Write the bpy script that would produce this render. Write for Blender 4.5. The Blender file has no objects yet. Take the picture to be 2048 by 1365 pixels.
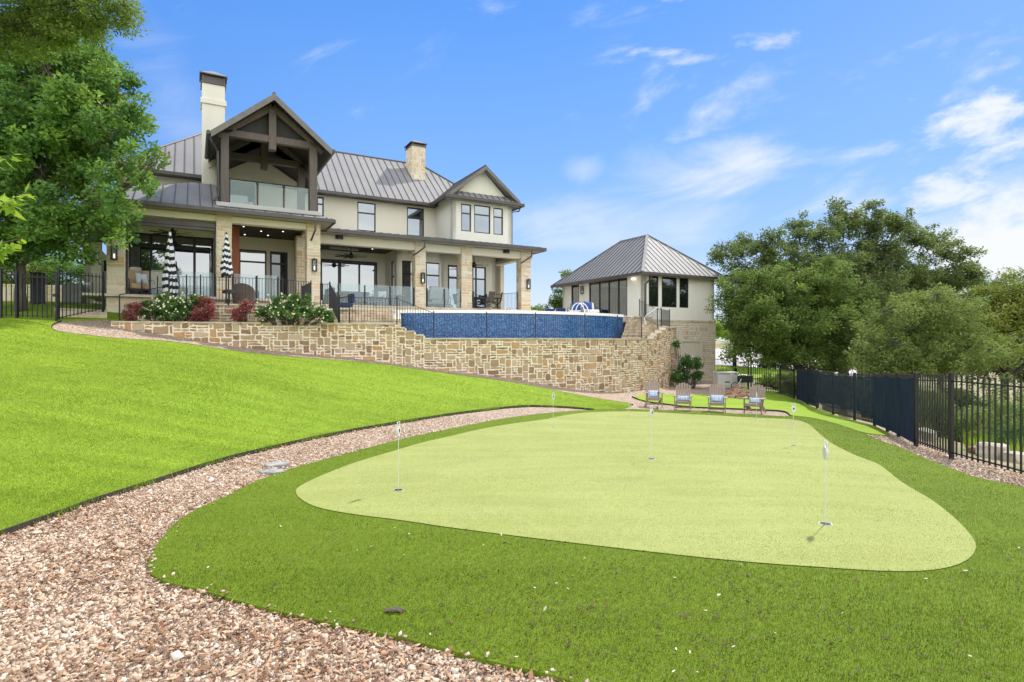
import bpy, bmesh, math, random
import numpy as np
from mathutils import Vector, Matrix
from mathutils.geometry import delaunay_2d_cdt
R = math.radians
random.seed(7)
rng = np.random.default_rng(7)
scene = bpy.context.scene
COL = scene.collection

# ------------------------------------------------------------------ camera
F = 1160.0          # focal length in pixels of the 2048 px wide photograph
CZ = 1.75
cam = bpy.data.cameras.new('camera')
cam.sensor_width = 36.0
cam.lens = 36.0 * F / 2048.0
cam.clip_start = 0.05
cam.clip_end = 6000
cam_o = bpy.data.objects.new('camera', cam)
COL.objects.link(cam_o)
cam_o.location = (0, 0, CZ)
cam_o.rotation_euler = (R(90), 0, 0)
scene.camera = cam_o

# ------------------------------------------------------------------ light
EL = 50.0
AZ = 40.0           # clockwise from +Y: ahead of the camera, to its right
S = Vector((math.sin(R(AZ)) * math.cos(R(EL)), math.cos(R(AZ)) * math.cos(R(EL)), math.sin(R(EL))))
sl = bpy.data.lights.new('sun', 'SUN')
sl.energy = 2.3
sl.angle = R(1.5)
sl.color = (1.0, 0.95, 0.87)
so = bpy.data.objects.new('sun', sl)
COL.objects.link(so)
so.rotation_euler = (-S).to_track_quat('-Z', 'Y').to_euler()
so.location = S * 60

world = bpy.data.worlds.new("World")
scene.world = world
world.use_nodes = True
wn, wl = world.node_tree.nodes, world.node_tree.links
wn.clear()
wout = wn.new('ShaderNodeOutputWorld')
wbg = wn.new('ShaderNodeBackground')
wbg.inputs['Strength'].default_value = 0.15
sky = wn.new('ShaderNodeTexSky')
sky.sky_type = 'NISHITA'
sky.sun_disc = False
sky.sun_elevation = R(EL)
sky.sun_rotation = R(AZ)
sky.altitude = 200
sky.air_density = 1.0
sky.dust_density = 0.4
sky.ozone_density = 2.2
def wm(op, a, b=None, c=None, clamp=False):
    n = wn.new('ShaderNodeMath'); n.operation = op; n.use_clamp = clamp
    for i, x in enumerate((a, b, c)):
        if x is None: continue
        if isinstance(x, (int, float)): n.inputs[i].default_value = x
        else: wl.new(x, n.inputs[i])
    return n.outputs[0]
tc = wn.new('ShaderNodeTexCoord')
sep = wn.new('ShaderNodeSeparateXYZ'); wl.new(tc.outputs['Generated'], sep.inputs[0])
zz = wm('ADD', wm('MAXIMUM', sep.outputs[2], 0.0), 0.16)
cx = wm('DIVIDE', sep.outputs[0], zz); cy = wm('DIVIDE', sep.outputs[1], zz)
comb = wn.new('ShaderNodeCombineXYZ')
wl.new(wm('ADD', wm('MULTIPLY', cx, 0.62), wm('MULTIPLY', cy, 0.35)), comb.inputs[0])
wl.new(wm('MULTIPLY', cy, 1.35), comb.inputs[1])
comb.inputs[2].default_value = 3.7
def cloudnoise(scale, detail, rough, lo, hi, dist=0.0):
    n = wn.new('ShaderNodeTexNoise')
    n.inputs['Scale'].default_value = scale
    n.inputs['Detail'].default_value = detail
    n.inputs['Roughness'].default_value = rough
    n.inputs['Distortion'].default_value = dist
    wl.new(comb.outputs[0], n.inputs['Vector'])
    mr = wn.new('ShaderNodeMapRange'); mr.interpolation_type = 'SMOOTHSTEP'
    mr.inputs['From Min'].default_value = lo; mr.inputs['From Max'].default_value = hi
    wl.new(n.outputs['Fac'], mr.inputs['Value'])
    return mr.outputs[0]
def rampn(v, lo, hi, a=0.0, b=1.0):
    mr = wn.new('ShaderNodeMapRange'); mr.interpolation_type = 'SMOOTHSTEP'
    mr.inputs['From Min'].default_value = lo; mr.inputs['From Max'].default_value = hi
    mr.inputs['To Min'].default_value = a; mr.inputs['To Max'].default_value = b
    wl.new(v, mr.inputs['Value']); return mr.outputs[0]
# bearing (az) and slope (el) of a direction; cloud fields live at real bearings in the sky
ydiv = wm('MAXIMUM', wm('ABSOLUTE', sep.outputs[1]), 0.05)
az = wm('DIVIDE', sep.outputs[0], ydiv); el = wm('DIVIDE', sep.outputs[2], ydiv)
sv = wn.new('ShaderNodeCombineXYZ'); wl.new(wm('MULTIPLY', az, 1.0), sv.inputs[0]); wl.new(wm('ADD', wm('MULTIPLY', el, 2.6), wm('MULTIPLY', az, -0.55)), sv.inputs[1]); sv.inputs[2].default_value = 1.3
def cn(scale, detail, rough, dist=0.0, seed=0.0):
    mp = wn.new('ShaderNodeVectorMath'); mp.operation = 'ADD'; wl.new(sv.outputs[0], mp.inputs[0]); mp.inputs[1].default_value = (seed, seed * .7, seed)
    n = wn.new('ShaderNodeTexNoise'); n.inputs['Scale'].default_value = scale; n.inputs['Detail'].default_value = detail; n.inputs['Roughness'].default_value = rough; n.inputs['Distortion'].default_value = dist
    wl.new(mp.outputs[0], n.inputs['Vector']); return n.outputs['Fac']
def blob(a0, e0, sa, se, slope=0.0):
    x = wm('DIVIDE', wm('SUBTRACT', az, a0), sa); y = wm('DIVIDE', wm('SUBTRACT', wm('SUBTRACT', el, e0), wm('MULTIPLY', wm('SUBTRACT', az, a0), slope)), se)
    d = wm('ADD', wm('MULTIPLY', x, x), wm('MULTIPLY', y, y)); return wm('POWER', 2.718, wm('MULTIPLY', d, -1.0))
def field(mask, noise, lo, hi, gain=1.0):
    return wm('MULTIPLY', rampn(wm('ADD', noise, wm('MULTIPLY', wm('SUBTRACT', mask, 1.0), 0.42)), lo, hi), gain)
nw = cn(3.2, 8, 0.58, 0.6); npf = cn(7.5, 8, 0.62, 0.3, 4.0); nb = cn(3.0, 8, 0.6, 0.3, 9.0)
cl = field(blob(0.36, 0.30, 0.30, 0.075, 0.08), nw, 0.26, 0.64, 0.80)
for args in ((field(blob(0.125, 0.298, 0.055, 0.035), nw, 0.22, 0.62, 0.5)), (field(blob(0.80, 0.385, 0.17, 0.10, 0.15), npf, 0.32, 0.62, 0.92)), (field(blob(0.86, 0.27, 0.30, 0.07, 0.1), npf, 0.32, 0.62, 0.85)),
             (field(blob(0.98, 0.17, 0.42, 0.12), nb, 0.14, 0.44, 1.0)), (field(blob(0.42, 0.52, 0.10, 0.035, 0.1), npf, 0.40, 0.68, 0.7)), (field(blob(0.30, 0.49, 0.20, 0.03, -0.08), npf, 0.38, 0.62, 0.6)), (field(blob(0.28, 0.60, 0.3, 0.05), npf, 0.52, 0.70, 0.6)),
             (field(blob(-0.58, 0.42, 0.14, 0.16, -0.9), nw, 0.25, 0.75, 0.35)), (field(blob(0.20, 0.20, 0.40, 0.10), nw, 0.32, 0.72, 0.55))):
    cl = wm('MAXIMUM', cl, args)
hazeb = rampn(sep.outputs[2], 0.0, 0.20, 0.55, 0.0)
cl = wm('MAXIMUM', cl, hazeb, clamp=True)
def wramp(fac, stops):
    r = wn.new('ShaderNodeValToRGB'); cr = r.color_ramp
    while len(cr.elements) < len(stops): cr.elements.new(0.5)
    for e, (p, c) in zip(cr.elements, stops):
        e.position = p; e.color = (c[0], c[1], c[2], 1)
    wl.new(fac, r.inputs[0]); return r.outputs[0]
def wmix(f, x, y, blend='MIX'):
    m = wn.new('ShaderNodeMix'); m.data_type = 'RGBA'; m.blend_type = blend
    for i, q in ((0, f), (6, x), (7, y)):
        if isinstance(q, bpy.types.NodeSocket): wl.new(q, m.inputs[i])
        elif i: m.inputs[i].default_value = (q[0], q[1], q[2], 1)
        else: m.inputs[0].default_value = q
    return m.outputs[2]
CK = 1.0
# clear air by height above the horizon, a little paler on the sun's side
clear = wramp(sep.outputs[2], [(0.0, (1.95, 2.30, 2.65)), (0.12, (1.35, 1.95, 2.80)), (0.28, (0.72, 1.48, 2.85)), (0.50, (0.36, 1.08, 2.80)), (1.0, (0.20, 0.62, 1.9))])
clear = wmix(rampn(az, -0.1, 1.1, 0.0, 0.32), clear, (1.15, 1.75, 2.65))
clear = wmix(rampn(az, -0.15, -0.75, 0.0, 0.6), clear, (0.30, 0.95, 2.62))
nish = wmix(1.0, sky.outputs[0], (0.30, 0.42, 0.62), 'MULTIPLY')
clear = wmix(0.15, clear, nish)
front = wmix(cl, clear, (2.75, 2.85, 3.0))
# behind the camera the sky is a bright broken overcast
rear_n = cloudnoise(0.8, 6, 0.55, 0.30, 0.62)
rear = wmix(rear_n, (3.6, 4.2, 5.0), (7.6, 7.45, 7.1))
back = rampn(sep.outputs[1], 0.10, -0.30)
full = wmix(back, front, rear)
wl.new(full, wbg.inputs['Color'])
wl.new(wbg.outputs[0], wout.inputs[0])

scene.view_settings.view_transform = 'Standard'
scene.view_settings.look = 'None'
scene.view_settings.exposure = 1.2
scene.view_settings.gamma = 1.0
scene.view_settings.use_curve_mapping = False
scene.render.engine = 'CYCLES'
cy_ = scene.cycles
cy_.use_denoising = True
cy_.max_bounces = 7
cy_.diffuse_bounces = 3
cy_.glossy_bounces = 3
cy_.transmission_bounces = 4
cy_.transparent_max_bounces = 12
cy_.caustics_reflective = False
cy_.caustics_refractive = False

# ------------------------------------------------------------------ helpers: materials
MATS = {}
class NT:
    def __init__(s, name):
        s.m = bpy.data.materials.new(name); s.m.use_nodes = True
        s.n, s.l = s.m.node_tree.nodes, s.m.node_tree.links
        s.n.clear()
        s.out = s.n.new('ShaderNodeOutputMaterial')
        MATS[name] = s.m
    def new(s, t, **kw):
        n = s.n.new(t)
        for k, v in kw.items(): setattr(n, k, v)
        return n
    def set(s, n, **kw):
        for k, v in kw.items():
            k = k.replace('_', ' ')
            i = n.inputs[k]
            if isinstance(v, bpy.types.NodeSocket): s.l.new(v, i)
            else: i.default_value = v
        return n
    def bsdf(s, **kw):
        b = s.new('ShaderNodeBsdfPrincipled')
        s.set(b, **kw); s.l.new(b.outputs[0], s.out.inputs[0]); return b
    def coord(s, kind='Object', scale=(1, 1, 1)):
        t = s.new('ShaderNodeTexCoord'); mp = s.new('ShaderNodeMapping')
        mp.inputs['Scale'].default_value = scale
        s.l.new(t.outputs[kind], mp.inputs[0]); return mp.outputs[0]
    def geo(s, scale=(1, 1, 1)):
        t = s.new('ShaderNodeNewGeometry'); mp = s.new('ShaderNodeMapping')
        mp.inputs['Scale'].default_value = scale
        s.l.new(t.outputs['Position'], mp.inputs[0]); return mp.outputs[0]
    def noise(s, vec, scale, detail=4, rough=0.55, dist=0.0):
        n = s.new('ShaderNodeTexNoise'); s.set(n, Vector=vec, Scale=float(scale), Detail=float(detail), Roughness=float(rough), Distortion=float(dist))
        return n.outputs['Fac']
    def voro(s, vec, scale, feature='F1', rnd=1.0, out='Distance', metric='EUCLIDEAN'):
        n = s.new('ShaderNodeTexVoronoi'); n.feature = feature
        if feature != 'DISTANCE_TO_EDGE': n.distance = metric
        s.set(n, Vector=vec, Scale=float(scale), Randomness=float(rnd)); return n.outputs[out]
    def attr(s, name='rnd'):
        a = s.new('ShaderNodeAttribute'); a.attribute_name = name; return a.outputs['Fac']
    def ramp(s, fac, stops, interp='LINEAR'):
        r = s.new('ShaderNodeValToRGB'); cr = r.color_ramp; cr.interpolation = interp
        while len(cr.elements) < len(stops): cr.elements.new(0.5)
        for e, (p, c) in zip(cr.elements, stops):
            e.position = p; e.color = (c[0], c[1], c[2], 1)
        s.l.new(fac, r.inputs[0]); return r.outputs[0]
    def rng(s, v, a, b, c=0.0, d=1.0):
        r = s.new('ShaderNodeMapRange')
        s.l.new(v, r.inputs['Value'])
        for k, x in (('From Min', a), ('From Max', b), ('To Min', c), ('To Max', d)): r.inputs[k].default_value = x
        return r.outputs[0]
    def mix(s, f, a, b, blend='MIX'):
        m = s.new('ShaderNodeMix'); m.data_type = 'RGBA'; m.blend_type = blend
        for i, x in ((0, f), (6, a), (7, b)):
            if isinstance(x, bpy.types.NodeSocket): s.l.new(x, m.inputs[i])
            elif i: m.inputs[i].default_value = (x[0], x[1], x[2], 1)
            else: m.inputs[0].default_value = x
        return m.outputs[2]
    def math(s, op, a, b=0.0):
        m = s.new('ShaderNodeMath'); m.operation = op
        for i, x in enumerate((a, b)):
            if isinstance(x, bpy.types.NodeSocket): s.l.new(x, m.inputs[i])
            else: m.inputs[i].default_value = x
        return m.outputs[0]
    def bump(s, h, strength=0.3, dist=0.02):
        b = s.new('ShaderNodeBump'); s.set(b, Height=h, Strength=strength, Distance=dist); return b.outputs[0]

def plain(name, col, rough=0.6, metal=0.0, noise=0.08, nscale=6.0, bump=0.0, spec=0.5, bscale=60):
    t = NT(name); v = t.coord()
    f = t.noise(v, nscale, 5, 0.6)
    dk = tuple(c * (1 - noise * 1.6) for c in col); lt = tuple(min(1, c * (1 + noise)) for c in col)
    c = t.ramp(f, [(0.3, dk), (0.7, lt)])
    b = t.bsdf(Base_Color=c, Roughness=rough, Metallic=metal)
    b.inputs['Specular IOR Level'].default_value = spec
    if bump: t.l.new(t.bump(t.noise(v, bscale, 3), bump, 0.01), b.inputs['Normal'])
    return t.m

def emis(name, col, st):
    t = NT(name); e = t.new('ShaderNodeEmission'); t.set(e, Color=(col[0], col[1], col[2], 1), Strength=st)
    t.l.new(e.outputs[0], t.out.inputs[0]); return t.m

# stucco with faint weathering
def stucco(name, a, b):
    t = NT(name); v = t.geo()
    f = t.noise(v, 0.5, 6, 0.6); g = t.noise(t.geo((1.2, 1.2, 0.25)), 1.6, 5, 0.65)
    c = t.mix(t.rng(g, 0.35, 0.75, 0, 0.35), t.ramp(f, [(0.3, a), (0.7, b)]), tuple(x * 0.86 for x in a))
    bs = t.bsdf(Base_Color=c, Roughness=0.9)
    t.l.new(t.bump(t.noise(v, 90, 3), 0.25, 0.006), bs.inputs['Normal'])
    return t.m
STUCCO = stucco('cream_stucco', (0.74, 0.70, 0.585), (0.79, 0.75, 0.64))
STUCCO_G = stucco('grey_stucco', (0.74, 0.72, 0.64), (0.79, 0.77, 0.69))
TRIM = stucco('beam_stucco', (0.74, 0.69, 0.56), (0.79, 0.74, 0.61))

def stone(name, stops, mortar):
    t = NT(name); v = t.geo()
    r = t.attr()
    c = t.ramp(r, stops)
    n1 = t.noise(v, 9, 5, 0.65); n2 = t.noise(v, 40, 4, 0.6)
    c = t.mix(t.rng(n1, 0.45, 0.80, 0.0, 0.30), c, (0.66, 0.56, 0.40))
    c = t.mix(t.rng(n2, 0.5, 0.85, 0.0, 0.35), c, (0.20, 0.14, 0.08))
    b = t.bsdf(Base_Color=c, Roughness=0.92)
    h = t.math('ADD', t.math('MULTIPLY', n1, 0.6), t.math('MULTIPLY', n2, 0.4))
    t.l.new(t.bump(h, 0.55, 0.03), b.inputs['Normal'])
    m = NT(name + '_mortar'); v = m.geo(); f = m.noise(v, 14, 5, 0.6)
    b = m.bsdf(Base_Color=m.ramp(f, [(0.3, tuple(x * 0.85 for x in mortar)), (0.7, mortar)]), Roughness=0.95)
    m.l.new(m.bump(m.noise(v, 70, 3), 0.4, 0.01), b.inputs['Normal'])
    return [t.m, m.m]
RUBBLE = stone('rubble_stone', [(0.0, (0.20, 0.12, 0.065)), (0.22, (0.31, 0.205, 0.115)), (0.45, (0.39, 0.28, 0.165)), (0.68, (0.44, 0.35, 0.235)), (0.90, (0.43, 0.23, 0.075)), (1.0, (0.54, 0.45, 0.33))], (0.84, 0.74, 0.585))
BLOCK = stone('block_stone', [(0.0, (0.54, 0.42, 0.27)), (0.3, (0.64, 0.54, 0.39)), (0.62, (0.72, 0.64, 0.50)), (0.88, (0.60, 0.41, 0.19)), (1.0, (0.76, 0.70, 0.58))], (0.78, 0.71, 0.58))
GREYST = stone('pale_stone', [(0.0, (0.50, 0.42, 0.32)), (0.5, (0.60, 0.53, 0.42)), (0.9, (0.54, 0.39, 0.26)), (1.0, (0.68, 0.62, 0.52))], (0.80, 0.74, 0.63))
CAP = plain('cap_stone', (0.56, 0.49, 0.37), 0.9, noise=0.25, nscale=3, bump=0.4)
PAVE = plain('travertine_paving', (0.58, 0.52, 0.42), 0.85, noise=0.2, nscale=2, bump=0.2)
STEPM = plain('step_stone', (0.60, 0.50, 0.36), 0.9, noise=0.28, nscale=4, bump=0.4)

t = NT('roof_metal'); v = t.geo()
f = t.noise(t.geo((0.6, 0.6, 0.6)), 1.5, 5, 0.6)
b = t.bsdf(Base_Color=t.ramp(f, [(0.25, (0.205, 0.197, 0.195)), (0.75, (0.255, 0.247, 0.245))]), Roughness=0.68, Metallic=0.0)
b.inputs['Specular IOR Level'].default_value = 0.3
t.l.new(t.bump(t.noise(v, 1.2, 3), 0.06, 0.05), b.inputs['Normal'])
ROOF = t.m
SEAM = plain('roof_seam_metal', (0.115, 0.11, 0.107), 0.5, 0.5, noise=0.1)
BRONZE = plain('bronze_gutter_metal', (0.085, 0.078, 0.074), 0.45, 0.35, noise=0.12, nscale=2)
BARGE = plain('bargeboard_paint', (0.17, 0.155, 0.145), 0.6, noise=0.12, nscale=3)
BLACK = plain('black_metal', (0.013, 0.014, 0.018), 0.42, 0.2, noise=0.1)
FRAMEM = plain('window_frame_metal', (0.018, 0.018, 0.020), 0.4, 0.2, noise=0.05)
SILVER = plain('brushed_steel', (0.62, 0.63, 0.65), 0.25, 0.9, noise=0.04)
WHITEP = plain('white_paint', (0.80, 0.80, 0.79), 0.45, noise=0.03)
def woodm(name, a, b, sc=(14, 14, 1.2), rough=0.6):
    t = NT(name); v = t.coord(scale=sc)
    f = t.noise(v, 1.6, 6, 0.65, 0.6)
    bs = t.bsdf(Base_Color=t.ramp(f, [(0.3, a), (0.7, b)]), Roughness=rough)
    t.l.new(t.bump(f, 0.25, 0.01), bs.inputs['Normal']); return t.m
TIMBER = woodm('dark_timber', (0.075, 0.058, 0.050), (0.135, 0.108, 0.092))
CEIL = woodm('ceiling_boards', (0.016, 0.013, 0.012), (0.032, 0.026, 0.024), (1, 12, 1))
CEDAR = woodm('cedar_boards', (0.24, 0.065, 0.025), (0.40, 0.125, 0.05), (10, 10, 0.8))
CHAIRW = woodm('brown_chair_slats', (0.20, 0.14, 0.11), (0.32, 0.24, 0.19), (16, 16, 1.5))

def pane(name, dark, refl, rough=0.02, tint=(0.86, 0.92, 0.96)):
    t = NT(name); v = t.geo()
    d = t.new('ShaderNodeBsdfDiffuse'); t.set(d, Color=(dark[0], dark[1], dark[2], 1))
    g = t.new('ShaderNodeBsdfGlossy'); t.set(g, Color=(tint[0], tint[1], tint[2], 1), Roughness=rough)
    t.l.new(t.bump(t.noise(v, 1.1, 2), 0.05, 0.02), g.inputs['Normal'])
    lw = t.new('ShaderNodeLayerWeight'); t.set(lw, Blend=0.35)
    fac = t.rng(lw.outputs['Fresnel'], 0.0, 1.0, refl, 1.0)
    mx = t.new('ShaderNodeMixShader'); t.l.new(fac, mx.inputs[0]); t.l.new(d.outputs[0], mx.inputs[1]); t.l.new(g.outputs[0], mx.inputs[2])
    t.l.new(mx.outputs[0], t.out.inputs[0]); return t.m
GLASS = pane('window_glass', (0.02, 0.025, 0.028), 0.27)
GLASSD = pane('dark_glass', (0.010, 0.014, 0.013), 0.07)
def seethrough(name, tint, amount, rough=0.05):
    t = NT(name)
    tr = t.new('ShaderNodeBsdfTransparent'); t.set(tr, Color=(tint[0], tint[1], tint[2], 1))
    g = t.new('ShaderNodeBsdfPrincipled'); t.set(g, Base_Color=(0.62, 0.72, 0.74, 1), Roughness=rough)
    mx = t.new('ShaderNodeMixShader'); mx.inputs[0].default_value = amount
    t.l.new(tr.outputs[0], mx.inputs[1]); t.l.new(g.outputs[0], mx.inputs[2]); t.l.new(mx.outputs[0], t.out.inputs[0]); return t.m
RAILG = seethrough('rail_glass', (0.93, 0.97, 0.97), 0.17)
CLEARG = seethrough('lamp_glass', (0.95, 0.95, 0.95), 0.3)
def screenm(name, a):
    t = NT(name); tr = t.new('ShaderNodeBsdfTransparent'); d = t.new('ShaderNodeBsdfDiffuse')
    v = t.coord(scale=(1, 1, 0.15)); f = t.noise(v, 9, 3)
    t.set(d, Color=t.ramp(f, [(0.3, (0.024, 0.034, 0.058)), (0.7, (0.046, 0.061, 0.092))]))
    mx = t.new('ShaderNodeMixShader'); mx.inputs[0].default_value = a
    t.l.new(tr.outputs[0], mx.inputs[1]); t.l.new(d.outputs[0], mx.inputs[2]); t.l.new(mx.outputs[0], t.out.inputs[0]); return t.m
SCREEN = screenm('navy_mesh_screen', 0.66)
SCREEN2 = screenm('navy_double_screen', 0.96)

def leafm(name, stops, trans=0.35, rough=0.62, tcol=(0.30, 0.42, 0.05)):
    t = NT(name); r = t.attr()
    c = t.ramp(r, stops)
    big = t.noise(t.geo(), 0.55, 3, 0.6)
    c = t.mix(t.rng(big, 0.35, 0.65, 0.0, 0.45), c, stops[0][1])
    b = t.new('ShaderNodeBsdfPrincipled'); t.set(b, Base_Color=c, Roughness=rough)
    b.inputs['Specular IOR Level'].default_value = 0.15
    tl = t.new('ShaderNodeBsdfTranslucent'); t.l.new(t.mix(0.5, c, tcol), tl.inputs[0])
    mx = t.new('ShaderNodeMixShader'); mx.inputs[0].default_value = trans
    t.l.new(b.outputs[0], mx.inputs[1]); t.l.new(tl.outputs[0], mx.inputs[2]); t.l.new(mx.outputs[0], t.out.inputs[0]); return t.m
L_OAK = leafm('red_oak_leaves', [(0.0, (0.073, 0.171, 0.060)), (0.4, (0.153, 0.294, 0.072)), (0.75, (0.280, 0.444, 0.084)), (1.0, (0.453, 0.600, 0.121))])
L_LIVE = leafm('live_oak_leaves', [(0.0, (0.098, 0.136, 0.053)), (0.5, (0.171, 0.221, 0.081)), (0.85, (0.261, 0.314, 0.121)), (1.0, (0.391, 0.407, 0.186))], 0.3)
L_OVER = leafm('overhang_leaves', [(0.0, (0.08, 0.13, 0.04)), (0.5, (0.17, 0.24, 0.06)), (0.85, (0.27, 0.34, 0.09)), (1.0, (0.36, 0.42, 0.13))], 0.45)
L_DENSE = leafm('dense_tree_leaves', [(0.0, (0.089, 0.140, 0.041)), (0.5, (0.168, 0.246, 0.064)), (0.85, (0.273, 0.368, 0.089)), (1.0, (0.398, 0.492, 0.121))], 0.35)
L_PALE = leafm('pale_tree_leaves', [(0.0, (0.122, 0.171, 0.052)), (0.5, (0.215, 0.273, 0.077)), (0.85, (0.329, 0.389, 0.112)), (1.0, (0.458, 0.491, 0.176))], 0.35)
L_GOLD = leafm('golden_green_leaves', [(0.0, (0.120, 0.156, 0.034)), (0.5, (0.216, 0.252, 0.048)), (0.85, (0.324, 0.336, 0.072)), (1.0, (0.432, 0.408, 0.108))], 0.35)
L_LIME = leafm('lime_leaves', [(0.0, (0.16, 0.30, 0.03)), (0.5, (0.26, 0.42, 0.05)), (1.0, (0.38, 0.50, 0.08))], 0.45, tcol=(0.5, 0.6, 0.05))
L_ROSE = leafm('rose_bush_leaves', [(0.0, (0.035, 0.10, 0.03)), (0.6, (0.075, 0.18, 0.045)), (1.0, (0.20, 0.32, 0.07))], 0.3)
L_RED = leafm('burgundy_leaves', [(0.0, (0.149, 0.045, 0.053)), (0.5, (0.322, 0.105, 0.112)), (0.8, (0.483, 0.210, 0.165)), (1.0, (0.575, 0.390, 0.240))], 0.25, tcol=(0.5, 0.08, 0.05))
PETAL = plain('cream_petals', (0.78, 0.74, 0.52), 0.6, noise=0.1)
BARK = woodm('tree_bark', (0.075, 0.058, 0.045), (0.16, 0.13, 0.105), (5, 5, 1.2), 0.95)
BARKD = woodm('dark_bark', (0.030, 0.025, 0.020), (0.070, 0.058, 0.047), (5, 5, 1.2), 0.95)

# ------------------------------------------------------------------ helpers: meshes
class MB:
    def __init__(s): s.v = []; s.f = []; s.mi = []; s.r = []
    def add(s, vs, fs, mi=0, r=0.5):
        o = len(s.v); s.v.extend([tuple(x) for x in vs])
        for f in fs: s.f.append([i + o for i in f]); s.mi.append(mi); s.r.append(r)
        return s
    def box(s, x0, y0, z0, x1, y1, z1, mi=0, M=None, r=0.5):
        if x0 > x1: x0, x1 = x1, x0
        if y0 > y1: y0, y1 = y1, y0
        if z0 > z1: z0, z1 = z1, z0
        vs = [(x0, y0, z0), (x1, y0, z0), (x1, y1, z0), (x0, y1, z0), (x0, y0, z1), (x1, y0, z1), (x1, y1, z1), (x0, y1, z1)]
        if M is not None: vs = [M @ Vector(p) for p in vs]
        return s.add(vs, [(3, 2, 1, 0), (4, 5, 6, 7), (0, 1, 5, 4), (1, 2, 6, 5), (2, 3, 7, 6), (3, 0, 4, 7)], mi, r)
    def bar(s, p, q, w, h, mi=0, up=(0, 0, 1)):
        p, q = Vector(p), Vector(q); d = q - p; L = d.length
        if L < 1e-6: return s
        z = d / L; x = Vector(up).cross(z)
        if x.length < 1e-4: x = Vector((1, 0, 0)).cross(z)
        x.normalize(); y = z.cross(x)
        M = Matrix((x, y, z)).transposed().to_4x4(); M.translation = p
        return s.box(-w / 2, -h / 2, 0, w / 2, h / 2, L, mi, M)
    def tube(s, pts, rad, n=8, mi=0, cap=True):
        pts = [Vector(p) for p in pts]
        if isinstance(rad, (int, float)): rad = [rad] * len(pts)
        o = len(s.v); ref = None
        for i, p in enumerate(pts):
            d = (pts[min(i + 1, len(pts) - 1)] - pts[max(i - 1, 0)]).normalized()
            if ref is None:
                ref = Vector((0, 0, 1)) if abs(d.z) < 0.9 else Vector((1, 0, 0))
            x = d.cross(ref)
            if x.length < 1e-4: x = d.cross(Vector((0.3, 1, 0.2)))
            x.normalize(); y = d.cross(x); ref = -y if False else ref
            for k in range(n):
                a = 2 * math.pi * k / n
                s.v.append(tuple(p + (x * math.cos(a) + y * math.sin(a)) * rad[i]))
        for i in range(len(pts) - 1):
            for k in range(n):
                a, b = o + i * n + k, o + i * n + (k + 1) % n
                s.f.append([a, b, b + n, a + n]); s.mi.append(mi); s.r.append(0.5)
        if cap:
            s.f.append([o + k for k in range(n)][::-1]); s.mi.append(mi); s.r.append(0.5)
            s.f.append([o + (len(pts) - 1) * n + k for k in range(n)]); s.mi.append(mi); s.r.append(0.5)
        return s
    def prism(s, poly, z0, z1, mi=0, mis=None):
        n = len(poly)
        if isinstance(z0, (int, float)): z0 = [z0] * n
        if isinstance(z1, (int, float)): z1 = [z1] * n
        vs = [(p[0], p[1], z0[i]) for i, p in enumerate(poly)] + [(p[0], p[1], z1[i]) for i, p in enumerate(poly)]
        s.add(vs, [tuple(range(n))[::-1], tuple(range(n, 2 * n))], mi)
        s.add(vs, [(i, (i + 1) % n, n + (i + 1) % n, n + i) for i in range(n)], mi if mis is None else mis)
        return s
    def lathe(s, prof, n=16, c=(0, 0, 0), mi=0, sx=1, sy=1):
        o = len(s.v)
        for r_, z in prof:
            for k in range(n):
                a = 2 * math.pi * k / n
                s.v.append((c[0] + r_ * math.cos(a) * sx, c[1] + r_ * math.sin(a) * sy, c[2] + z))
        for i in range(len(prof) - 1):
            for k in range(n):
                a, b = o + i * n + k, o + i * n + (k + 1) % n
                s.f.append([a, b, b + n, a + n]); s.mi.append(mi); s.r.append(0.5)
        s.f.append([o + k for k in range(n)][::-1]); s.mi.append(mi); s.r.append(0.5)
        s.f.append([o + (len(prof) - 1) * n + k for k in range(n)]); s.mi.append(mi); s.r.append(0.5)
        return s
    def build(s, name, mats, parent=None, loc=None, bevel=0.0, smooth=False, seg=2):
        me = bpy.data.meshes.new(name)
        me.from_pydata(s.v, [], s.f)
        if not isinstance(mats, (list, tuple)): mats = [mats]
        for m in mats: me.materials.append(m)
        me.polygons.foreach_set('material_index', s.mi)
        a = me.attributes.new('rnd', 'FLOAT', 'FACE'); a.data.foreach_set('value', s.r)
        if smooth: me.polygons.foreach_set('use_smooth', [True] * len(me.polygons))
        me.update()
        o = bpy.data.objects.new(name, me); COL.objects.link(o)
        if parent is not None: o.parent = parent
        if loc is not None: o.location = loc
        if bevel:
            b = o.modifiers.new('bevel', 'BEVEL'); b.width = bevel; b.segments = seg; b.limit_method = 'ANGLE'
        return o

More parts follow.
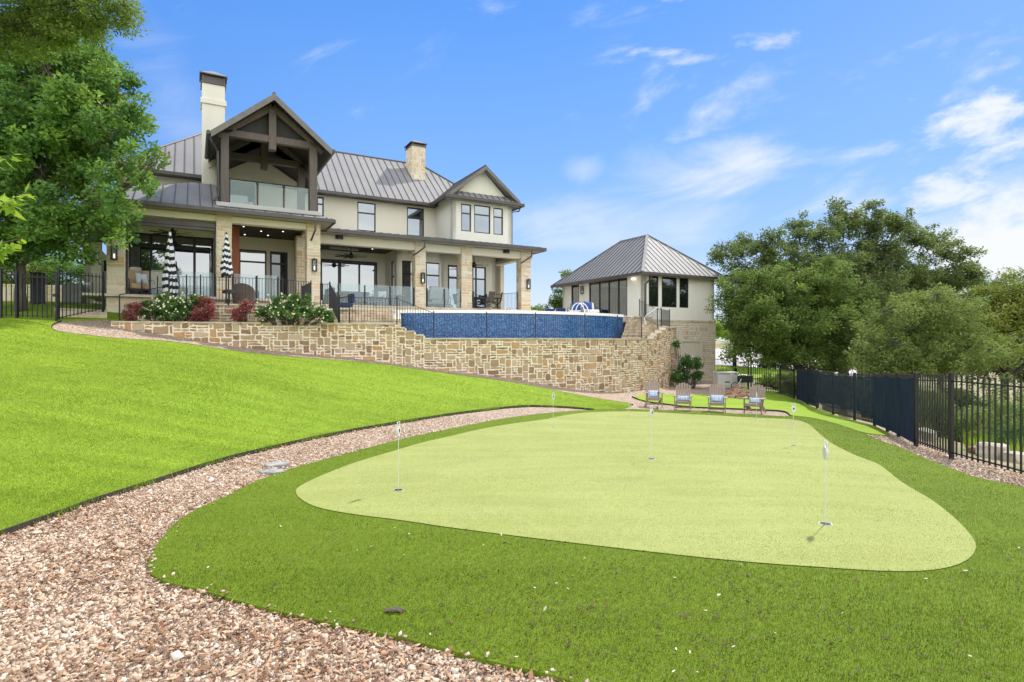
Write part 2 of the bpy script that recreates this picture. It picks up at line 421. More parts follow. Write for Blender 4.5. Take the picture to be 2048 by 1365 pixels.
def tag(o, label=None, cat=None, group=None, kind=None):
    if label: o['label'] = label
    if cat: o['category'] = cat
    if group: o['group'] = group
    if kind: o['kind'] = kind
    return o
def thing(name, label, cat, loc=(0, 0, 0), rz=0.0, group=None):
    o = bpy.data.objects.new(name, None); COL.objects.link(o)
    o.location = loc; o.rotation_euler = (0, 0, rz); o.empty_display_size = 0.3
    return tag(o, label, cat, group)
def copy_tree(o, parent=None):
    c = o.copy(); COL.objects.link(c)
    if parent is not None: c.parent = parent
    for ch in [x for x in o.children]: copy_tree(ch, c)
    return c
def dup(src, loc, rz, label, scale=None):
    c = copy_tree(src); c.location = loc; c.rotation_euler = (0, 0, rz); c['label'] = label
    if scale: c.scale = scale
    return c
def npmesh(name, V, FA, mats, rnd=None, parent=None, mi=None, smooth=False):
    V = np.asarray(V, np.float32); FA = np.asarray(FA, np.int32); n, k = FA.shape
    me = bpy.data.meshes.new(name)
    me.vertices.add(len(V)); me.vertices.foreach_set('co', V.ravel())
    me.loops.add(n * k); me.loops.foreach_set('vertex_index', FA.ravel())
    me.polygons.add(n); me.polygons.foreach_set('loop_start', np.arange(0, n * k, k, dtype=np.int32))
    if not isinstance(mats, (list, tuple)): mats = [mats]
    for m in mats: me.materials.append(m)
    if mi is not None: me.polygons.foreach_set('material_index', np.asarray(mi, np.int32))
    if rnd is not None:
        a = me.attributes.new('rnd', 'FLOAT', 'FACE'); a.data.foreach_set('value', np.asarray(rnd, np.float32))
    if smooth: me.polygons.foreach_set('use_smooth', np.ones(n, bool))
    me.update(calc_edges=True)
    o = bpy.data.objects.new(name, me); COL.objects.link(o)
    if parent is not None: o.parent = parent
    return o

# photograph pixel + distance -> point in the place
def P(px, py, d): return Vector(((px - 1024) / F * d, d, CZ - (py - 682.5) * d / F))

# stone facing: random squared blocks packed over a w x h patch; mp(s, z, out) -> point
def stonework(mb, w, h, mp, cell=(0.12, 0.10), maxw=4, maxh=2, gap=0.014, out=0.022, seed=0, jit=0.010, mortar=True, zlow=None, segs=None):
    rr = random.Random(seed)
    nx, nz = max(1, round(w / cell[0])), max(1, round(h / cell[1]))
    cw, ch = w / nx, h / nz
    used = [[False] * nx for _ in range(nz)]
    for j in range(nz):
        for i in range(nx):
            if used[j][i]: continue
            W = rr.choice([1, 2, 2] + list(range(2, maxw + 1))); H = rr.choice([1, 1] + list(range(1, maxh + 1)))
            if H >= 3 and W == 1: W = 2
            a = 1
            while a < W and i + a < nx and not used[j][i + a]: a += 1
            b = 1
            while b < H and j + b < nz and not any(used[j + b][i + q] for q in range(a)): b += 1
            for q in range(b):
                for k in range(a): used[j + q][i + k] = True
            x0, x1, z0, z1 = i * cw + gap, (i + a) * cw - gap, j * ch + gap, (j + b) * ch - gap
            if zlow is not None and z1 < zlow((x0 + x1) / 2) - 0.1: continue
            jx = lambda: rr.uniform(-jit, jit)
            cx4 = min(.02, (x1 - x0) * .12); cz4 = min(.02, (z1 - z0) * .12)
            ring = [(x0 + cx4 * rr.random() + jx(), z0 + cz4 * rr.random() + jx()), ((x0 + x1) / 2, z0 + jx()), (x1 + jx(), z0 + jx()), (x1 + jx(), (z0 + z1) / 2), (x1 + jx(), z1 + jx()), ((x0 + x1) / 2, z1 + jx()), (x0 + jx(), z1 + jx()), (x0 + jx(), (z0 + z1) / 2)]
            cx_, cz_ = (x0 + x1) / 2, (z0 + z1) / 2; o = out * rr.uniform(0.6, 1.4)
            bx, bz = min(0.014, (x1 - x0) * 0.2), min(0.014, (z1 - z0) * 0.2)
            inner = [(x + (bx if x < cx_ - 1e-3 else -bx if x > cx_ + 1e-3 else 0), z + (bz if z < cz_ - 1e-3 else -bz if z > cz_ + 1e-3 else 0)) for x, z in ring]
            vs = [mp(x, z, 0.0) for x, z in ring] + [mp(x, z, o) for x, z in inner]
            mb.add(vs, [(8, 9, 10, 11, 12, 13, 14, 15)] + [(k, (k + 1) % 8, 8 + (k + 1) % 8, 8 + k) for k in range(8)], 0, rr.random())
    if mortar:
        ns = segs or 1
        for k in range(ns):
            a, b = w * k / ns, w * (k + 1) / ns
            mb.add([mp(a, 0, 0.004), mp(b, 0, 0.004), mp(b, h, 0.004), mp(a, h, 0.004)], [(0, 1, 2, 3)], 1)
def stonebox(mb, x0, y0, x1, y1, z0, z1, seed=0, faces='fblr', top=False, **kw):
    e = 0.012
    if 'f' in faces: stonework(mb, x1 - x0, z1 - z0, lambda s_, z, o: (x0 + s_, y0 - o, z0 + z), seed=seed, **kw)
    if 'r' in faces: stonework(mb, y1 - y0, z1 - z0, lambda s_, z, o: (x1 + o, y0 + s_, z0 + z), seed=seed + 1, **kw)
    if 'b' in faces: stonework(mb, x1 - x0, z1 - z0, lambda s_, z, o: (x1 - s_, y1 + o, z0 + z), seed=seed + 2, **kw)
    if 'l' in faces: stonework(mb, y1 - y0, z1 - z0, lambda s_, z, o: (x0 - o, y1 - s_, z0 + z), seed=seed + 3, **kw)
    mb.box(x0, y0, z0, x1, y1, z1, 1)
# ------------------------------------------------------------------ terrain
CTRL = [(1651,1052,5.5),(799,983,6.75),(1303,920,8.6),(1587,893,10.8),(1107,851,13.9),(1258,834,16.5),(1525,842,16.5),
 (0,1365,3.0),(1024,1365,3.0),(2048,1365,3.0),(0,1070,5.2),(340,955,7.5),(640,870,10.8),(850,830,14.2),(1000,814,17.0),(1100,813,18.5),(1230,815,20),
 (2048,955,9.0),(1903,914,10.5),(1832,891.6,12.1),(1797,871.7,14.0),(1775,860.5,15.5),(1749,850.5,17.0),(1709,840.5,18.7),(1666,828,21.3),(1634,817,23.0),(1615,809,25.6),(1595,799,28.5),
 (1307,816,22.7),(1510,828,21.2),(1450,773,33.0),(1434,766,36.3),(1344,774,31),(1328,777,28.8),(1246,784,26.3),(1143,776,24.6),(1000,751,23.4),(864,737,22.7),(705,716,21.9),(473,694,20.7),(225,652.5,19.6),
 (1205,799.5,22.9),(1143,788,23.0),(1000,761.5,22.2),(742,727,20.7),(497,706.6,19.6),(351,684.6,19.0),(180,671,18.4),(101,656,18.1),
 (0,850,8.6),(0,740,12.0),(400,760,13.0),(700,790,15.3),(0,660,16.0),(0,637,17.4),(115,640,18.2),(60,613,22),(150,608,25),(-400,700,16),(-300,640,22),
 (1560,785,33),(1500,779,33.5),(1389,789,27),(1420,789,27.5)]
pts = [P(a, b, c) for a, b, c in CTRL]
pts += [Vector(p) for p in [(-6, 1, 0.0), (0, 0, 0.0), (6, 1, -0.1), (9, 4, -0.35), (14, 8, -1.1), (14, 13, -1.5), (17, 22, -2.0), (22, 30, -2.2), (26, 14, -2.6), (20, 4, -1.6),
                            (-14, 4, 1.2), (-20, 12, 1.9), (-26, 24, 3.2), (-12, -6, 0.6), (4, -8, 0.0), (0, 40, 0.3), (-14, 40, 2.6), (12, 40, -0.7), (20, 44, -0.5), (30, 40, -2.0)]]
PC = np.array([[p[0], p[1]] for p in pts]); PZ = np.array([p[2] for p in pts])
def tps(d2):
    return 0.5 * d2 * np.log(np.maximum(d2, 1e-9))
def _fit():
    n = len(PC); K = tps(((PC[:, None] - PC[None]) ** 2).sum(-1)) + np.eye(n) * 1.2
    A = np.zeros((n + 3, n + 3)); A[:n, :n] = K; A[:n, n] = 1; A[:n, n + 1:] = PC; A[n, :n] = 1; A[n + 1:, :n] = PC.T
    return np.linalg.solve(A, np.concatenate([PZ, [0, 0, 0]]))
WT = _fit()
def hz_np(X, Y):
    X = np.asarray(X, float).ravel(); Y = np.asarray(Y, float).ravel()
    out = np.empty(len(X)); n = len(PC)
    for i in range(0, len(X), 20000):
        x, y = X[i:i + 20000], Y[i:i + 20000]
        d2 = (x[:, None] - PC[None, :, 0]) ** 2 + (y[:, None] - PC[None, :, 1]) ** 2
        z = tps(d2) @ WT[:n] + WT[n] + WT[n + 1] * x + WT[n + 2] * y
        # outside the surveyed area the land settles to a gentle far level
        cx0, cy0 = np.clip(x, -24, 24), np.clip(y, -8, 42)
        dist = np.hypot(x - cx0, y - cy0)
        t_ = np.clip(dist / 26.0, 0, 1); t_ = t_ * t_ * (3 - 2 * t_)
        far = np.where(x > 6, -2.2 - np.clip((x - 20) / 40, 0, 1) * 5, 1.2 - np.clip((y - 45) / 60, 0, 1) * 6)
        # a rise with the drive behind the pool house
        far = far + 5.2 * np.exp(-((x - 30) ** 2 / 500 + (y - 82) ** 2 / 520))
        out[i:i + 20000] = z * (1 - t_) + far * t_
    return out
def gz(x, y): return float(hz_np([x], [y])[0])
def G(px, py, dz=0.0):
    """where the line of sight of a photograph pixel meets the land"""
    ds = np.linspace(1.5, 60, 2400); X = (px - 1024) / F * ds; Zr = CZ - (py - 682.5) * ds / F
    h = hz_np(X, ds) + dz; w = np.where(Zr < h)[0]
    d = ds[w[0]] if len(w) else 60.0
    return (float((px - 1024) / F * d), float(d))
def smooth_poly(p, it=1):
    for _ in range(it):
        q = []
        for i in range(len(p)):
            a, b = p[i], p[(i + 1) % len(p)]
            q += [(a[0] * .75 + b[0] * .25, a[1] * .75 + b[1] * .25), (a[0] * .25 + b[0] * .75, a[1] * .25 + b[1] * .75)]
        p = q
    return p
def inpoly(X, Y, poly):
    X = np.asarray(X); Y = np.asarray(Y); c = np.zeros(X.shape, bool); n = len(poly)
    for i in range(n):
        x0, y0 = poly[i]; x1, y1 = poly[(i + 1) % n]
        if y0 == y1: continue
        m = ((y0 > Y) != (y1 > Y)) & (X < (x1 - x0) * (Y - y0) / (y1 - y0) + x0)
        c ^= m
    return c
def dense(poly, step):
    out = []
    for i in range(len(poly)):
        a, b = Vector(poly[i]), Vector(poly[(i + 1) % len(poly)]); L = (b - a).length; k = max(1, int(L / step))
        for j in range(k): out.append(tuple(a.lerp(b, j / k)))
    return out
def sheet(name, poly, dz, mat, step=0.5, skirt=0.0):
    poly = dense(poly, step)
    xs = [p[0] for p in poly]; ys = [p[1] for p in poly]
    gx, gy = np.meshgrid(np.arange(min(xs), max(xs), step), np.arange(min(ys), max(ys), step))
    gx, gy = gx.ravel() + 0.013, gy.ravel() + 0.017
    m = inpoly(gx, gy, poly); gx, gy = gx[m], gy[m]
    # keep the interior points clear of the outline
    PA = np.array(poly); d = np.array([np.min((PA[:, 0] - a) ** 2 + (PA[:, 1] - b) ** 2) for a, b in zip(gx, gy)]) if len(gx) else np.array([])
    k = d > (step * 0.4) ** 2; gx, gy = gx[k], gy[k]
    V2 = [Vector(p) for p in poly] + [Vector((a, b)) for a, b in zip(gx, gy)]
    n = len(poly)
    v, e, f, *_ = delaunay_2d_cdt(V2, [], [list(range(n))], 1, 1e-5)
    X = np.array([p[0] for p in v]); Y = np.array([p[1] for p in v]); Z = hz_np(X, Y) + dz
    mb = MB(); mb.add(np.stack([X, Y, Z], 1).tolist(), [tuple(q) for q in f])
    if skirt:
        for i in range(n):
            a, b = poly[i], poly[(i + 1) % n]; za, zb = gz(*a) + dz, gz(*b) + dz
            mb.add([(a[0], a[1], za), (b[0], b[1], zb), (b[0], b[1], zb - skirt), (a[0], a[1], za - skirt)], [(0, 1, 2, 3)])
    o = mb.build(name, mat, smooth=True)
    return tag(o, kind='structure')

# materials for the ground
def grassmat(name, stops, fine, streak=None, white=0.0, rough=0.85, bumpk=0.6, patch=0.5, fleck=None):
    t = NT(name); v = t.geo()
    n1 = t.noise(v, fine, 3, 0.7); n2 = t.noise(v, fine * 0.22, 4, 0.65); n3 = t.noise(v, patch, 5, 0.6)
    f = t.math('ADD', t.math('MULTIPLY', n1, 0.5), t.math('ADD', t.math('MULTIPLY', n2, 0.25), t.math('MULTIPLY', n3, 0.25)))
    c = t.ramp(f, stops)
    if streak:
        s_ = t.noise(t.geo((0.35, 2.4, 1)), 1.1, 4, 0.6)
        c = t.mix(t.rng(s_, 0.42, 0.62, 0.0, streak[0]), c, streak[1])
    if white:
        w = t.math('MULTIPLY', t.rng(t.noise(v, fine * 1.3, 2, 0.8), 0.60, 0.70), t.rng(t.noise(v, 0.8, 4, 0.7), 0.42, 0.66, 0.15, 1.0))
        c = t.mix(t.math('MULTIPLY', w, white), c, (0.75, 0.76, 0.55))
    b = t.bsdf(Base_Color=c, Roughness=rough); b.inputs['Specular IOR Level'].default_value = 0.15
    t.l.new(t.bump(f, bumpk, 0.03), b.inputs['Normal'])
    return t.m
M_LAWN = grassmat('lawn_grass', [(0.30, (0.125, 0.205, 0.014)), (0.5, (0.20, 0.305, 0.022)), (0.7, (0.28, 0.39, 0.038))], 55, (0.45, (0.31, 0.42, 0.035)), patch=0.35)
M_TURF = grassmat('fringe_turf', [(0.30, (0.070, 0.115, 0.008)), (0.5, (0.125, 0.185, 0.012)), (0.7, (0.19, 0.255, 0.025))], 70, patch=0.5)
M_GREEN = grassmat('putting_turf', [(0.30, (0.21, 0.235, 0.058)), (0.5, (0.285, 0.31, 0.088)), (0.7, (0.365, 0.39, 0.13))], 75, (0.20, (0.40, 0.46, 0.16)), white=0.9, bumpk=0.25, patch=0.9)
t = NT('gravel_bed'); v = t.geo()
col = t.voro(v, 26, out='Color'); sepc = t.new('ShaderNodeSeparateColor'); t.l.new(col, sepc.inputs[0])
dd = t.voro(v, 26)
c = t.ramp(sepc.outputs[0], [(0.0, (0.23, 0.135, 0.08)), (0.22, (0.36, 0.24, 0.16)), (0.5, (0.47, 0.345, 0.255)), (0.8, (0.57, 0.45, 0.345)), (1.0, (0.68, 0.59, 0.48))])
c = t.mix(t.rng(dd, 0.35, 0.75, 0.0, 0.6), c, (0.10, 0.065, 0.045))
b = t.bsdf(Base_Color=c, Roughness=0.9)
t.l.new(t.bump(t.math('SUBTRACT', 1.0, dd), 0.9, 0.03), b.inputs['Normal'])
M_GRAVEL = t.m
t = NT('dry_hillside'); v = t.geo()
f = t.noise(v, 0.5, 7, 0.65); g = t.noise(v, 14, 5, 0.7)
c = t.ramp(f, [(0.30, (0.08, 0.14, 0.03)), (0.45, (0.17, 0.19, 0.06)), (0.55, (0.33, 0.25, 0.14)), (0.70, (0.46, 0.34, 0.22))])
c = t.mix(t.rng(g, 0.4, 0.7, 0, 0.4), c, (0.16, 0.12, 0.07))
b = t.bsdf(Base_Color=c, Roughness=0.95); t.l.new(t.bump(g, 0.6, 0.05), b.inputs['Normal'])
M_WILD = t.m
M_DRIVE = plain('pale_drive_concrete', (0.58, 0.53, 0.50), 0.9, noise=0.12, nscale=0.6)
M_EDGE = plain('rusted_steel_edging', (0.035, 0.026, 0.022), 0.8, noise=0.3, nscale=3)

# outlines, read off the photograph and laid on the land
O_GREEN = [(593,978),(637,956),(703,929),(791,903),(848,885.5),(900,874.6),(958.6,860),(1029,848),(1061,844),(1092,840),(1123,833),(1154,828),(1185,825.7),(1246,824),(1307,825),(1420,831),(1474,835),(1544,838),(1579,839.4),(1602,843),(1617,849),(1627,858),(1640,870),(1660,886.6),(1684,900),(1719,916),(1749,926.5),(1764,935),(1784,951),(1799,964),(1824,980),(1860,1000),(1900,1030),(1935,1065),(1953,1090),(1950,1110),(1930,1128),(1890,1141),(1830,1148),(1760,1147),(1700,1144),(1486,1128),(1290,1106),(1095,1083),(900,1060),(813,1046),(703,1032),(637,1019),(606,1006),(590,990)]
O_TURF = [(294,1147),(299,1114),(334,1066),(351,1048),(382,1026),(466,986.6),(527,956),(606,931.6),(703,905),(813,876.7),(900,859),(1000,838.4),(1072,829),(1143,822.5),(1187,820.6),(1246,819),(1287,819.4),(1348,821),(1420,822),(1450,826.5),(1526,830.6),(1567,833.6),(1579,832.5),(1622,836),(1660,845),(1699,857),(1722,865.5),(1759,881.6),(1797,894),(1846,916.5),(1909,941),(1958,957.6),(2048,976),(2200,1005),(2600,1085),(3200,1400),(2400,1900),(1500,1500),(1180,1382),(1100,1355),(981,1328),(913,1307.6),(776,1273),(639,1244),(502,1213.6),(400,1183),(334,1167)]
O_EDGE = [(-420,1230),(-200,1150),(-80,1098),(0,1070),(53,1052.5),(114,1030.5),(185,1004),(264,978),(374,942.6),(461,916),(549,895),(659,870),(791,847),(900,829),(1000,817),(1041,813.5),(1082,812.5),(1133,815),(1174,818.5),(1188,820)]
O_TIP = [(1215,819.6),(1242,818.5),(1266,810),(1254,806.7),(1205,799.5),(1143,788),(1082,776),(1000,762.5),(864,743.5),(742,727),(620,717.5),(497,706.6),(351,684.6),(242,678.5),(180,671.5),(145,668.4),(113,662.8),(101,656.5),(106,649),(117,644),(124,641)]
O_LAWN2 = [(1264,794),(1287,790),(1348,789),(1389,789),(1423,790),(1470,790),(1485,777.5),(1482,773),(1520,779),(1560,786),(1595,800),(1615,810),(1634,818),(1666,829),(1709,842),(1749,852),(1789,873),(1747,869),(1722,865),(1699,856.6),(1660,844.5),(1622,835.5),(1580,831.5),(1578,828),(1570,823.4),(1544,821),(1462,818),(1415,816),(1380,815),(1328,808),(1287,803.5)]
W_GREEN = [G(*p) for p in O_GREEN]
W_TURF = [G(*p) for p in O_TURF[:35]] + [(9.5, 4.2), (9.5, -3), (2, -3), (1.2, 1.6)] + [G(*p) for p in O_TURF[38:]]
E_LINE = [G(*p) for p in O_EDGE]
T_LINE = [G(*p) for p in O_TIP]
W_LAWN = E_LINE + T_LINE + [(-14.3, 20.6), (-11.5, 26), (-18, 33), (-30, 33), (-34, 10), (-22, -4), (-9, -3)]
W_LAWN2 = [G(*p) for p in O_LAWN2]
W_GRAVEL = [(-10, -4), (9, -4), (8.4, 6), (8.3, 9.2), (9.0, 12), (10.5, 15.5), (12.0, 20), (13.6, 24), (14.8, 29), (14.6, 33.5), (13.6, 38), (8, 39), (-4, 27), (-12, 24.5), (-18, 20), (-19, 12)]
sheet('gravel_path', W_GRAVEL, -0.03, M_GRAVEL, 0.6)
sheet('lawn', smooth_poly(W_LAWN), 0.012, M_LAWN, 0.5, 0.09)
sheet('small_lawn', smooth_poly(W_LAWN2), 0.008, M_LAWN, 0.5, 0.06)
sheet('turf_fringe', smooth_poly(W_TURF), 0.006, M_TURF, 0.35, 0.05)
sheet('putting_green', smooth_poly(W_GREEN, 2), 0.013, M_GREEN, 0.35, 0.0)
# one land sheet out to the horizon
def axis(lo, hi, step, far):
    a = list(np.arange(lo, hi + step, step)); s_ = step; x = a[-1]
    while x < far: s_ *= 1.35; x += s_; a.append(x)
    s_ = step; x = a[0]; b_ = []
    while x > -far: s_ *= 1.35; x -= s_; b_.append(x)
    return np.array(b_[::-1] + a)
ax_, ay_ = axis(-40, 50, 1.0, 3200), axis(-10, 110, 1.0, 3200)
GX, GY = np.meshgrid(ax_, ay_)
GZ = hz_np(GX, GY).reshape(GX.shape)
ins = inpoly(GX.ravel(), GY.ravel(), W_GRAVEL).reshape(GX.shape) | inpoly(GX.ravel(), GY.ravel(), W_LAWN).reshape(GX.shape)
GZ = GZ - np.where(ins, 0.35, 0.04)
GZ += np.where(ins, 0, 1) * (np.sin(GX * 1.7 + GY * 0.6) * np.cos(GY * 1.3 - GX * 0.4) * 0.05)
nx_, ny_ = len(ax_), len(ay_)
idx = np.arange(nx_ * ny_).reshape(ny_, nx_)
FA = np.stack([idx[:-1, :-1], idx[:-1, 1:], idx[1:, 1:], idx[1:, :-1]], -1).reshape(-1, 4)
tag(npmesh('ground', np.stack([GX.ravel(), GY.ravel(), GZ.ravel()], 1), FA, M_WILD, smooth=True), kind='structure')
# pale drive and verge behind the pool house
dr = [(14, 52), (40, 50), (60, 62), (60, 76), (34, 72), (14, 66)]
sheet('driveway', dr, 0.03, M_DRIVE, 2.0)
sheet('verge_lawn', [(13.5, 39.5), (32, 42), (36, 49.5), (14, 51.5)], 0.02, M_LAWN, 1.5)

# steel edging along the lawn, following the land
def edging(name, line, label, top=0.028, mat=M_EDGE, th=0.008):
    L = smooth_open(line); mb = MB()
    for i in range(len(L) - 1):
        (x0, y0), (x1, y1) = L[i], L[i + 1]
        d = Vector((x1 - x0, y1 - y0)); 
        if d.length < 1e-4: continue
        n = Vector((-d.y, d.x)).normalized() * th
        z0, z1 = gz(x0, y0), gz(x1, y1)
        vs = []
        for (x, y, z) in ((x0, y0, z0), (x1, y1, z1)):
            vs += [(x - n.x, y - n.y, z - 0.12), (x + n.x, y + n.y, z - 0.12), (x + n.x, y + n.y, z + top), (x - n.x, y - n.y, z + top)]
        mb.add(vs, [(0, 4, 5, 1), (1, 5, 6, 2), (2, 6, 7, 3), (3, 7, 4, 0)])
    o = mb.build(name, mat); return tag(o, label, 'edging')
def smooth_open(l, it=2):
    for _ in range(it):
        q = [l[0]]
        for a, b in zip(l[:-1], l[1:]):
            q += [(a[0] * .75 + b[0] * .25, a[1] * .75 + b[1] * .25), (a[0] * .25 + b[0] * .75, a[1] * .25 + b[1] * .75)]
        l = q + [l[-1]]
    return l
edging('lawn_edging', E_LINE, 'dark steel strip curving between the big lawn and the gravel path', 0.035)
edging('lawn_edging', T_LINE[2:], 'dark steel strip between the big lawn and gravel below the stone wall', 0.02)
edging('lawn_edging', [G(*p) for p in [(1264,794),(1287,803.5),(1328,808),(1380,815),(1415,816),(1462,818),(1544,821),(1570,823.4),(1578,828),(1580,831.5)]], 'dark steel strip curving between the garden chairs and the small lawn', 0.03)

# ------------------------------------------------------------------ gravel chips, litter and grass blades
def scatter(poly, n_per, dmax, falloff=3.0, dmin=2.3, holes=(), xr=1.05):
    """points whose density falls off with distance from the camera"""
    out = []
    d0 = dmin
    while d0 < dmax:
        d1 = min(dmax, d0 * 1.18)
        w = xr * 1024 / F * d1
        dens = n_per * min(1.0, (falloff / d0) ** 2)
        n = int(2 * w * (d1 - d0) * dens)
        X = rng.uniform(-w, w, n); Y = rng.uniform(d0, d1, n)
        m = inpoly(X, Y, poly) & (np.abs(X) < Y * xr * 1024 / F)
        for h in holes: m &= ~inpoly(X, Y, h)
        out.append(np.stack([X[m], Y[m]], 1)); d0 = d1
    return np.concatenate(out)
SG = smooth_poly(W_GREEN, 2); ST = smooth_poly(W_TURF); SL = smooth_poly(W_LAWN)

def chips(name, pts, size, mat, flat=0.45, long=1.0, lift=0.0, seed=1):
    r = np.random.default_rng(seed); n = len(pts)
    base = np.array([[-1, -1, -1], [1, -1, -1], [1, 1, -1], [-1, 1, -1], [-1, -1, 1], [1, -1, 1], [1, 1, 1], [-1, 1, 1]], float) * 0.5
    V = np.repeat(base[None], n, 0) * r.uniform(0.55, 1.15, (n, 8, 1)) + r.uniform(-0.13, 0.13, (n, 8, 3))
    s = size * r.lognormal(0, 0.33, (n, 1, 1)); V = V * s * np.array([1.15 * long, 0.85, flat * 1.5])[None, None]
    a = r.uniform(0, 2 * np.pi, n); tx = r.normal(0, 0.42, n); ty = r.normal(0, 0.42, n)
    def rot(V, ax, ang):
        c, s_ = np.cos(ang)[:, None], np.sin(ang)[:, None]; i, j = [(1, 2), (0, 2), (0, 1)][ax]
        W = V.copy(); W[..., i] = V[..., i] * c - V[..., j] * s_; W[..., j] = V[..., i] * s_ + V[..., j] * c; return W
    V = rot(rot(rot(V, 0, tx), 1, ty), 2, a)
    Z = hz_np(pts[:, 0], pts[:, 1]) + lift + r.uniform(-0.004, 0.010, n)
    V[..., 0] += pts[:, 0][:, None]; V[..., 1] += pts[:, 1][:, None]; V[..., 2] += Z[:, None]
    fq = np.array([(3, 2, 1, 0), (4, 5, 6, 7), (0, 1, 5, 4), (1, 2, 6, 5), (2, 3, 7, 6), (3, 0, 4, 7)])
    FA = (fq[None] + (np.arange(n) * 8)[:, None, None]).reshape(-1, 4)
    return npmesh(name, V.reshape(-1, 3), FA, mat, np.repeat(r.random(n), 6))
t = NT('gravel_chip'); r_ = t.attr()
c = t.ramp(r_, [(0.0, (0.22, 0.115, 0.065)), (0.16, (0.36, 0.235, 0.15)), (0.4, (0.47, 0.345, 0.24)), (0.68, (0.58, 0.455, 0.335)), (0.92, (0.67, 0.56, 0.445)), (1.0, (0.76, 0.70, 0.61))])
c = t.mix(t.rng(t.noise(t.geo(), 60, 3), 0.4, 0.8, 0, 0.4), c, (0.52, 0.38, 0.28))
b = t.bsdf(Base_Color=c, Roughness=0.85); M_CHIP = t.m
t = NT('dead_leaf'); r_ = t.attr()
c = t.ramp(r_, [(0.0, (0.09, 0.038, 0.016)), (0.35, (0.22, 0.10, 0.045)), (0.7, (0.42, 0.24, 0.12)), (1.0, (0.60, 0.43, 0.27))])
b = t.bsdf(Base_Color=c, Roughness=0.6); M_DEAD = t.m
M_TWIG = plain('dark_leaf_bits', (0.085, 0.05, 0.025), 0.8, noise=0.5, nscale=3)
gpts = scatter(W_GRAVEL, 4000, 15.0, 4.8, holes=(ST, SL))
chips_o = chips('gravel', gpts, 0.0172, M_CHIP, lift=-0.028); tag(chips_o, kind='stuff')
def flakes(name, pts, L, W, mat, seed, lift=0.0, tilt=0.35, curl=0.25, fine=False):
    r = np.random.default_rng(seed); n = len(pts)
    base = np.array([[-1, 0, 0], [-0.2, -1, 0], [0.5, -0.8, 0], [1, 0, 0], [0.5, 0.8, 0], [-0.2, 1, 0], [0.1, 0, -1]], float)
    V = np.repeat(base[None], n, 0) * r.uniform(0.75, 1.2, (n, 7, 1)); s = r.lognormal(0, 0.3, (n, 1, 1))
    V[..., 2] *= -curl * r.uniform(-1, 1, (n, 1))
    V = V * np.array([L / 2, W / 2, W / 2]) * s
    def rot(V, i, j, ang):
        c, s_ = np.cos(ang)[:, None], np.sin(ang)[:, None]; U_ = V.copy()
        U_[..., i] = V[..., i] * c - V[..., j] * s_; U_[..., j] = V[..., i] * s_ + V[..., j] * c; return U_
    V = rot(rot(rot(V, 1, 2, r.normal(0, tilt, n)), 0, 2, r.normal(0, tilt, n)), 0, 1, r.uniform(0, 6.283, n))
    Z = hz_np(pts[:, 0], pts[:, 1]) + lift + r.uniform(0, 0.006, n)
    V[..., 0] += pts[:, 0][:, None]; V[..., 1] += pts[:, 1][:, None]; V[..., 2] += Z[:, None]
    ft = np.array([(0, 1, 6), (1, 2, 6), (2, 3, 6), (3, 4, 6), (4, 5, 6), (5, 0, 6)])
    FA = (ft[None] + (np.arange(n) * 7)[:, None, None]).reshape(-1, 3)
    return npmesh(name, V.reshape(-1, 3), FA, mat, np.repeat(r.random(n), 6))
lp = scatter(W_GRAVEL, 1500, 12.0, 4.8, holes=(ST, SL))
# litter lies in drifts
nz_ = np.sin(lp[:, 0] * 2.1 + 1.3) * np.cos(lp[:, 1] * 2.6) + np.sin(lp[:, 0] * 5.1) * 0.4
lp = lp[(rng.random(len(lp)) < 0.55 + 0.35 * nz_)]
tag(flakes('leaf_litter', lp, 0.042, 0.013, M_DEAD, 5, -0.006), kind='stuff')
tp = scatter(ST, 480, 9.0, 3.4, holes=(SG,))
dn = np.exp(-((tp[:, 0] - 0.6) ** 2 / 3.2 + (tp[:, 1] - 3.6) ** 2 / 1.4))
tp = tp[rng.random(len(tp)) < 0.25 + 0.75 * dn]
tag(flakes('leaf_litter', tp, 0.019, 0.008, M_TWIG, 6, 0.021), kind='stuff')
wp = scatter(ST, 7, 8.0, 3.4, holes=(SG,)); wp = wp[rng.random(len(wp)) < 0.7]
M_PALELEAF = plain('pale_dead_leaf', (0.62, 0.52, 0.38), 0.7, noise=0.2)
tag(flakes('pale_leaf_litter', wp, 0.024, 0.011, M_PALELEAF, 8, 0.026), kind='stuff')

def blades(name, pts, h, w, mat, seed, lean=0.45, lift=0.0, wgrow=0.16, clump=0.0):
    r = np.random.default_rng(seed); n = len(pts); d = pts[:, 1]
    a = r.uniform(0, 2 * np.pi, n); hh = h * r.uniform(0.55, 1.15, n); ww = w * np.maximum(1, d * wgrow) * r.uniform(0.7, 1.3, n)
    ln = np.abs(r.normal(0, lean, n)) * hh; b_ = r.uniform(0, 2 * np.pi, n)
    Z = hz_np(pts[:, 0], pts[:, 1]) + lift
    B = np.stack([pts[:, 0], pts[:, 1], Z], 1)
    dx = np.stack([np.cos(a) * ww / 2, np.sin(a) * ww / 2, np.zeros(n)], 1)
    tip = B + np.stack([np.cos(b_) * ln, np.sin(b_) * ln, hh], 1)
    V = np.stack([B - dx, B + dx, tip], 1).reshape(-1, 3)
    FA = np.arange(n * 3).reshape(-1, 3)
    return npmesh(name, V, FA, mat, r.random(n))
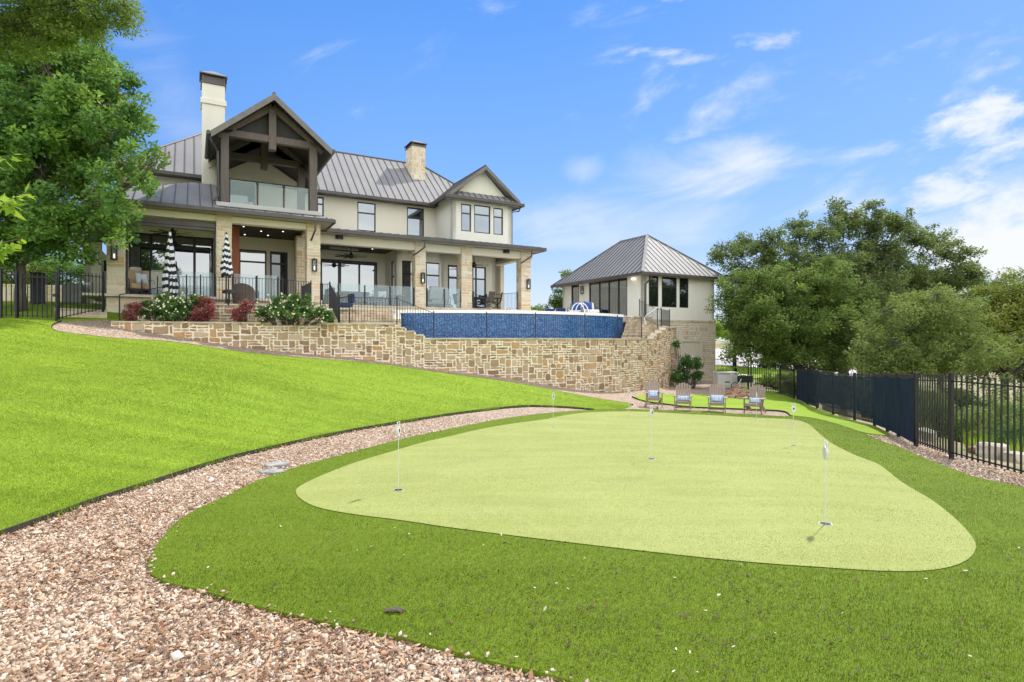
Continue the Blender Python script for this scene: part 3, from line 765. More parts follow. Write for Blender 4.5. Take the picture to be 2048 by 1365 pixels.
def blademat(name, stops, tr=0.35, white=0.0):
    t = NT(name); c = t.ramp(t.attr(), stops)
    n3 = t.noise(t.geo((0.6, 1.4, 1)), 0.55, 5, 0.65); c = t.mix(t.rng(n3, 0.42, 0.62, 0.0, 0.55), c, stops[-1][1]); n4 = t.noise(t.geo(), 1.6, 5, 0.7); c = t.mix(t.rng(n4, 0.46, 0.70, 0.0, 0.65), c, stops[0][1])
    if white: c = t.mix(t.math('MULTIPLY', t.rng(t.noise(t.geo((1, .6, 1)), 1.3, 5, .75), .50, .68, 0, white), t.rng(t.noise(t.geo(), 45, 3, .8), .45, .62)), c, (0.80, 0.80, 0.66))
    d = t.new('ShaderNodeBsdfDiffuse'); t.l.new(c, d.inputs[0]); tl = t.new('ShaderNodeBsdfTranslucent'); t.l.new(c, tl.inputs[0])
    g_ = t.new('ShaderNodeNewGeometry'); va = t.new('ShaderNodeVectorMath'); va.operation = 'ADD'; va.inputs[1].default_value = (0, 0, 1.6); t.l.new(g_.outputs['Normal'], va.inputs[0]); vn = t.new('ShaderNodeVectorMath'); vn.operation = 'NORMALIZE'; t.l.new(va.outputs[0], vn.inputs[0]); t.l.new(vn.outputs[0], d.inputs['Normal'])
    mx = t.new('ShaderNodeMixShader'); mx.inputs[0].default_value = tr
    t.l.new(d.outputs[0], mx.inputs[1]); t.l.new(tl.outputs[0], mx.inputs[2]); t.l.new(mx.outputs[0], t.out.inputs[0]); return t.m
M_BT = blademat('turf_blade', [(0.0, (0.060, 0.105, 0.008)), (0.5, (0.145, 0.215, 0.014)), (1.0, (0.26, 0.34, 0.035))])
M_BL = blademat('lawn_blade', [(0.0, (0.135, 0.225, 0.018)), (0.5, (0.235, 0.35, 0.032)), (1.0, (0.38, 0.48, 0.075))])
M_BG = blademat('green_blade', [(0.0, (0.20, 0.225, 0.052)), (0.5, (0.295, 0.325, 0.088)), (1.0, (0.48, 0.49, 0.19))], 0.25, white=0.85)
tb = scatter(ST, 15000, 24.0, 3.4, holes=(SG,))
tag(blades('turf_grass', tb, 0.026, 0.0035, M_BT, 11), kind='stuff')
lb = scatter(SL, 16000, 30.0, 5.2, dmin=4.0)
tag(blades('lawn_blades', lb, 0.026, 0.0035, M_BL, 12, 0.6, 0.01), kind='stuff')
gb = scatter(SG, 9000, 21.0, 3.8)
tag(blades('green_grass', gb, 0.011, 0.003, M_BG, 13, 0.7, 0.011), kind='stuff')
# blades leaning over the edging, chips kicked onto the turf, a few bigger stones
def along(line, n, spread):
    q = dense_open(smooth_open(line), .05); k = rng.integers(0, len(q), n); a = np.array(q)[k]; return a + rng.normal(0, spread, a.shape)
def dense_open(l, st):
    out = []
    for a, c_ in zip(l[:-1], l[1:]):
        L = math.hypot(c_[0] - a[0], c_[1] - a[1]); m = max(1, int(L / st)); out += [(a[0] + (c_[0] - a[0]) * j / m, a[1] + (c_[1] - a[1]) * j / m) for j in range(m)]
    return out
ep = along(E_LINE[3:], 9000, .022); clump = np.sin(ep[:, 0] * 7.1) + np.sin(ep[:, 1] * 5.3 + 2) + np.sin(ep[:, 0] * 2.3 + ep[:, 1]); ep = ep[(clump > .4) | (rng.random(len(ep)) < .25)]
tag(blades('edge_grass', ep, .070, .005, M_BL, 15, .7, .0, wgrow=.12), kind='stuff')
op = along(W_TURF[:12], 120, .04); op2 = along([W_TURF[k] for k in range(len(W_TURF) - 12, len(W_TURF))] + [W_TURF[0]], 190, .045)
tag(chips('loose_gravel', np.concatenate([op, op2]), .017, M_CHIP, lift=.012, seed=5), kind='stuff')
bg = scatter(W_GRAVEL, 10, 9.0, 4.8, holes=(ST, SL)); tag(chips('coarse_gravel', bg, .033, M_CHIP, lift=-.012, seed=6), kind='stuff')
print('chips', len(gpts), 'turf', len(tb), 'lawn', len(lb), 'green', len(gb))
# ------------------------------------------------------------------ the house (local axes: u along the facade, v into it, z up)
HA = R(28.9); HC, HS = math.cos(HA), math.sin(HA)
HO = ((640 - 1024) / F * 28, 28.0)
def hu(px, v, O=HO):
    r = (px - 1024) / F
    return (r * (O[1] + HC * v) - (O[0] - HS * v)) / (HC - r * HS)
def hz(px, py, v, O=HO):
    return CZ - (py - 682.5) * (O[1] + HC * v + HS * hu(px, v, O)) / F
def vof(px, u, O=HO):
    r = (px - 1024) / F
    return (O[0] + HC * u - r * (O[1] + HS * u)) / (HS + r * HC)
def hw(u, v, z, O=HO):
    return Vector((O[0] + HC * u - HS * v, O[1] + HS * u + HC * v, z))

def wallq(mb, m, a0, a1, z0, z1, ops, thick=0.25, mi=0, reveal=0.09, back=True):
    """a wall a0..a1 x z0..z1 with rectangular openings; m(a, z, depth) -> local point"""
    A = sorted({a0, a1} | {x for o in ops for x in (o[0], o[1])}); Zs = sorted({z0, z1} | {x for o in ops for x in (o[2], o[3])})
    for i in range(len(A) - 1):
        for j in range(len(Zs) - 1):
            ca, cz = (A[i] + A[i + 1]) / 2, (Zs[j] + Zs[j + 1]) / 2
            if any(o[0] < ca < o[1] and o[2] < cz < o[3] for o in ops): continue
            if not (a0 < ca < a1 and z0 < cz < z1): continue
            mb.add([m(A[i], Zs[j], 0), m(A[i + 1], Zs[j], 0), m(A[i + 1], Zs[j + 1], 0), m(A[i], Zs[j + 1], 0)], [(0, 1, 2, 3)], mi)
    for o in ops:
        p = [(o[0], o[2]), (o[1], o[2]), (o[1], o[3]), (o[0], o[3])]
        for k in range(4):
            q, r_ = p[k], p[(k + 1) % 4]
            mb.add([m(q[0], q[1], 0), m(r_[0], r_[1], 0), m(r_[0], r_[1], reveal), m(q[0], q[1], reveal)], [(0, 1, 2, 3)], mi)
    p = [(a0, z0), (a1, z0), (a1, z1), (a0, z1)]
    for k in range(4):
        q, r_ = p[k], p[(k + 1) % 4]
        mb.add([m(q[0], q[1], 0), m(r_[0], r_[1], 0), m(r_[0], r_[1], thick), m(q[0], q[1], thick)], [(0, 1, 2, 3)], mi)
    if back: mb.add([m(a0, z0, thick), m(a1, z0, thick), m(a1, z1, thick), m(a0, z1, thick)], [(3, 2, 1, 0)], mi)

def window(parent, m, a0, a1, z0, z1, vs=(), hs=(), fw=0.05, mat=GLASS, name='window', depth=0.05, dark=None):
    """frame (the part) with its pane (sub-part) set in an opening"""
    mb = MB()
    def fr(x0, x1, y0, y1, d0=depth - 0.03, d1=depth + 0.04):
        c = [m(x0, y0, d0), m(x1, y0, d0), m(x1, y1, d0), m(x0, y1, d0), m(x0, y0, d1), m(x1, y0, d1), m(x1, y1, d1), m(x0, y1, d1)]
        mb.add(c, [(0, 1, 2, 3), (7, 6, 5, 4), (0, 4, 5, 1), (1, 5, 6, 2), (2, 6, 7, 3), (3, 7, 4, 0)])
    e = 0.004
    fr(a0 + e, a0 + fw, z0 + e, z1 - e); fr(a1 - fw, a1 - e, z0 + e, z1 - e)
    fr(a0 + fw, a1 - fw, z0 + e, z0 + fw); fr(a0 + fw, a1 - fw, z1 - fw, z1 - e)
    for x in vs: fr(x - fw * 0.6, x + fw * 0.6, z0 + fw, z1 - fw, depth - 0.026, depth + 0.036)
    for y in hs: fr(a0 + fw, a1 - fw, y - fw * 0.6, y + fw * 0.6, depth - 0.022, depth + 0.032)
    w = mb.build(name, FRAMEM, parent)
    pb = MB(); pb.add([m(a0 + fw * .5, z0 + fw * .5, depth + 0.01), m(a1 - fw * .5, z0 + fw * .5, depth + 0.01), m(a1 - fw * .5, z1 - fw * .5, depth + 0.01), m(a0 + fw * .5, z1 - fw * .5, depth + 0.01)], [(0, 1, 2, 3)])
    pb.build('pane', mat, w)
    return w
def fm(v): return lambda a, z, d: (a, v + d, z)      # a wall facing the camera side (-v)
def lm(u): return lambda a, z, d: (u + d, a, z)      # a wall facing left (-u)
def rmp(u): return lambda a, z, d: (u - d, a, z)     # a wall facing right (+u)

def seamroof(mb, poly, sdir, pitch=0.42, th=0.10, w=0.022, h=0.035, mi_s=1, margin=0.02):
    """flat roof plane (local 3D polygon) with standing seams running along sdir"""
    P0 = [Vector(p) for p in poly]; n = (P0[1] - P0[0]).cross(P0[2] - P0[0]).normalized()
    if n.z < 0: n = -n
    sd = (Vector(sdir) - n * Vector(sdir).dot(n)).normalized(); cr = n.cross(sd)
    mb.add(P0, [tuple(range(len(P0)))], 0)
    mb.add([p - Vector((0, 0, th)) for p in P0], [tuple(range(len(P0)))[::-1]], 0)
    for i in range(len(P0)):
        a, b = P0[i], P0[(i + 1) % len(P0)]; dz = Vector((0, 0, th))
        mb.add([a, b, b - dz, a - dz], [(0, 1, 2, 3)], 0)
    cs = [p.dot(cr) for p in P0]; c = min(cs) + pitch * 0.5
    while c < max(cs) - 0.03:
        hits = []
        for i in range(len(P0)):
            a, b = P0[i], P0[(i + 1) % len(P0)]; ca, cb = a.dot(cr) - c, b.dot(cr) - c
            if ca * cb < 0: hits.append(a.lerp(b, ca / (ca - cb)))
        if len(hits) >= 2:
            hits.sort(key=lambda p: p.dot(sd)); a, b = hits[0] + sd * margin, hits[-1] - sd * margin
            if (b - a).length > 0.06:
                mb.bar(a + n * h / 2, b + n * h / 2, w, h, mi_s, up=n)
        c += pitch
def ridgecap(mb, a, b, r=0.055, mi=1):
    mb.tube([a, b], r, 6, mi)

house = thing('house', 'large cream stucco house with stone columns and grey metal roofs above the pool', 'house', (HO[0], HO[1], 0), HA)
FL = 3.55
# --- levels read off the photograph
ZE = hz(700, 461, -.6)            # porch gutter top
ZEb = ZE - 0.22
SOFF = plain('soffit_paint', (0.34, 0.30, 0.245), 0.8, noise=0.08)
ZBM = hz(700, 490, 0)             # bottom of the porch beams
UE = 9.81                         # upper eaves
B1, B2, B3, TW = 3.6, 1.45, 1.95, 1.0
uT0 = hu(870, B1); uT1 = hu(1023.6, TW)
uPR = hu(1088, -.6)
# porch floor and its stone face
mb = MB(); mb.box(-9.0, -2.45, FL - 0.10, -0.36, 1.6, FL, 0); mb.box(-0.36, -0.06, FL - 0.10, 12.3, B1, FL, 0)
mb.build('porch_floor', PAVE, house, bevel=0.01)
mb = MB()
stonebox(mb, -0.36, -0.02, 12.25, 3.3, 2.35, FL - 0.10, seed=3, faces='flr', cell=(0.20, 0.17), maxw=4, maxh=2)
stonebox(mb, -8.26, -2.2, -0.34, 1.5, 1.4, FL - 0.10, seed=5, faces='flr', cell=(0.20, 0.17), maxw=4, maxh=2)
mb.build('porch_base', BLOCK, house)
# --- stone columns
def column(u0, u1, v0, v1, z0, z1, seed, name='column'):
    mb = MB(); stonebox(mb, u0, v0, u1, v1, z0, z1, seed=seed, cell=(0.15, 0.14), maxw=4, maxh=2, gap=0.009, out=0.016)
    return mb.build(name, BLOCK, house)
cu = [(hu(831, 0), hu(851.5, 0)), (hu(923.5, 0), hu(944, 0)), (hu(1043, 0), hu(1061.5, 0))]
for k, (a, b) in enumerate(cu): column(a, b, 0.0, 0.60, FL - 1.2, ZEb + 0.06, 20 + 7 * k)
column(hu(614.5, -2.2), hu(640.2, -2.2), -2.2, -1.6, 1.3, 6.98, 50)
column(hu(593.4, 0), hu(593.4, 0) + 0.55, 0.0, 0.55, FL, 6.75, 60)
column(hu(433, -2.2), hu(463, -2.2), -2.2, -1.6, 1.3, 6.98, 70)
column(hu(213.6, -2.2), hu(249.6, -2.2), -2.2, -1.6, 1.2, 6.98, 80)
# --- beams over the porches
mb = MB()
mb.box(-0.30, 0.08, ZBM, 12.0, 0.52, ZEb + 0.02)
for a, b in cu: mb.box(a + 0.08, 0.52, ZBM + 0.003, b - 0.08, B2 if a < 9 else B1, 6.95)
mb.build('porch_beam', TRIM, house, bevel=0.008)
mb = MB()
ZL = 7.12
zb2 = hz(520, 450, -2.2)
mb.box(-8.2, -2.12, zb2, -0.5, -1.68, ZL - 0.16)
mb.box(-0.86, -1.68, zb2 + 0.003, -0.5, 2.2, ZL - 0.18)
mb.box(-4.45, -1.68, zb2 + 0.003, -4.08, 1.6, ZL - 0.18); mb.box(-8.18, -1.6, zb2 + 0.003, -7.8, 1.6, ZL - 0.18)
mb.build('porch_beam', TRIM, house, bevel=0.008)
# ceilings
MB().box(-0.3, 0.53, 6.72, 12.0, B1, 6.80).build('porch_ceiling', CEIL, house)
MB().box(-4.07, -1.67, 6.86, -0.87, 2.3, 6.93).build('porch_ceiling', CEIL, house)
MB().box(-8.15, -1.67, 7.05, -4.46, 1.6, 7.11).build('porch_ceiling', STUCCO, house)
# --- ground floor walls
def ops_px(v, items, O=HO):
    return [(hu(a, v, O), hu(b, v, O), z0, z1) for a, b, z0, z1 in items]
# left bay
zt = hz(300, 467, 1.5)
o1 = ops_px(1.5, [(257, 427, FL, zt)])
mb = MB(); wallq(mb, fm(1.5), -8.25, -3.9, FL, 7.1, o1)
o2 = ops_px(2.2, [(478, 533, FL, hz(505, 500, 2.2)), (540, 575.5, FL, hz(555, 504, 2.2))])
wallq(mb, fm(2.2), -3.9, -0.5, FL, 7.1, o2)
wallq(mb, lm(-0.86), 0.6, 2.2, FL, 6.86, [])
# right porch
zsl = hz(650, 518, B1)
o3 = ops_px(B1, [(641.5, 754.5, FL, zsl)])
wallq(mb, fm(B1), -0.85, uT0 - 3.0, FL, 7.3, o3)
uc = hu(793, B2)
o4 = [(vof(788.5, uc), vof(781.5, uc), FL + 0.05, 6.15)]
wallq(mb, lm(uc), B2, B1, FL, 6.86, o4)
zw = 6.13
o5 = ops_px(B2, [(804, 827, FL + .15, zw), (851.5, 882.5, FL + .15, zw)])
u5 = hu(887, B2)
wallq(mb, fm(B2), uc, u5, FL, 6.86, o5)
wallq(mb, rmp(u5), B2, B3, FL, 6.86, [])
o6 = ops_px(B3, [(895.5, 917.5, FL + 0.02, zw), (945, 972, FL + .15, zw)])
u6 = hu(991, B3)
wallq(mb, fm(B3), u5 - 0.02, u6, FL, 6.86, o6)
wallq(mb, rmp(u6), B3, 9.5, FL, 6.86, [])
mb.build('ground_floor_wall', STUCCO, house)
def cols(o, n): return [o[0] + (o[1] - o[0]) * k / n for k in range(1, n)]
pxu = lambda px, v: hu(px, v)
window(house, fm(1.5), *o1[0], vs=[pxu(302, 1.5), pxu(347, 1.5), pxu(389, 1.5)], hs=[hz(300, 492, 1.5)], fw=0.09)
w_ = window(house, fm(2.2), *o2[0], hs=[hz(505, 524, 2.2)], fw=0.07)
w_ = window(house, fm(2.2), *o2[1], hs=[hz(555, 528, 2.2)], fw=0.09, name='door', mat=GLASSD)
MB().tube([(o2[1][0] + 0.13, 2.22, FL + 0.95), (o2[1][0] + 0.13, 2.22, FL + 1.25)], 0.018).build('handle', SILVER, w_)
sl_ = window(house, fm(B1), *o3[0], vs=[pxu(719, B1)], hs=[zsl - 0.16], fw=0.08, name='sliding_door')
MB().box(pxu(676.5, B1), B1 + 0.01, FL + 0.05, pxu(682.5, B1), B1 + 0.09, zsl - 0.06).build('mullion', FRAMEM, sl_)
window(house, lm(uc), *o4[0], hs=[FL + 1.75], fw=0.06)
for o in o5: window(house, fm(B2), *o, hs=[o[3] - 0.72], fw=0.07)
window(house, fm(B3), *o6[0], hs=[o6[0][3] - 0.72], fw=0.10, name='door')
window(house, fm(B3), *o6[1], vs=[o6[1][0] + 0.25], hs=[o6[1][3] - 0.72], fw=0.07)
# cedar panel and curtain-like blind inside the left bay
MB().box(hu(463.5, -.4) - 0.1, -0.4, FL, hu(479, -.4), -0.30, 6.86).build('cedar_panel', CEDAR, house)
# rolled screens at the head of the left bay, side posts
mb = MB(); mb.box(-7.66, -2.06, 6.42, -4.56, -1.86, 6.60); mb.box(-7.66, -2.03, 6.30, -4.56, -1.90, 6.42)
mb.build('roller_screen', BRONZE, house, bevel=0.01)
for u_ in (-7.66, -4.62): MB().box(u_, -2.0, FL, u_ + .06, -1.92, 6.30).build('screen_track', BLACK, house)
rv, rz = 7.1, 13.25; pk = (rz - UE) / (rv - (B1 - .5))
e0v = B1 - 0.5
def hipu():
    best = None
    for k in range(400):
        uL = -16 + k * 0.03; er = 0
        for px, py in ((305, 300), (399, 271)):
            b = min(abs(CZ - (hz_ - CZ) * 0 - CZ) for hz_ in (0,)) if False else 9
            for q in range(0, 60):
                t_ = q * 0.07; w = hw(uL + t_, e0v + t_, UE + pk * t_)
                X, Y = 1024 + F * w.x / w.y, 682.5 - F * (w.z - CZ) / w.y
                b = min(b, abs(X - px) * 0.3 + abs(Y - py)) if abs(X - px) < 25 else b
            er += b
        if best is None or er < best[0]: best = (er, uL)
    return best[1]
uL = hipu(); 
# --- upper storey
o7 = ops_px(B1, [(634, 647.5, hz(640, 433, B1), hz(640, 394, B1)), (714.8, 751.4, hz(733, 463, B1), hz(733, 405.5, B1)), (814, 848, hz(831, 473, B1), hz(831, 416, B1))])
mb = MB(); wallq(mb, fm(B1), uL + .5, uT0, 7.3, UE + 0.05, o7)
wallq(mb, rmp(12.0), B1, 11.0, 3.5, 7.3, [])
mb.build('upper_wall', STUCCO, house)
for o in o7: window(house, fm(B1), *o, hs=[o[2] + (o[3] - o[2]) * 0.63], fw=0.06, mat=GLASS)
mb = MB()
o8 = ops_px(TW, [(922.3, 942.3, hz(932, 463, TW), hz(932, 408.5, TW)), (948.4, 980.7, hz(965, 467, TW), hz(965, 411.5, TW)), (986.9, 1006, hz(996, 470, TW), hz(996, 416.5, TW))])
wallq(mb, fm(TW), uT0, uT1, 7.0, UE + 0.1, o8)
wallq(mb, lm(uT0), TW, B1, 7.0, UE + 0.1, [])
wallq(mb, rmp(uT1), TW, 9.0, 7.0, UE + 0.1, [])
# gable triangle
uc_, zg = (uT0 + uT1) / 2, 11.62
mb.add([(uT0 + 0.1, TW + 0.06, 9.9), (uT1 - 0.1, TW + 0.06, 9.9), (uc_, TW + 0.06, zg)], [(0, 1, 2)])
mb.build('tower_wall', STUCCO_G, house)
for o in o8: window(house, fm(TW), *o, hs=[o[2] + (o[3] - o[2]) * 0.66], fw=0.055)
# --- roofs
mb = MB()
wd = rv - e0v
print('left hip at', uL)
uRr = hu(842, rv); uRe = uRr + wd
front = [(uL, e0v, UE), (uRe, e0v, UE), (uRr, rv, rz), (uL + wd, rv, rz)]
seamroof(mb, front, (0, 1, pk))
seamroof(mb, [(uL, e0v, UE), (uL + wd, rv, rz), (uL, rv + wd, UE)], (1, 0, pk))
seamroof(mb, [(uRe, e0v, UE), (uRe, rv + wd, UE), (uRr, rv, rz)], (-1, 0, pk))
seamroof(mb, [(uL, rv + wd, UE), (uL + wd, rv, rz), (uRr, rv, rz), (uRe, rv + wd, UE)], (0, -1, pk))
ridgecap(mb, (uL + wd, rv, rz + .02), (uRr, rv, rz + .02)); ridgecap(mb, (uRr, rv, rz + .02), (uRe, e0v, UE + .02)); ridgecap(mb, (uL + wd, rv, rz + .02), (uL, e0v, UE + .02))
mb.build('main_roof', [ROOF, SEAM], house)
mb = MB(); mb.box(uL, e0v - 0.12, UE - 0.16, uT0 - 0.1, e0v, UE + 0.02); mb.box(uL, e0v, UE - 0.14, uT0, B1, UE - 0.101); mb.build('gutter', BRONZE, house, bevel=0.02)
# closing walls at the back and sides of the upper storey
mb = MB(); mb.box(uL + .5, B1 + 0.3, 7.3, uL + .7, 10.6, UE); mb.box(uL + .5, 10.6, 3.5, 12.0, 10.8, UE); mb.build('rear_wall', STUCCO, house)
# tower gable roof
mb = MB()
gv = TW - 0.42; ov = 0.46; gz_e = UE - 0.02; zr = hz(968.6, 331.6, gv)
uL2, uR2 = uT0 - ov, uT1 + ov; um = (uL2 + uR2) / 2; slope2 = (zr - gz_e) / (um - uL2)
vb = 7.0
seamroof(mb, [(uL2, gv, gz_e), (um, gv, zr), (um, vb, zr), (uL2, vb, gz_e)], (1, 0, slope2))
seamroof(mb, [(uR2, gv, gz_e), (uR2, vb, gz_e), (um, vb, zr), (um, gv, zr)], (-1, 0, slope2))
ridgecap(mb, (um, gv, zr + .02), (um, vb, zr + .02))
# pent roof across the gable foot
seamroof(mb, [(uL2 + .12, gv, gz_e + .03), (uR2 - .12, gv, gz_e + .03), (uR2 - .55, TW + 0.02, gz_e + .40), (uL2 + .55, TW + 0.02, gz_e + .40)], (0, 1, 1), pitch=0.38)
mb.build('tower_roof', [ROOF, SEAM], house)
def barge(mb, u0, um, u1, v, z0, z1, w=0.22, th=0.05):
    for a, za, b, zb in ((u0, z0, um, z1), (um, z1, u1, z0)):
        mb.add([(a, v, za + .03), (b, v, zb + .03), (b, v, zb - w), (a, v, za - w), (a, v - th, za + .03), (b, v - th, zb + .03), (b, v - th, zb - w), (a, v - th, za - w)],
               [(0, 1, 2, 3), (7, 6, 5, 4), (0, 4, 5, 1), (3, 2, 6, 7), (0, 3, 7, 4), (1, 5, 6, 2)])
mb = MB(); barge(mb, uL2 + .14, um, uR2 - .14, gv, gz_e + .12, zr - .02, 0.20); mb.build('bargeboard', BARGE, house)
mb = MB(); mb.box(uL2, gv - 0.12, gz_e - 0.16, uR2, gv, gz_e + 0.02); mb.box(uL2 - 0.12, gv - 0.12, gz_e - 0.163, uL2, B1 - 0.5, gz_e + 0.017); mb.box(uR2, gv - 0.12, gz_e - 0.163, uR2 + .12, 7, gz_e + 0.017)
mb.build('gutter', BRONZE, house, bevel=0.02)
MB().box(uL2, gv, gz_e - 0.13, uR2, TW, gz_e - 0.10).build('soffit', SOFF, house)
mb = MB(); mb.tube([(uR2 - 0.05, gv + .1, gz_e - .15), (uR2 - 0.1, gv + .2, gz_e - .38), (uT1 + .06, TW + .1, gz_e - .42), (uT1 + .06, TW + .1, 7.2)], 0.045); mb.build('downspout', BRONZE, house)
# porch roof
mb = MB()
ve = -0.62
seamroof(mb, [(-0.75, ve, ZE), (uPR, ve, ZE), (uPR - 1.1, B1 - 0.2, ZE + 0.68), (-0.75, B1 - 0.2, ZE + 0.68)], (0, 1, 0.2))
seamroof(mb, [(uPR, ve, ZE), (uPR, B1 + 3, ZE), (uPR - 1.1, B1 + 3, ZE + 0.68), (uPR - 1.1, B1 - .2, ZE + 0.68)], (-1, 0, 0.4))
mb.build('porch_roof', [ROOF, SEAM], house)
mb = MB(); mb.box(-0.36, ve - 0.13, ZEb + .02, uPR + .1, ve, ZE - 0.01); mb.box(uPR, ve, ZEb + .02, uPR + .12, B1 + 3, ZE - 0.013)
mb.build('gutter', BRONZE, house, bevel=0.02)
mb = MB(); mb.box(-0.3, ve, ZEb + 0.04, uPR, 0.07, ZEb + 0.07); mb.box(12.0, 0.07, ZEb + .04, uPR, B1 + 3, ZEb + .07); mb.build('soffit', SOFF, house)
def spout(px, vv, z, dx):
    u = hu(px, vv)
    mb = MB(); mb.tube([(u, vv - .02, z), (u, vv - .02, z - .42), (u - dx * .2, vv + .25, z - .62), (u - dx * .42, vv + .50, z - .80)], [0.045] * 4); mb.build('downspout', BRONZE, house)
spout(849, ve - .05, ZEb + .1, 1); spout(1063, ve - .05, ZEb + .1, 1); spout(630.5, -2.8, 7.0, 0.2)
# left block: low roof, balcony skirt
mb = MB()
ev = -2.75; zc_ = hz(404, 368.5, 1.0)
sl2 = (zc_ - ZL) / (1.0 - ev); top_v = 1.15; run = top_v - ev; zt2 = ZL + sl2 * run
ul0 = -9.1
seamroof(mb, [(ul0, ev, ZL), (-4.45, ev, ZL), (-4.45, top_v, zt2), (ul0 + run * 0.95, top_v, zt2)], (0, 1, sl2), pitch=0.45)
seamroof(mb, [(ul0, ev, ZL), (ul0 + run * .95, top_v, zt2), (ul0 + run * .95, top_v + 2, zt2), (ul0, top_v + 2.5, ZL)], (1, 0, .5), pitch=0.45)
seamroof(mb, [(-4.45, ev, ZL), (0.05, ev, ZL), (-0.45, -2.25, ZL + .2), (-4.45, -2.25, ZL + .2)], (0, 1, .4), pitch=0.5)
seamroof(mb, [(0.05, ev, ZL), (0.05, B1, ZL), (-0.45, B1, ZL + .2), (-0.45, -2.25, ZL + .2)], (-1, 0, .4), pitch=0.5)
mb.build('low_roof', [ROOF, SEAM], house)
mb = MB(); mb.box(ul0, ev - .12, ZL - .17, 0.12, ev, ZL - .005); mb.box(0.05, ev, ZL - .17, .17, B1, ZL - .008); mb.build('gutter', BRONZE, house, bevel=0.02)
mb = MB(); mb.box(ul0, ev, ZL - .14, 0.05, -2.13, ZL - .11); mb.box(-0.5, -2.12, ZL - .14, 0.05, B1, ZL - .11); mb.build('soffit', SOFF, house)
# --- balcony
zb = hz(445, 404, -2.3); zbr = zb
mb = MB(); mb.box(-4.55, -2.42, zb - 0.20, -0.40, -1.9, zb - 0.02); mb.box(-4.5, -1.9, zb - 0.18, -0.45, 2.0, zb - 0.03); mb.build('balcony_floor', stucco('ledge_stucco', (0.46, 0.45, 0.43), (0.55, 0.54, 0.52)), house, bevel=0.02)
gL, gR = hu(421.5, -2.75), hu(663, -2.75); gzE = 10.16; gM = (gL + gR) / 2; gzR = 12.12; gb = 0.8
p0, p1 = (-4.37, -4.07), (-0.87, -0.54)
for a, b in (p0, p1):
    for v0 in (-2.3, 0.9): MB().box(a, v0, zb - .02, b, v0 + 0.30, 10.36).build('timber_post', TIMBER, house, bevel=0.012)
gs = (gzR - gzE) / (gM - gL)
mb = MB()
for v0 in (-2.28, 0.9):
    mb.box(-4.40, v0, 10.26, -0.50, v0 + .28, 10.54)
    mb.box(gM - .15, v0 - .03, 9.95, gM + .15, v0 + .31, gzR - .35)
    for a, b in ((gL + .25, gM), (gR - .25, gM)):
        za = gzE + gs * 0.25 - 0.16
        mb.bar((a, v0 + .14, za), (b, v0 + .14, gzR - .34), 0.26, 0.28, 0, up=(0, 1, 0))
mb.bar((p1[0] + .15, -2.0, 8.9), (p1[0] + .15, 0.9, 10.3), 0.18, 0.2)
mb.build('timber_truss', TIMBER, house, bevel=0.008)
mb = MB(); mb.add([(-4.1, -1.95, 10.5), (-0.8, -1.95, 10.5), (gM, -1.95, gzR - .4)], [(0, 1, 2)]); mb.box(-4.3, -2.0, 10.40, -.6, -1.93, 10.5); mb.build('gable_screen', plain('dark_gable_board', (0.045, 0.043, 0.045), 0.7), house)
# gable roof over the balcony
mb = MB(); gv0, gv1 = -2.85, 6.0
for (a, b) in ((gL, gM), (gR, gM)):
    seamroof(mb, [(a, gv0, gzE), (b, gv0, gzR), (b, gv1, gzR), (a, gv1, gzE)], (1 if a < b else -1, 0, gs), th=0.14)
ridgecap(mb, (gM, gv0, gzR + .03), (gM, gv1, gzR + .03), 0.07)
mb.build('balcony_roof', [ROOF, SEAM], house)
mb = MB(); barge(mb, gL, gM, gR, gv0, gzE - .02, gzR - .02, 0.24, 0.06); mb.build('bargeboard', BARGE, house)
mb = MB(); 
for a, b in ((gL, gM), (gR, gM)):
    mb.add([(a, gv0 + .02, gzE - .15), (b, gv0 + .02, gzR - .16), (b, gv1, gzR - .16), (a, gv1, gzE - .15)], [(0, 1, 2, 3)])
for s_ in (-1, 1): mb.add([(gM, 1.25, 11.15), (gM + s_ * 2.35, 1.25, 9.75), (gM + s_ * 2.35, 3.02, 9.75), (gM, 3.02, 11.15)], [(0, 1, 2, 3)])
mb.build('balcony_ceiling', CEIL, house)
mb = MB(); mb.tube([(gL - .08, gv0, gzE - .05), (gL - .08, 0.9, gzE - .05)], 0.085, 8); mb.tube([(gR + .08, gv0, gzE - .05), (gR + .08, 3.4, gzE - .05)], 0.085, 8); mb.build('gutter', BRONZE, house)
mb = MB(); mb.tube([(gL - .08, gv0 + .1, gzE - .1), (gL + .02, gv0 + .15, gzE - .35), (-4.48, -2.25, gzE - .6), (-4.48, -2.25, 7.75), (-4.62, -2.35, 7.5)], 0.045); mb.build('downspout', BRONZE, house)
mb = MB(); wallq(mb, fm(3.0), -4.7, -0.3, zb - .1, 9.75, [(-3.9, -2.6, zb, zb + 2.35)]); mb.add([(-4.7, 3.0, 9.75), (-.1, 3.0, 9.75), (gM, 3.0, 11.1)], [(0, 1, 2)]); wallq(mb, rmp(-4.7), 1.4, 3.0, zb - .1, 9.8, []); mb.box(-4.5, 1.9, zb - .18, -.45, 3.0, zb - .035)
mb.build('balcony_wall', STUCCO, house)
w_ = window(house, fm(3.0), -3.9, -2.6, zb, zb + 2.35, fw=.09, name='door', mat=GLASSD)
gr = MB()
us = [-4.07, -2.98, -1.93, -0.87]
bal_o = MB().box(-4.07, -2.26, zb - .06, -.87, -2.21, zb - .02).build('balcony_rail', BLACK, house)
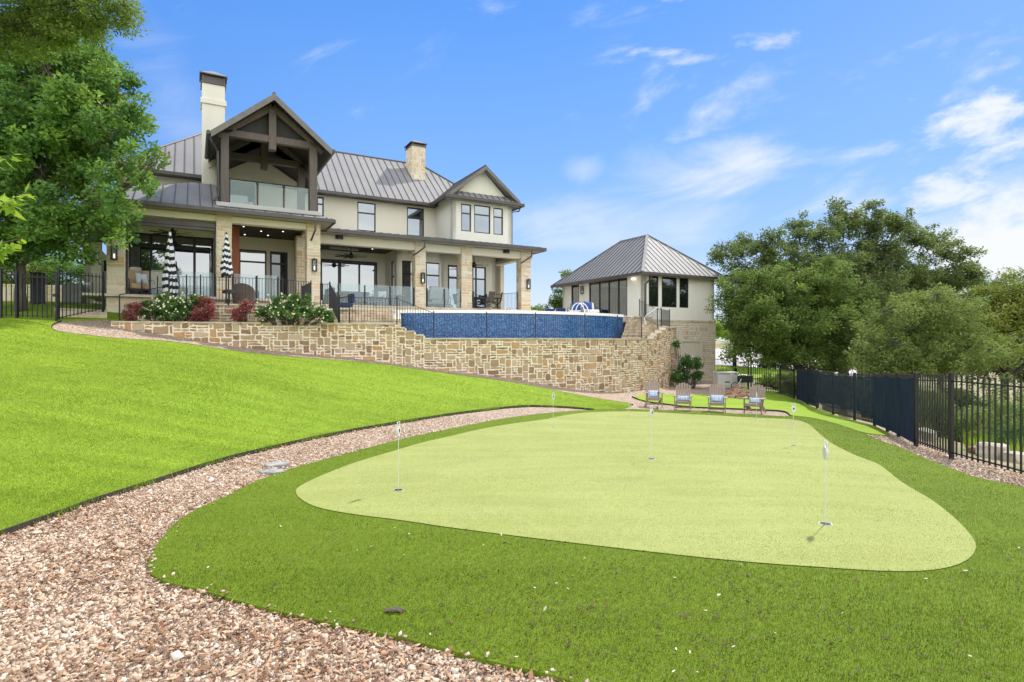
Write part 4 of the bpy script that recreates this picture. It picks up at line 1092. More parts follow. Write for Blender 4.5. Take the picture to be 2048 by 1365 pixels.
for k in (0, 1, 2, 3): MB().box(us[k] - .02 + (.026 if k == 0 else -.026 if k == 3 else 0), -2.26, zb - .018, us[k] + .02 + (.026 if k == 0 else -.026 if k == 3 else 0), -2.21, zb + 1.0).build('rail_post', BLACK, bal_o)
for k in range(3): MB().box(us[k] + .05, -2.245, zb - .015, us[k + 1] - .05, -2.232, zb + 0.98).build('glass_panel', RAILG, bal_o)
# --- chimneys
def chimney(u0, u1, v0, v1, z0, z1, capz, kind):
    mb = MB()
    if kind == 'stone':
        stonebox(mb, u0, v0, u1, v1, z0, z1, seed=90, cell=(0.15, 0.15), maxw=3, gap=.008, out=.014); c = mb.build('chimney', BLOCK, house)
    else:
        mb.box(u0, v0, z0, u1, v1, z1); mb.box(u0 - .06, v0 - .06, z1 - .95, u1 + .06, v1 + .06, z1 - .70); c = mb.build('chimney', STUCCO, house, bevel=.015)
    k = MB(); m = 0.05
    k.box(u0 - m, v0 - m, z1, u1 + m, v1 + m, z1 + .07)
    for a in (u0 + .0, u1 - .07):
        for b in (v0 + .0, v1 - .07): k.box(a, b, z1 + .07, a + .07, b + .07, capz)
    k.box(u0 + .07, v0 + .04, z1 + .07, u1 - .07, v1 - .04, capz)
    um_, vm_ = (u0 + u1) / 2, (v0 + v1) / 2; e = .10
    q = [(u0 - e, v0 - e), (u1 + e, v0 - e), (u1 + e, v1 + e), (u0 - e, v1 + e)]
    k.prism(q, capz, capz + .05)
    for i in range(4):
        a, b = q[i], q[(i + 1) % 4]; k.add([(a[0], a[1], capz + .05), (b[0], b[1], capz + .05), (um_, vm_, capz + .42 * (u1 - u0))], [(0, 1, 2)], 1)
    k.build('chimney_cap', [BRONZE, ROOF], c)
    MB().box(u0 - .05, v0 - .05, z0 + .0, u1 + .05, v1 + .05, z0 + .12).build('flashing', BRONZE, c)
cv = 1.3
chimney(hu(404, cv), hu(450, cv), cv, cv + .95, hz(430, 378, cv) - .05, hz(427, 169, cv), hz(427, 152, cv), 'stucco')
cv = 5.4
chimney(hu(824, cv), hu(850.5, cv), cv, cv + 1.15, hz(836, 367, cv) - .05, hz(836, 293, cv), hz(836, 287.5, cv), 'stone')
MB().box(hu(336, 4.2), 4.2, 10.55, hu(340.5, 4.2), 4.35, 11.1).build('vent_pipe', plain('copper_vent', (0.35, 0.16, 0.10), .6), house)
# wing to the left behind the yard fence
mb = MB()
wv = 3.0
uw = hu(169, wv)
wallq(mb, fm(wv), uw, -9.0, 2.6, 6.3, [(hu(207, wv), hu(212.5, wv), hz(210, 543, wv), hz(210, 521, wv))])
wallq(mb, lm(uw), wv, 10, 2.6, 6.3, [])
mb.build('wing_wall', STUCCO, house)
window(house, fm(wv), hu(207, wv), hu(212.5, wv), hz(210, 543, wv), hz(210, 521, wv), fw=.04, mat=GLASSD)
mb = MB(); seamroof(mb, [(uw - .4, wv - .5, 6.3), (-8.9, wv - .5, 6.3), (-8.9, wv + 3, 8.0), (uw + .8, wv + 3, 8.0)], (0, 1, .5)); seamroof(mb, [(uw - .4, wv - .5, 6.3), (uw + .8, wv + 3, 8.0), (uw - .4, 9.5, 6.3)], (1, 0, .6)); mb.build('wing_roof', [ROOF, SEAM], house)
MB().box(uw - .4, wv - .62, 6.14, -8.9, wv - .5, 6.31).build('gutter', BRONZE, house, bevel=.02)
# recessed ceiling lamps that show lit
LAMPLIT = emis('recessed_lamp_glow', (1.0, 0.86, 0.66), 1.6)
for u, v, z in ((-3.4, -.6, 6.85), (-2.6, .2, 6.85), (-1.7, -.2, 6.85), (-2.2, 1.2, 6.85), (-3.2, 1.5, 6.85), (3.1, 2.0, 6.71), (6.6, 1.0, 6.71), (8.8, 1.2, 6.71)):
    MB().lathe([(.036, 0), (.036, -.012)], 10, (u, v, z)).build('ceiling_lamp', LAMPLIT, house)
MB().box(hu(660, 2.2), 2.2, 6.60, hu(717, 2.2), 2.42, 6.715).build('ceiling_heater', SILVER, house)

# ------------------------------------------------------------------ wall fixtures that hang on the house
def lantern(wpos, rz, label, s=1.0):
    t_ = thing('wall_lantern', label, 'lantern', wpos, rz, 'black framed wall lanterns on columns and walls')
    w, d, h = .20 * s, .16 * s, .50 * s; mb = MB()
    mb.box(-w * .35, 0, h * .15, w * .35, .02, h * .85)
    for x in (-w / 2, w / 2 - .032):
        for y in (-d, -.04): mb.box(x, y, 0, x + .032, y + .032, h)
    mb.box(-w / 2 - .012, -d - .012, h, w / 2 + .012, 0, h + .03); mb.box(-w / 2, -d, -.02, w / 2, -.01, .012); mb.box(-.03, -d * .6, h + .03, .03, -d * .3, h + .07)
    mb.build('frame', BLACK, t_)
    mb = MB(); mb.box(-w / 2 + .03, -.045, .012, w / 2 - .03, -.04, h); mb.build('glass', CLEARG, t_)
    MB().lathe([(.012, .06), (.02, .12), (.02, .17), (.008, .22)], 8, (0, -d / 2, 0)).build('bulb', emis('lantern_glow%d' % len(MATS), (1, .82, .6), 1.2), t_)
    return t_
def lan(px, py, v, lab, O=HO, rz=HA, s=1.0):
    p = hw(hu(px, v, O), v - .02, hz(px, py, v, O), O); return lantern(p, rz, lab, s)
lan(229, 520, -2.22, 'lit lantern on the leftmost stone column beside the left porch')
lan(628, 543, -2.22, 'lantern on the stone pier left of the long porch')
lan(844.5, 567, -.02, 'lantern on the stone column in the middle of the long porch')
lan(1055.5, 578, -.02, 'lantern on the last stone column at the right end of the porch')
def fan(u, v, zc, lab, zt, blades=8, r=.85):
    p = hw(u, v, zc); t_ = thing('ceiling_fan', lab, 'ceiling fan', p, HA, 'dark ceiling fans on the porches')
    MB().lathe([(.03, .22), (.09, .12), (.13, .05), (.13, -.05), (.06, -.12)], 14).build('motor', BLACK, t_)
    MB().tube([(0, 0, .2), (0, 0, zt - zc - .03)], .018, 6).build('downrod', BLACK, t_)
    for k in range(blades):
        a = 2 * math.pi * k / blades + .2; M = Matrix.Rotation(a, 4, 'Z') @ Matrix.Rotation(.2, 4, 'X')
        MB().box(.12, -.045, -.008, r, .045, .008, M=M).build('blade', BLACK, t_)
fan(hu(345, -.2), -.2, hz(345, 467, -.2), 'ceiling fan in the left porch above the tan armchairs', 7.05)
fan(hu(702, 1.6), 1.6, hz(702, 513, 1.6), 'ceiling fan under the dark ceiling in front of the sliding doors', 6.86)
fan(hu(948, 1.0), 1.0, hz(948, 531, 1.0), 'ceiling fan over the dining set at the right end of the porch', 6.86)
for px, py, lab in ((678.5, 479, 'small black speaker under the gutter left of the middle column'), (1012, 507, 'small black speaker under the gutter near the last column')):
    p = hw(hu(px, .06), .06, hz(px, py, .06)); mb = MB()
    mb.prism([(-.20, 0), (-.13, -.20), (.13, -.20), (.20, 0)], 0, .24)
    o = mb.build('wall_speaker', BLACK, None, p, bevel=.02); o.rotation_euler = (0, 0, HA); tag(o, lab, 'speaker', 'black speakers under the porch gutter')

# ------------------------------------------------------------------ the pool house
PO = ((1287 - 1024) / F * 33, 33.0)
ph = thing('pool_house', 'small square cream pool house with pyramid metal roof on a pale stone base', 'pool house', (PO[0], PO[1], 0), HA)
W, D = hu(1428, 0, PO), vof(1125.5, 0, PO)
ZB = hz(1428, 643, 0, PO); ZS = 5.62; PF = 3.02
print('pool house', W, D, ZB)
pm = lambda px: hu(px, 0, PO)
mb = MB()
zt_, zb_ = hz(1340, 555, 0, PO), hz(1340, 615, 0, PO)
ow = [(pm(1297.5), pm(1317), zb_, zt_), (pm(1323.5), pm(1353.5), zb_, zt_), (pm(1359), pm(1377), zb_, zt_)]
wallq(mb, fm(0), 0, W, ZB, ZS + .1, ow, back=False)
pv = lambda px: vof(px, 0, PO)
zh = CZ + (682.5 - 552) * (33 + HC * pv(1254)) / F
od = [(pv(1254.5), pv(1178), PF, zh), (pv(1158), pv(1142.5), PF, zh)]
wallq(mb, lm(0), 0, D, ZB, ZS + .1, od, thick=.2, back=False)
wallq(mb, rmp(W), 0, D, ZB, ZS + .1, [])
wallq(mb, lambda a, z, d: (a, D - d, z), 0, W, ZB, ZS + .1, [(.8, W - .8, 4, 5.2)])
mb.build('wall', STUCCO_G, ph)
for o in ow: window(ph, fm(0), *o, hs=[o[2] + (o[3] - o[2]) * .67], fw=.07, mat=GLASSD)
PGL = pane('pool_house_glass', (0.02, 0.025, 0.024), 0.30)
t = NT('pool_house_door_glass'); tr = t.new('ShaderNodeBsdfTransparent'); t.set(tr, Color=(.75, .8, .78, 1)); g = t.new('ShaderNodeBsdfGlossy'); t.set(g, Roughness=.02, Color=(.9, .95, 1, 1))
mx = t.new('ShaderNodeMixShader'); mx.inputs[0].default_value = .16; t.l.new(tr.outputs[0], mx.inputs[1]); t.l.new(g.outputs[0], mx.inputs[2]); t.l.new(mx.outputs[0], t.out.inputs[0]); CLR = t.m
o = od[0]; sw = window(ph, lm(0), *o, vs=[pv(1198), pv(1217), pv(1236)], fw=.08, name='sliding_door', mat=CLR)
o = od[1]; dw = window(ph, lm(0), *o, fw=.10, name='door', mat=CLR); MB().tube([(.01, o[0] + .16, PF + .9), (.01, o[0] + .16, PF + 1.15)], .02).build('handle', BLACK, dw)
# stone lower storey with its doors
mb = MB(); stonebox(mb, -.06, -.06, W + .06, D + .06, -1.2, ZB - .08, seed=120, cell=(.16, .13), maxw=3, maxh=2, gap=.016); mb.build('stone_base', GREYST, ph)
mb = MB(); mb.box(-.10, -.10, ZB - .08, W + .10, D + .1, ZB + .03); mb.build('stone_band', CAP, ph, bevel=.01)
d0, d1 = hu(1362, -.06, PO), hu(1399, -.06, PO); zd = hz(1380, 684, -.06, PO); zg = gz(*hw(d0, -.1, 0, PO)[:2]) + .02
DOORP = plain('taupe_door_paint', (0.60, 0.55, 0.46), .7, noise=.06)
mb = MB(); mb.box(d0 - .12, -.17, zg, d0, -.05, zd + .12); mb.box(d1, -.17, zg, d1 + .12, -.05, zd + .12); mb.box(d0, -.17, zd, d1, -.05, zd + .12)
fr_ = mb.build('door_frame', DOORP, ph, bevel=.008)
for a, b in ((d0, (d0 + d1) / 2 - .006), ((d0 + d1) / 2 + .006, d1)):
    mb = MB(); mb.box(a, -.115, zg, b, -.055, zd)
    for z0_, z1_ in ((.12, .62), (.72, .98)):
        H_ = zd - zg; mb.box(a + .09, -.128, zg + H_ * z0_ * .95, b - .09, -.115, zg + H_ * z1_ * .98)
    mb.build('door', DOORP, ph)
# roof
E_ = .52; a0, a1, b0, b1 = -E_, W + E_, -E_, D + E_
run = (a1 - a0) / 2; pz = hz(1283.5, 469.5, run - E_, PO); ze_ = ZS
apex0, apex1 = (run + a0, b0 + run, pz), (run + a0, b1 - run, pz)
sp = (pz - ze_) / run
mb = MB()
seamroof(mb, [(a0, b0, ze_), (a1, b0, ze_), apex0], (0, 1, sp), pitch=.40)
seamroof(mb, [(a0, b0, ze_), apex0, apex1, (a0, b1, ze_)], (1, 0, sp), pitch=.40)
seamroof(mb, [(a1, b0, ze_), (a1, b1, ze_), apex1, apex0], (-1, 0, sp), pitch=.40)
seamroof(mb, [(a0, b1, ze_), apex1, (a1, b1, ze_)], (0, -1, sp), pitch=.40)
mb.build('roof', [ROOF, SEAM], ph)
mb = MB()
for q in ((a0, b0), (a1, b0)): mb.bar((q[0], q[1], ze_ + .03), (apex0[0], apex0[1], pz + .04), .16, .04, 0)
mb.bar((a0, b1, ze_ + .03), (apex1[0], apex1[1], pz + .04), .12, .04, 0); mb.bar(apex0, apex1, .14, .06, 0)
mb.build('ridge_cap', ROOF, ph)
mb = MB(); mb.box(a0 - .1, b0 - .1, ze_ - .16, a1 + .1, b0, ze_ + .01); mb.box(a0 - .1, b0, ze_ - .16, a0, b1 + .1, ze_ + .01); mb.box(a1, b0, ze_ - .16, a1 + .1, b1, ze_ + .01)
mb.build('gutter', BRONZE, ph, bevel=.02)
mb = MB(); mb.box(a0, b0, ze_ - .13, a1, 0, ze_ - .10); mb.box(a0, 0, ze_ - .13, 0, b1, ze_ - .10); mb.box(W, 0, ze_ - .13, a1, b1, ze_ - .10); mb.build('soffit', SOFF, ph)
mb = MB(); mb.tube([(a0 + .72, b0, ze_ - .12), (a0 + .70, b0 + .12, ze_ - .35), (.1, -.06, ze_ - .62), (.1, -.06, PF - .1)], .055); mb.build('downspout', BRONZE, ph)
mb = MB(); mb.box(.25, .25, PF - .05, W - .25, D - .25, PF); mb.build('inner_floor', STEPM, ph)
mb = MB(); mb.box(W - .35, .3, PF, W - .22, D - .3, ZS); mb.box(.3, D - .36, PF, W - .3, D - .24, ZS); mb.build('inner_wall', plain('inner_wall_paint', (.10, .095, .085), .9), ph)
mb = MB(); stonework(mb, 2.0, ZS - PF, lambda s_, z, o: (.9 + s_, D - .42 - o, PF + z), seed=9, cell=(.2, .16)); mb.build('inner_fireplace', BLOCK, ph)
mb = MB(); mb.box(1.0, 1.6, PF, 3.2, 3.0, PF + .42); mb.box(2.8, 1.6, PF + .42, 3.2, 3.0, PF + .85); mb.build('inner_sofa', plain('green_sofa_fabric', (.12, .22, .17), .9), ph, bevel=.06)
lantern(hw(-.02, pv(1166), hz(1166, 588, 0, PO) * 0 + CZ + (682.5 - 588) * (33 + HC * pv(1166)) / F, PO), HA - R(90), 'lantern on the pool house wall between its door and sliding glass', .9)
fl = thing('flood_light', 'twin security lamp under the pool house eave at the near corner', 'flood light', hw(-.03, .75, 5.38, PO), HA - R(90))
MB().box(-.06, -.03, -.04, .06, 0, .04).build('base', WHITEP, fl)
for x in (-.09, .09):
    MB().lathe([(.03, 0), (.06, -.05), (.065, -.12)], 12, (x, -.08, .04)).build('lamp_head', emis('flood_lamp_glow%d' % len(MATS), (1, .9, .75), 1.3), fl)
# ------------------------------------------------------------------ garden walls, terrace, pool
def PX(px, d): return Vector(((px - 1024) / F * d, d))
def zpx(py, d): return CZ - (py - 682.5) * d / F
# centre line of the long curved wall: (photograph column, distance, top height)
WALL = [(222, 19.7), (300, 20.0), (400, 20.45), (500, 20.95), (600, 21.4), (700, 21.9), (790, 22.25), (870, 22.6), (960, 23.0), (1050, 23.6), (1130, 24.3), (1200, 25.3), (1260, 26.7), (1300, 28.2), (1326, 29.6), (1343, 31.2), (1352, 33.0)]
def polyline(pts, step=0.35):
    out = [Vector(p) for p in smooth_open([tuple(p) for p in pts], 3)]
    L = [0]
    for a, b in zip(out[:-1], out[1:]): L.append(L[-1] + (b - a).length)
    n = int(L[-1] / step); res = []
    for k in range(n + 1):
        t_ = L[-1] * k / n; i = max(j for j in range(len(L)) if L[j] <= t_ + 1e-9); i = min(i, len(out) - 2)
        res.append(out[i].lerp(out[i + 1], (t_ - L[i]) / (L[i + 1] - L[i] + 1e-9)))
    return res, L[-1]
wl_pts, wl_len = polyline([PX(a, d) for a, d in WALL])
def on_line(pts, total, s):
    k = s / total * (len(pts) - 1); i = min(max(int(k), 0), len(pts) - 2); p = pts[i].lerp(pts[i + 1], k - i); d = (pts[i + 1] - pts[i]).normalized()
    return p, Vector((d.y, -d.x))
def s_at_px(px):
    best = min(range(len(wl_pts)), key=lambda i: abs(1024 + F * wl_pts[i].x / wl_pts[i].y - px)); return wl_len * best / (len(wl_pts) - 1)
ZW1, ZW2 = 2.43, 1.87
steps_dn = [(788, 2.43), (809, 2.29), (831, 2.15), (850, 2.01), (870, ZW2)]
steps_up = [(1297, ZW2), (1306, 2.02), (1315, 2.17), (1323, 2.33), (1331, 2.50), (1360, 2.50)]
def wtop(s):
    z = ZW1
    for px, zz_ in steps_dn[1:]:
        if s > s_at_px(px) - 0.4: z = zz_
    for px, zz_ in steps_up[1:]:
        if s > s_at_px(px) - 0.02: z = zz_
    return z
rw = thing('retaining_wall', 'long curved rubble stone retaining wall between the gravel strip and pool', 'stone wall', (0, 0, 0))
mb = MB(); zbase = -1.2; seg = 0.0; cuts = sorted({0, wl_len} | {s_at_px(p) - 0.4 for p, _ in steps_dn[1:]} | {s_at_px(p) - 0.02 for p, _ in steps_up[1:]})
def mpw(s0, z0):
    def f(s, z, o):
        p, n = on_line(wl_pts, wl_len, min(s0 + s, wl_len - 1e-4)); p = p + n * o; return (p.x, p.y, z0 + z)
    return f
for k, (a, b) in enumerate(zip(cuts[:-1], cuts[1:])):
    if b - a < 0.02: continue
    top = wtop((a + b) / 2) - 0.05
    nsub = max(1, int((b - a) / 0.5))
    def zl(s, a=a):
        p, n = on_line(wl_pts, wl_len, min(a + s, wl_len - 1e-4)); return gz(p.x + n.x * .1, p.y + n.y * .1) - zbase - .1
    big = wl_len * 0.45 > a
    stonework(mb, b - a, top - zbase, mpw(a, zbase), cell=(0.125, 0.10), maxw=4, maxh=3, gap=0.019, out=0.026, seed=300 + k, jit=0.020, zlow=zl, segs=nsub)
# body behind the facing
for i in range(len(wl_pts) - 1):
    a, b = wl_pts[i], wl_pts[i + 1]; n = Vector(((b - a).y, -(b - a).x)).normalized() * -0.34
    t_ = wtop(wl_len * (i + .5) / (len(wl_pts) - 1)) - .05
    mb.prism([(a.x, a.y), (b.x, b.y), (b.x + n.x, b.y + n.y), (a.x + n.x, a.y + n.y)], zbase, t_, 1)
mb.build('stone_facing', RUBBLE, rw)
mb = MB(); r_ = random.Random(4)
for (a, b) in zip(cuts[:-1], cuts[1:]):
    if b - a < 0.02: continue
    top = wtop((a + b) / 2); s = a
    while s < b - 0.01:
        L_ = min(r_.uniform(.45, .8), b - s)
        if b - s - L_ < .2: L_ = b - s
        p, n = on_line(wl_pts, wl_len, s + .005); q, m = on_line(wl_pts, wl_len, s + L_ - .005)
        mb.prism([(p.x + n.x * .05, p.y + n.y * .05), (q.x + m.x * .05, q.y + m.y * .05), (q.x - m.x * .36, q.y - m.y * .36), (p.x - n.x * .36, p.y - n.y * .36)], top - .05, top + r_.uniform(-.003, .003)); s += L_
mb.build('cap_stones', CAP, rw, bevel=0.008)
# low wall under the yard fence
lw = thing('low_stone_wall', 'short low stone wall under the yard fence left of the first column', 'stone wall')
mb = MB(); A_, B_ = PX(122, 19.4), PX(214, 20.6); d_ = (B_ - A_); L_ = d_.length; d_.normalize(); n_ = Vector((d_.y, -d_.x)); ztl = zpx(622, 20)
stonework(mb, L_, ztl - 1.4, lambda s, z, o: (A_.x + d_.x * s + n_.x * o, A_.y + d_.y * s + n_.y * o, 1.4 + z), cell=(.2, .14), maxw=3, seed=77)
mb.prism([tuple(A_), tuple(B_), tuple(B_ - n_ * .35), tuple(A_ - n_ * .35)], 1.4, ztl, 1); mb.build('stone_facing', BLOCK, lw)
MB().prism([tuple(A_ + n_ * .04 - d_ * .04), tuple(B_ + n_ * .04), tuple(B_ - n_ * .38), tuple(A_ - n_ * .38 - d_ * .04)], ztl, ztl + .06).build('cap_stones', CAP, lw, bevel=.01)

# terrace behind the flower bed
ZT = 3.14
TP = [PX(262, 21.6), PX(330, 21.5), PX(440, 21.6), PX(520, 21.9), PX(600, 22.6), PX(655, 23.2)]
tw = thing('terrace_wall', 'stone wall of the raised patio behind the flower bushes', 'stone wall')
mb = MB()
for k in range(len(TP) - 1):
    A_, B_ = TP[k], TP[k + 1]; d_ = (B_ - A_); L_ = d_.length; d_ = d_.normalized(); n_ = Vector((d_.y, -d_.x))
    stonework(mb, L_, ZT - .06 - 1.9, lambda s, z, o, A_=A_, d_=d_, n_=n_: (A_.x + d_.x * s + n_.x * o, A_.y + d_.y * s + n_.y * o, 1.9 + z), cell=(.14, .11), maxw=3, seed=400 + k)
    mb.prism([tuple(A_), tuple(B_), tuple(B_ - n_ * .2), tuple(A_ - n_ * .2)], 1.9, ZT - .06, 1)
mb.build('stone_facing', RUBBLE, tw)
deck_poly = [tuple(p + Vector((0, -.05))) for p in TP] + [tuple(hw(0.3, -0.02, 0)[:2]), tuple(hw(-8.2, -.02, 0)[:2])]
o = MB().prism(deck_poly, ZT - .06, ZT).build('patio', PAVE); tag(o, kind='structure')
# planting bed soil
bed = [tuple(on_line(wl_pts, wl_len, s)[0] + Vector((0.0, .25))) for s in np.linspace(0.2, s_at_px(690), 14)] + [tuple(p - Vector((0, -.02))) for p in TP[::-1]]
SOIL = plain('dark_mulch', (.06, .04, .028), .95, noise=.4, nscale=12, bump=.6)
tag(MB().prism(bed, 1.9, 2.34).build('flower_bed', SOIL), kind='structure')

# pool with its blue mosaic spill wall
PE = [(790, 25.2), (860, 25.0), (940, 25.05), (1020, 25.35), (1100, 26.0), (1170, 27.1), (1215, 28.2), (1246, 29.4)]
pe, pel = polyline([PX(a, d) for a, d in PE], .3); ZP = 3.02
t = NT('blue_mosaic_tile'); v = t.coord('UV'); 
vc = t.voro(v, 26, out='Color', rnd=.25, metric='CHEBYCHEV'); sc_ = t.new('ShaderNodeSeparateColor'); t.l.new(vc, sc_.inputs[0])
n_ = t.noise(v, 3, 5, .7); f = t.math('ADD', t.math('MULTIPLY', sc_.outputs[0], .62), t.math('MULTIPLY', n_, .38))
c = t.ramp(f, [(.15, (.012, .040, .13)), (.42, (.022, .085, .25)), (.62, (.042, .14, .34)), (.82, (.10, .25, .47)), (.97, (.25, .43, .64))])
b = t.bsdf(Base_Color=c, Roughness=.18); TILE = t.m
pool = thing('swimming_pool', 'raised infinity pool with curved blue mosaic wall and white rim', 'swimming pool')
mb = MB(); zb0 = 1.80
uvs = []
me_v, me_f, s = [], [], 0.0
for i, p in enumerate(pe): me_v += [(p.x, p.y, zb0), (p.x, p.y, ZP - .06)]
for i in range(len(pe) - 1): me_f.append((2 * i, 2 * i + 2, 2 * i + 3, 2 * i + 1))
me = bpy.data.meshes.new('tile_wall'); me.from_pydata(me_v, [], me_f); me.materials.append(TILE)
uv = me.uv_layers.new(name='uv')
for i, pl in enumerate(me.polygons):
    st = pel / (len(pe) - 1)
    for li, (a, b) in zip(pl.loop_indices, ((i * st, 0), ((i + 1) * st, 0), ((i + 1) * st, ZP - zb0), (i * st, ZP - zb0))): uv.data[li].uv = (a, b)
o = bpy.data.objects.new('tile_wall', me); COL.objects.link(o); o.parent = pool
# return wall at the left end of the pool with the same tile
def tilequad(a, b, z0, z1, name='tile_wall', parent=pool):
    L = (Vector(b) - Vector(a)).length; me = bpy.data.meshes.new(name); me.from_pydata([(a[0], a[1], z0), (b[0], b[1], z0), (b[0], b[1], z1), (a[0], a[1], z1)], [], [(0, 1, 2, 3)]); me.materials.append(TILE)
    u_ = me.uv_layers.new(name='uv')
    for li, q in zip((0, 1, 2, 3), ((0, 0), (L, 0), (L, z1 - z0), (0, z1 - z0))): u_.data[li].uv = q
    o = bpy.data.objects.new(name, me); COL.objects.link(o); o.parent = parent; return o
lft = PX(788, 24.6) ; tilequad(tuple(lft), tuple(pe[0]), 2.2, ZP + .02)
tilequad(tuple(pe[-1]), tuple(pe[-1] + Vector((.12, 1.2))), zb0, ZP - .02)
RIM = plain('white_pool_rim', (.86, .86, .84), .3, noise=.03)
mb = MB()
for i in range(len(pe) - 1):
    a, b = pe[i], pe[i + 1]; n = Vector(((b - a).y, -(b - a).x)).normalized()
    mb.prism([tuple(a + n * .03), tuple(b + n * .03), tuple(b - n * .30), tuple(a - n * .30)], ZP - .06, ZP + .07)
mb.build('pool_rim', RIM, pool)
t = NT('pool_water'); b = t.bsdf(Base_Color=(.02, .16, .30, 1), Roughness=.03); t.l.new(t.bump(t.noise(t.geo(), 2.5, 3), .12, .03), b.inputs['Normal']); WATER = t.m
wp_ = [tuple(p + Vector((0, .3))) for p in pe] + [tuple(hw(10.2, -3.2, 0)[:2]), tuple(hw(3.0, -2.6, 0)[:2])]
tag(MB().prism(wp_, ZP + .02, ZP + .05).build('water', WATER), kind='structure')
# pool deck round the water up to the house and pool house
dk = [tuple(hw(0.2, -2.5, 0)[:2]), tuple(hw(3.0, -2.5, 0)[:2]), tuple(hw(10.3, -3.1, 0)[:2]), tuple(pe[-1] + Vector((.05, .4))), tuple(PX(1262, 30.4)), tuple(hw(-.12, .0, 0, PO)[:2]), tuple(hw(-.12, D, 0, PO)[:2]), tuple(hw(12.2, -.05, 0)[:2]), tuple(hw(.2, -.05, 0)[:2])]
tag(MB().prism(dk, ZP - .3, ZP + .04).build('pool_deck', PAVE), kind='structure')
# catch trough behind the wall
tr_ = [tuple(on_line(wl_pts, wl_len, s)[0] + Vector((0, .2))) for s in np.linspace(s_at_px(700), s_at_px(1330), 30)] + [tuple(PX(1290, 33)), tuple(PX(1250, 30.5))] + [tuple(p + Vector((0, .05))) for p in pe[::-1]]
tag(MB().prism(tr_, 1.4, 1.78).build('pool_trough_floor', STEPM), kind='structure')
# stone steps left of the pool
st = thing('garden_steps', 'broad stone steps left of the blue pool wall going up to the porch', 'steps')
nl, nr = PX(668, 22.5), PX(786, 22.9); bl, br_ = PX(676, 25.4), PX(785, 25.6)
nst = 5
for k in range(nst):
    f0 = k / nst; a, b = nl.lerp(bl, f0), nr.lerp(br_, f0); z1 = 2.46 + (ZP + .08 - 2.46) * (k + 1) / nst
    mb = MB(); mb.prism([tuple(a), tuple(b), tuple(br_), tuple(bl)], z1 - .13, z1 - .045); mb.prism([tuple(a - Vector((0, .03))), tuple(b - Vector((0, .03))), tuple(br_), tuple(bl)], z1 - .045, z1)
    mb.build('step', STEPM, st, bevel=.006)
tag(MB().prism([tuple(PX(640, 22.1)), tuple(PX(788, 22.55)), tuple(PX(788, 23.0)), tuple(PX(668, 22.9)), tuple(PX(672, 25.4)), tuple(PX(640, 25.0))], 1.9, 2.45).build('step_landing', PAVE), kind='structure')
mb = MB(); a, b = PX(786, 22.9), PX(786, 25.5)
mb.prism([tuple(a), (a.x + .32, a.y), (b.x + .32, b.y), tuple(b)], 1.8, [2.62, 2.62, ZP + .02, ZP + .02]); mb.build('side_wall', CAP, st)
# stone steps between pool and pool house
st2 = thing('garden_steps', 'stone steps right of the pool climbing to the pool house', 'steps')
nl, nr = PX(1243, 27.6), PX(1336, 30.6); bl, br_ = PX(1258, 30.9), PX(1300, 32.7)
nst = 8
for k in range(nst):
    f0 = k / nst; a, b = nl.lerp(bl, f0), nr.lerp(br_, f0); z1 = 1.86 + (ZP + .06 - 1.86) * (k + 1) / nst
    mb = MB(); mb.prism([tuple(a), tuple(b), tuple(br_), tuple(bl)], z1 - .13, z1 - .045); mb.prism([tuple(a - Vector((0, .03))), tuple(b - Vector((0, .03))), tuple(br_), tuple(bl)], z1 - .045, z1)
    mb.build('step', STEPM, st2, bevel=.006)

# ------------------------------------------------------------------ iron fences
def fence_run(name, label, posts, h=1.07, spacing=.11, pr=.010, post_w=.05, top_gap=0.0, spear=0.0, group=None, base=.08, rails=2, cat='iron fence', cap=True, double_top=False, part='picket_panel', mat=BLACK):
    """posts: (x, y, z foot[, h]) ; straight panels between them"""
    t_ = thing(name, label, cat, (0, 0, 0), 0, group)
    for q in posts:
        hh = q[3] if len(q) > 3 else h; mb = MB(); w = post_w / 2
        mb.box(q[0] - w, q[1] - w, q[2] - .05, q[0] + w, q[1] + w, q[2] + hh + .03)
        if cap: mb.lathe([(w * 1.1, 0), (w * 1.25, .02), (w * .9, .05), (.004, .07)], 8, (q[0], q[1], q[2] + hh + .03))
        mb.build('post', mat, t_)
    for q, r_ in zip(posts[:-1], posts[1:]):
        a, b = Vector(q[:3]), Vector(r_[:3]); ha = q[3] if len(q) > 3 else h; hb = r_[3] if len(r_) > 3 else h
        L = (b - a).length; n = max(2, int(L / spacing)); mb = MB()
        up = Vector((0, 0, 1))
        tp = lambda f: ha + (hb - ha) * f - spear
        mb.bar(a + up * tp(0), b + up * tp(1), pr * 2.6, pr * 2.6); mb.bar(a + up * base, b + up * base, pr * 2.4, pr * 2.4)
        for k in range(1, n):
            p = a.lerp(b, k / n); zt_ = tp(k / n) + spear
            mb.box(p.x - pr, p.y - pr, p.z + base - (.05 if spear else 0), p.x + pr, p.y + pr, p.z + zt_)
        mb.build(part, mat, t_)
    return t_
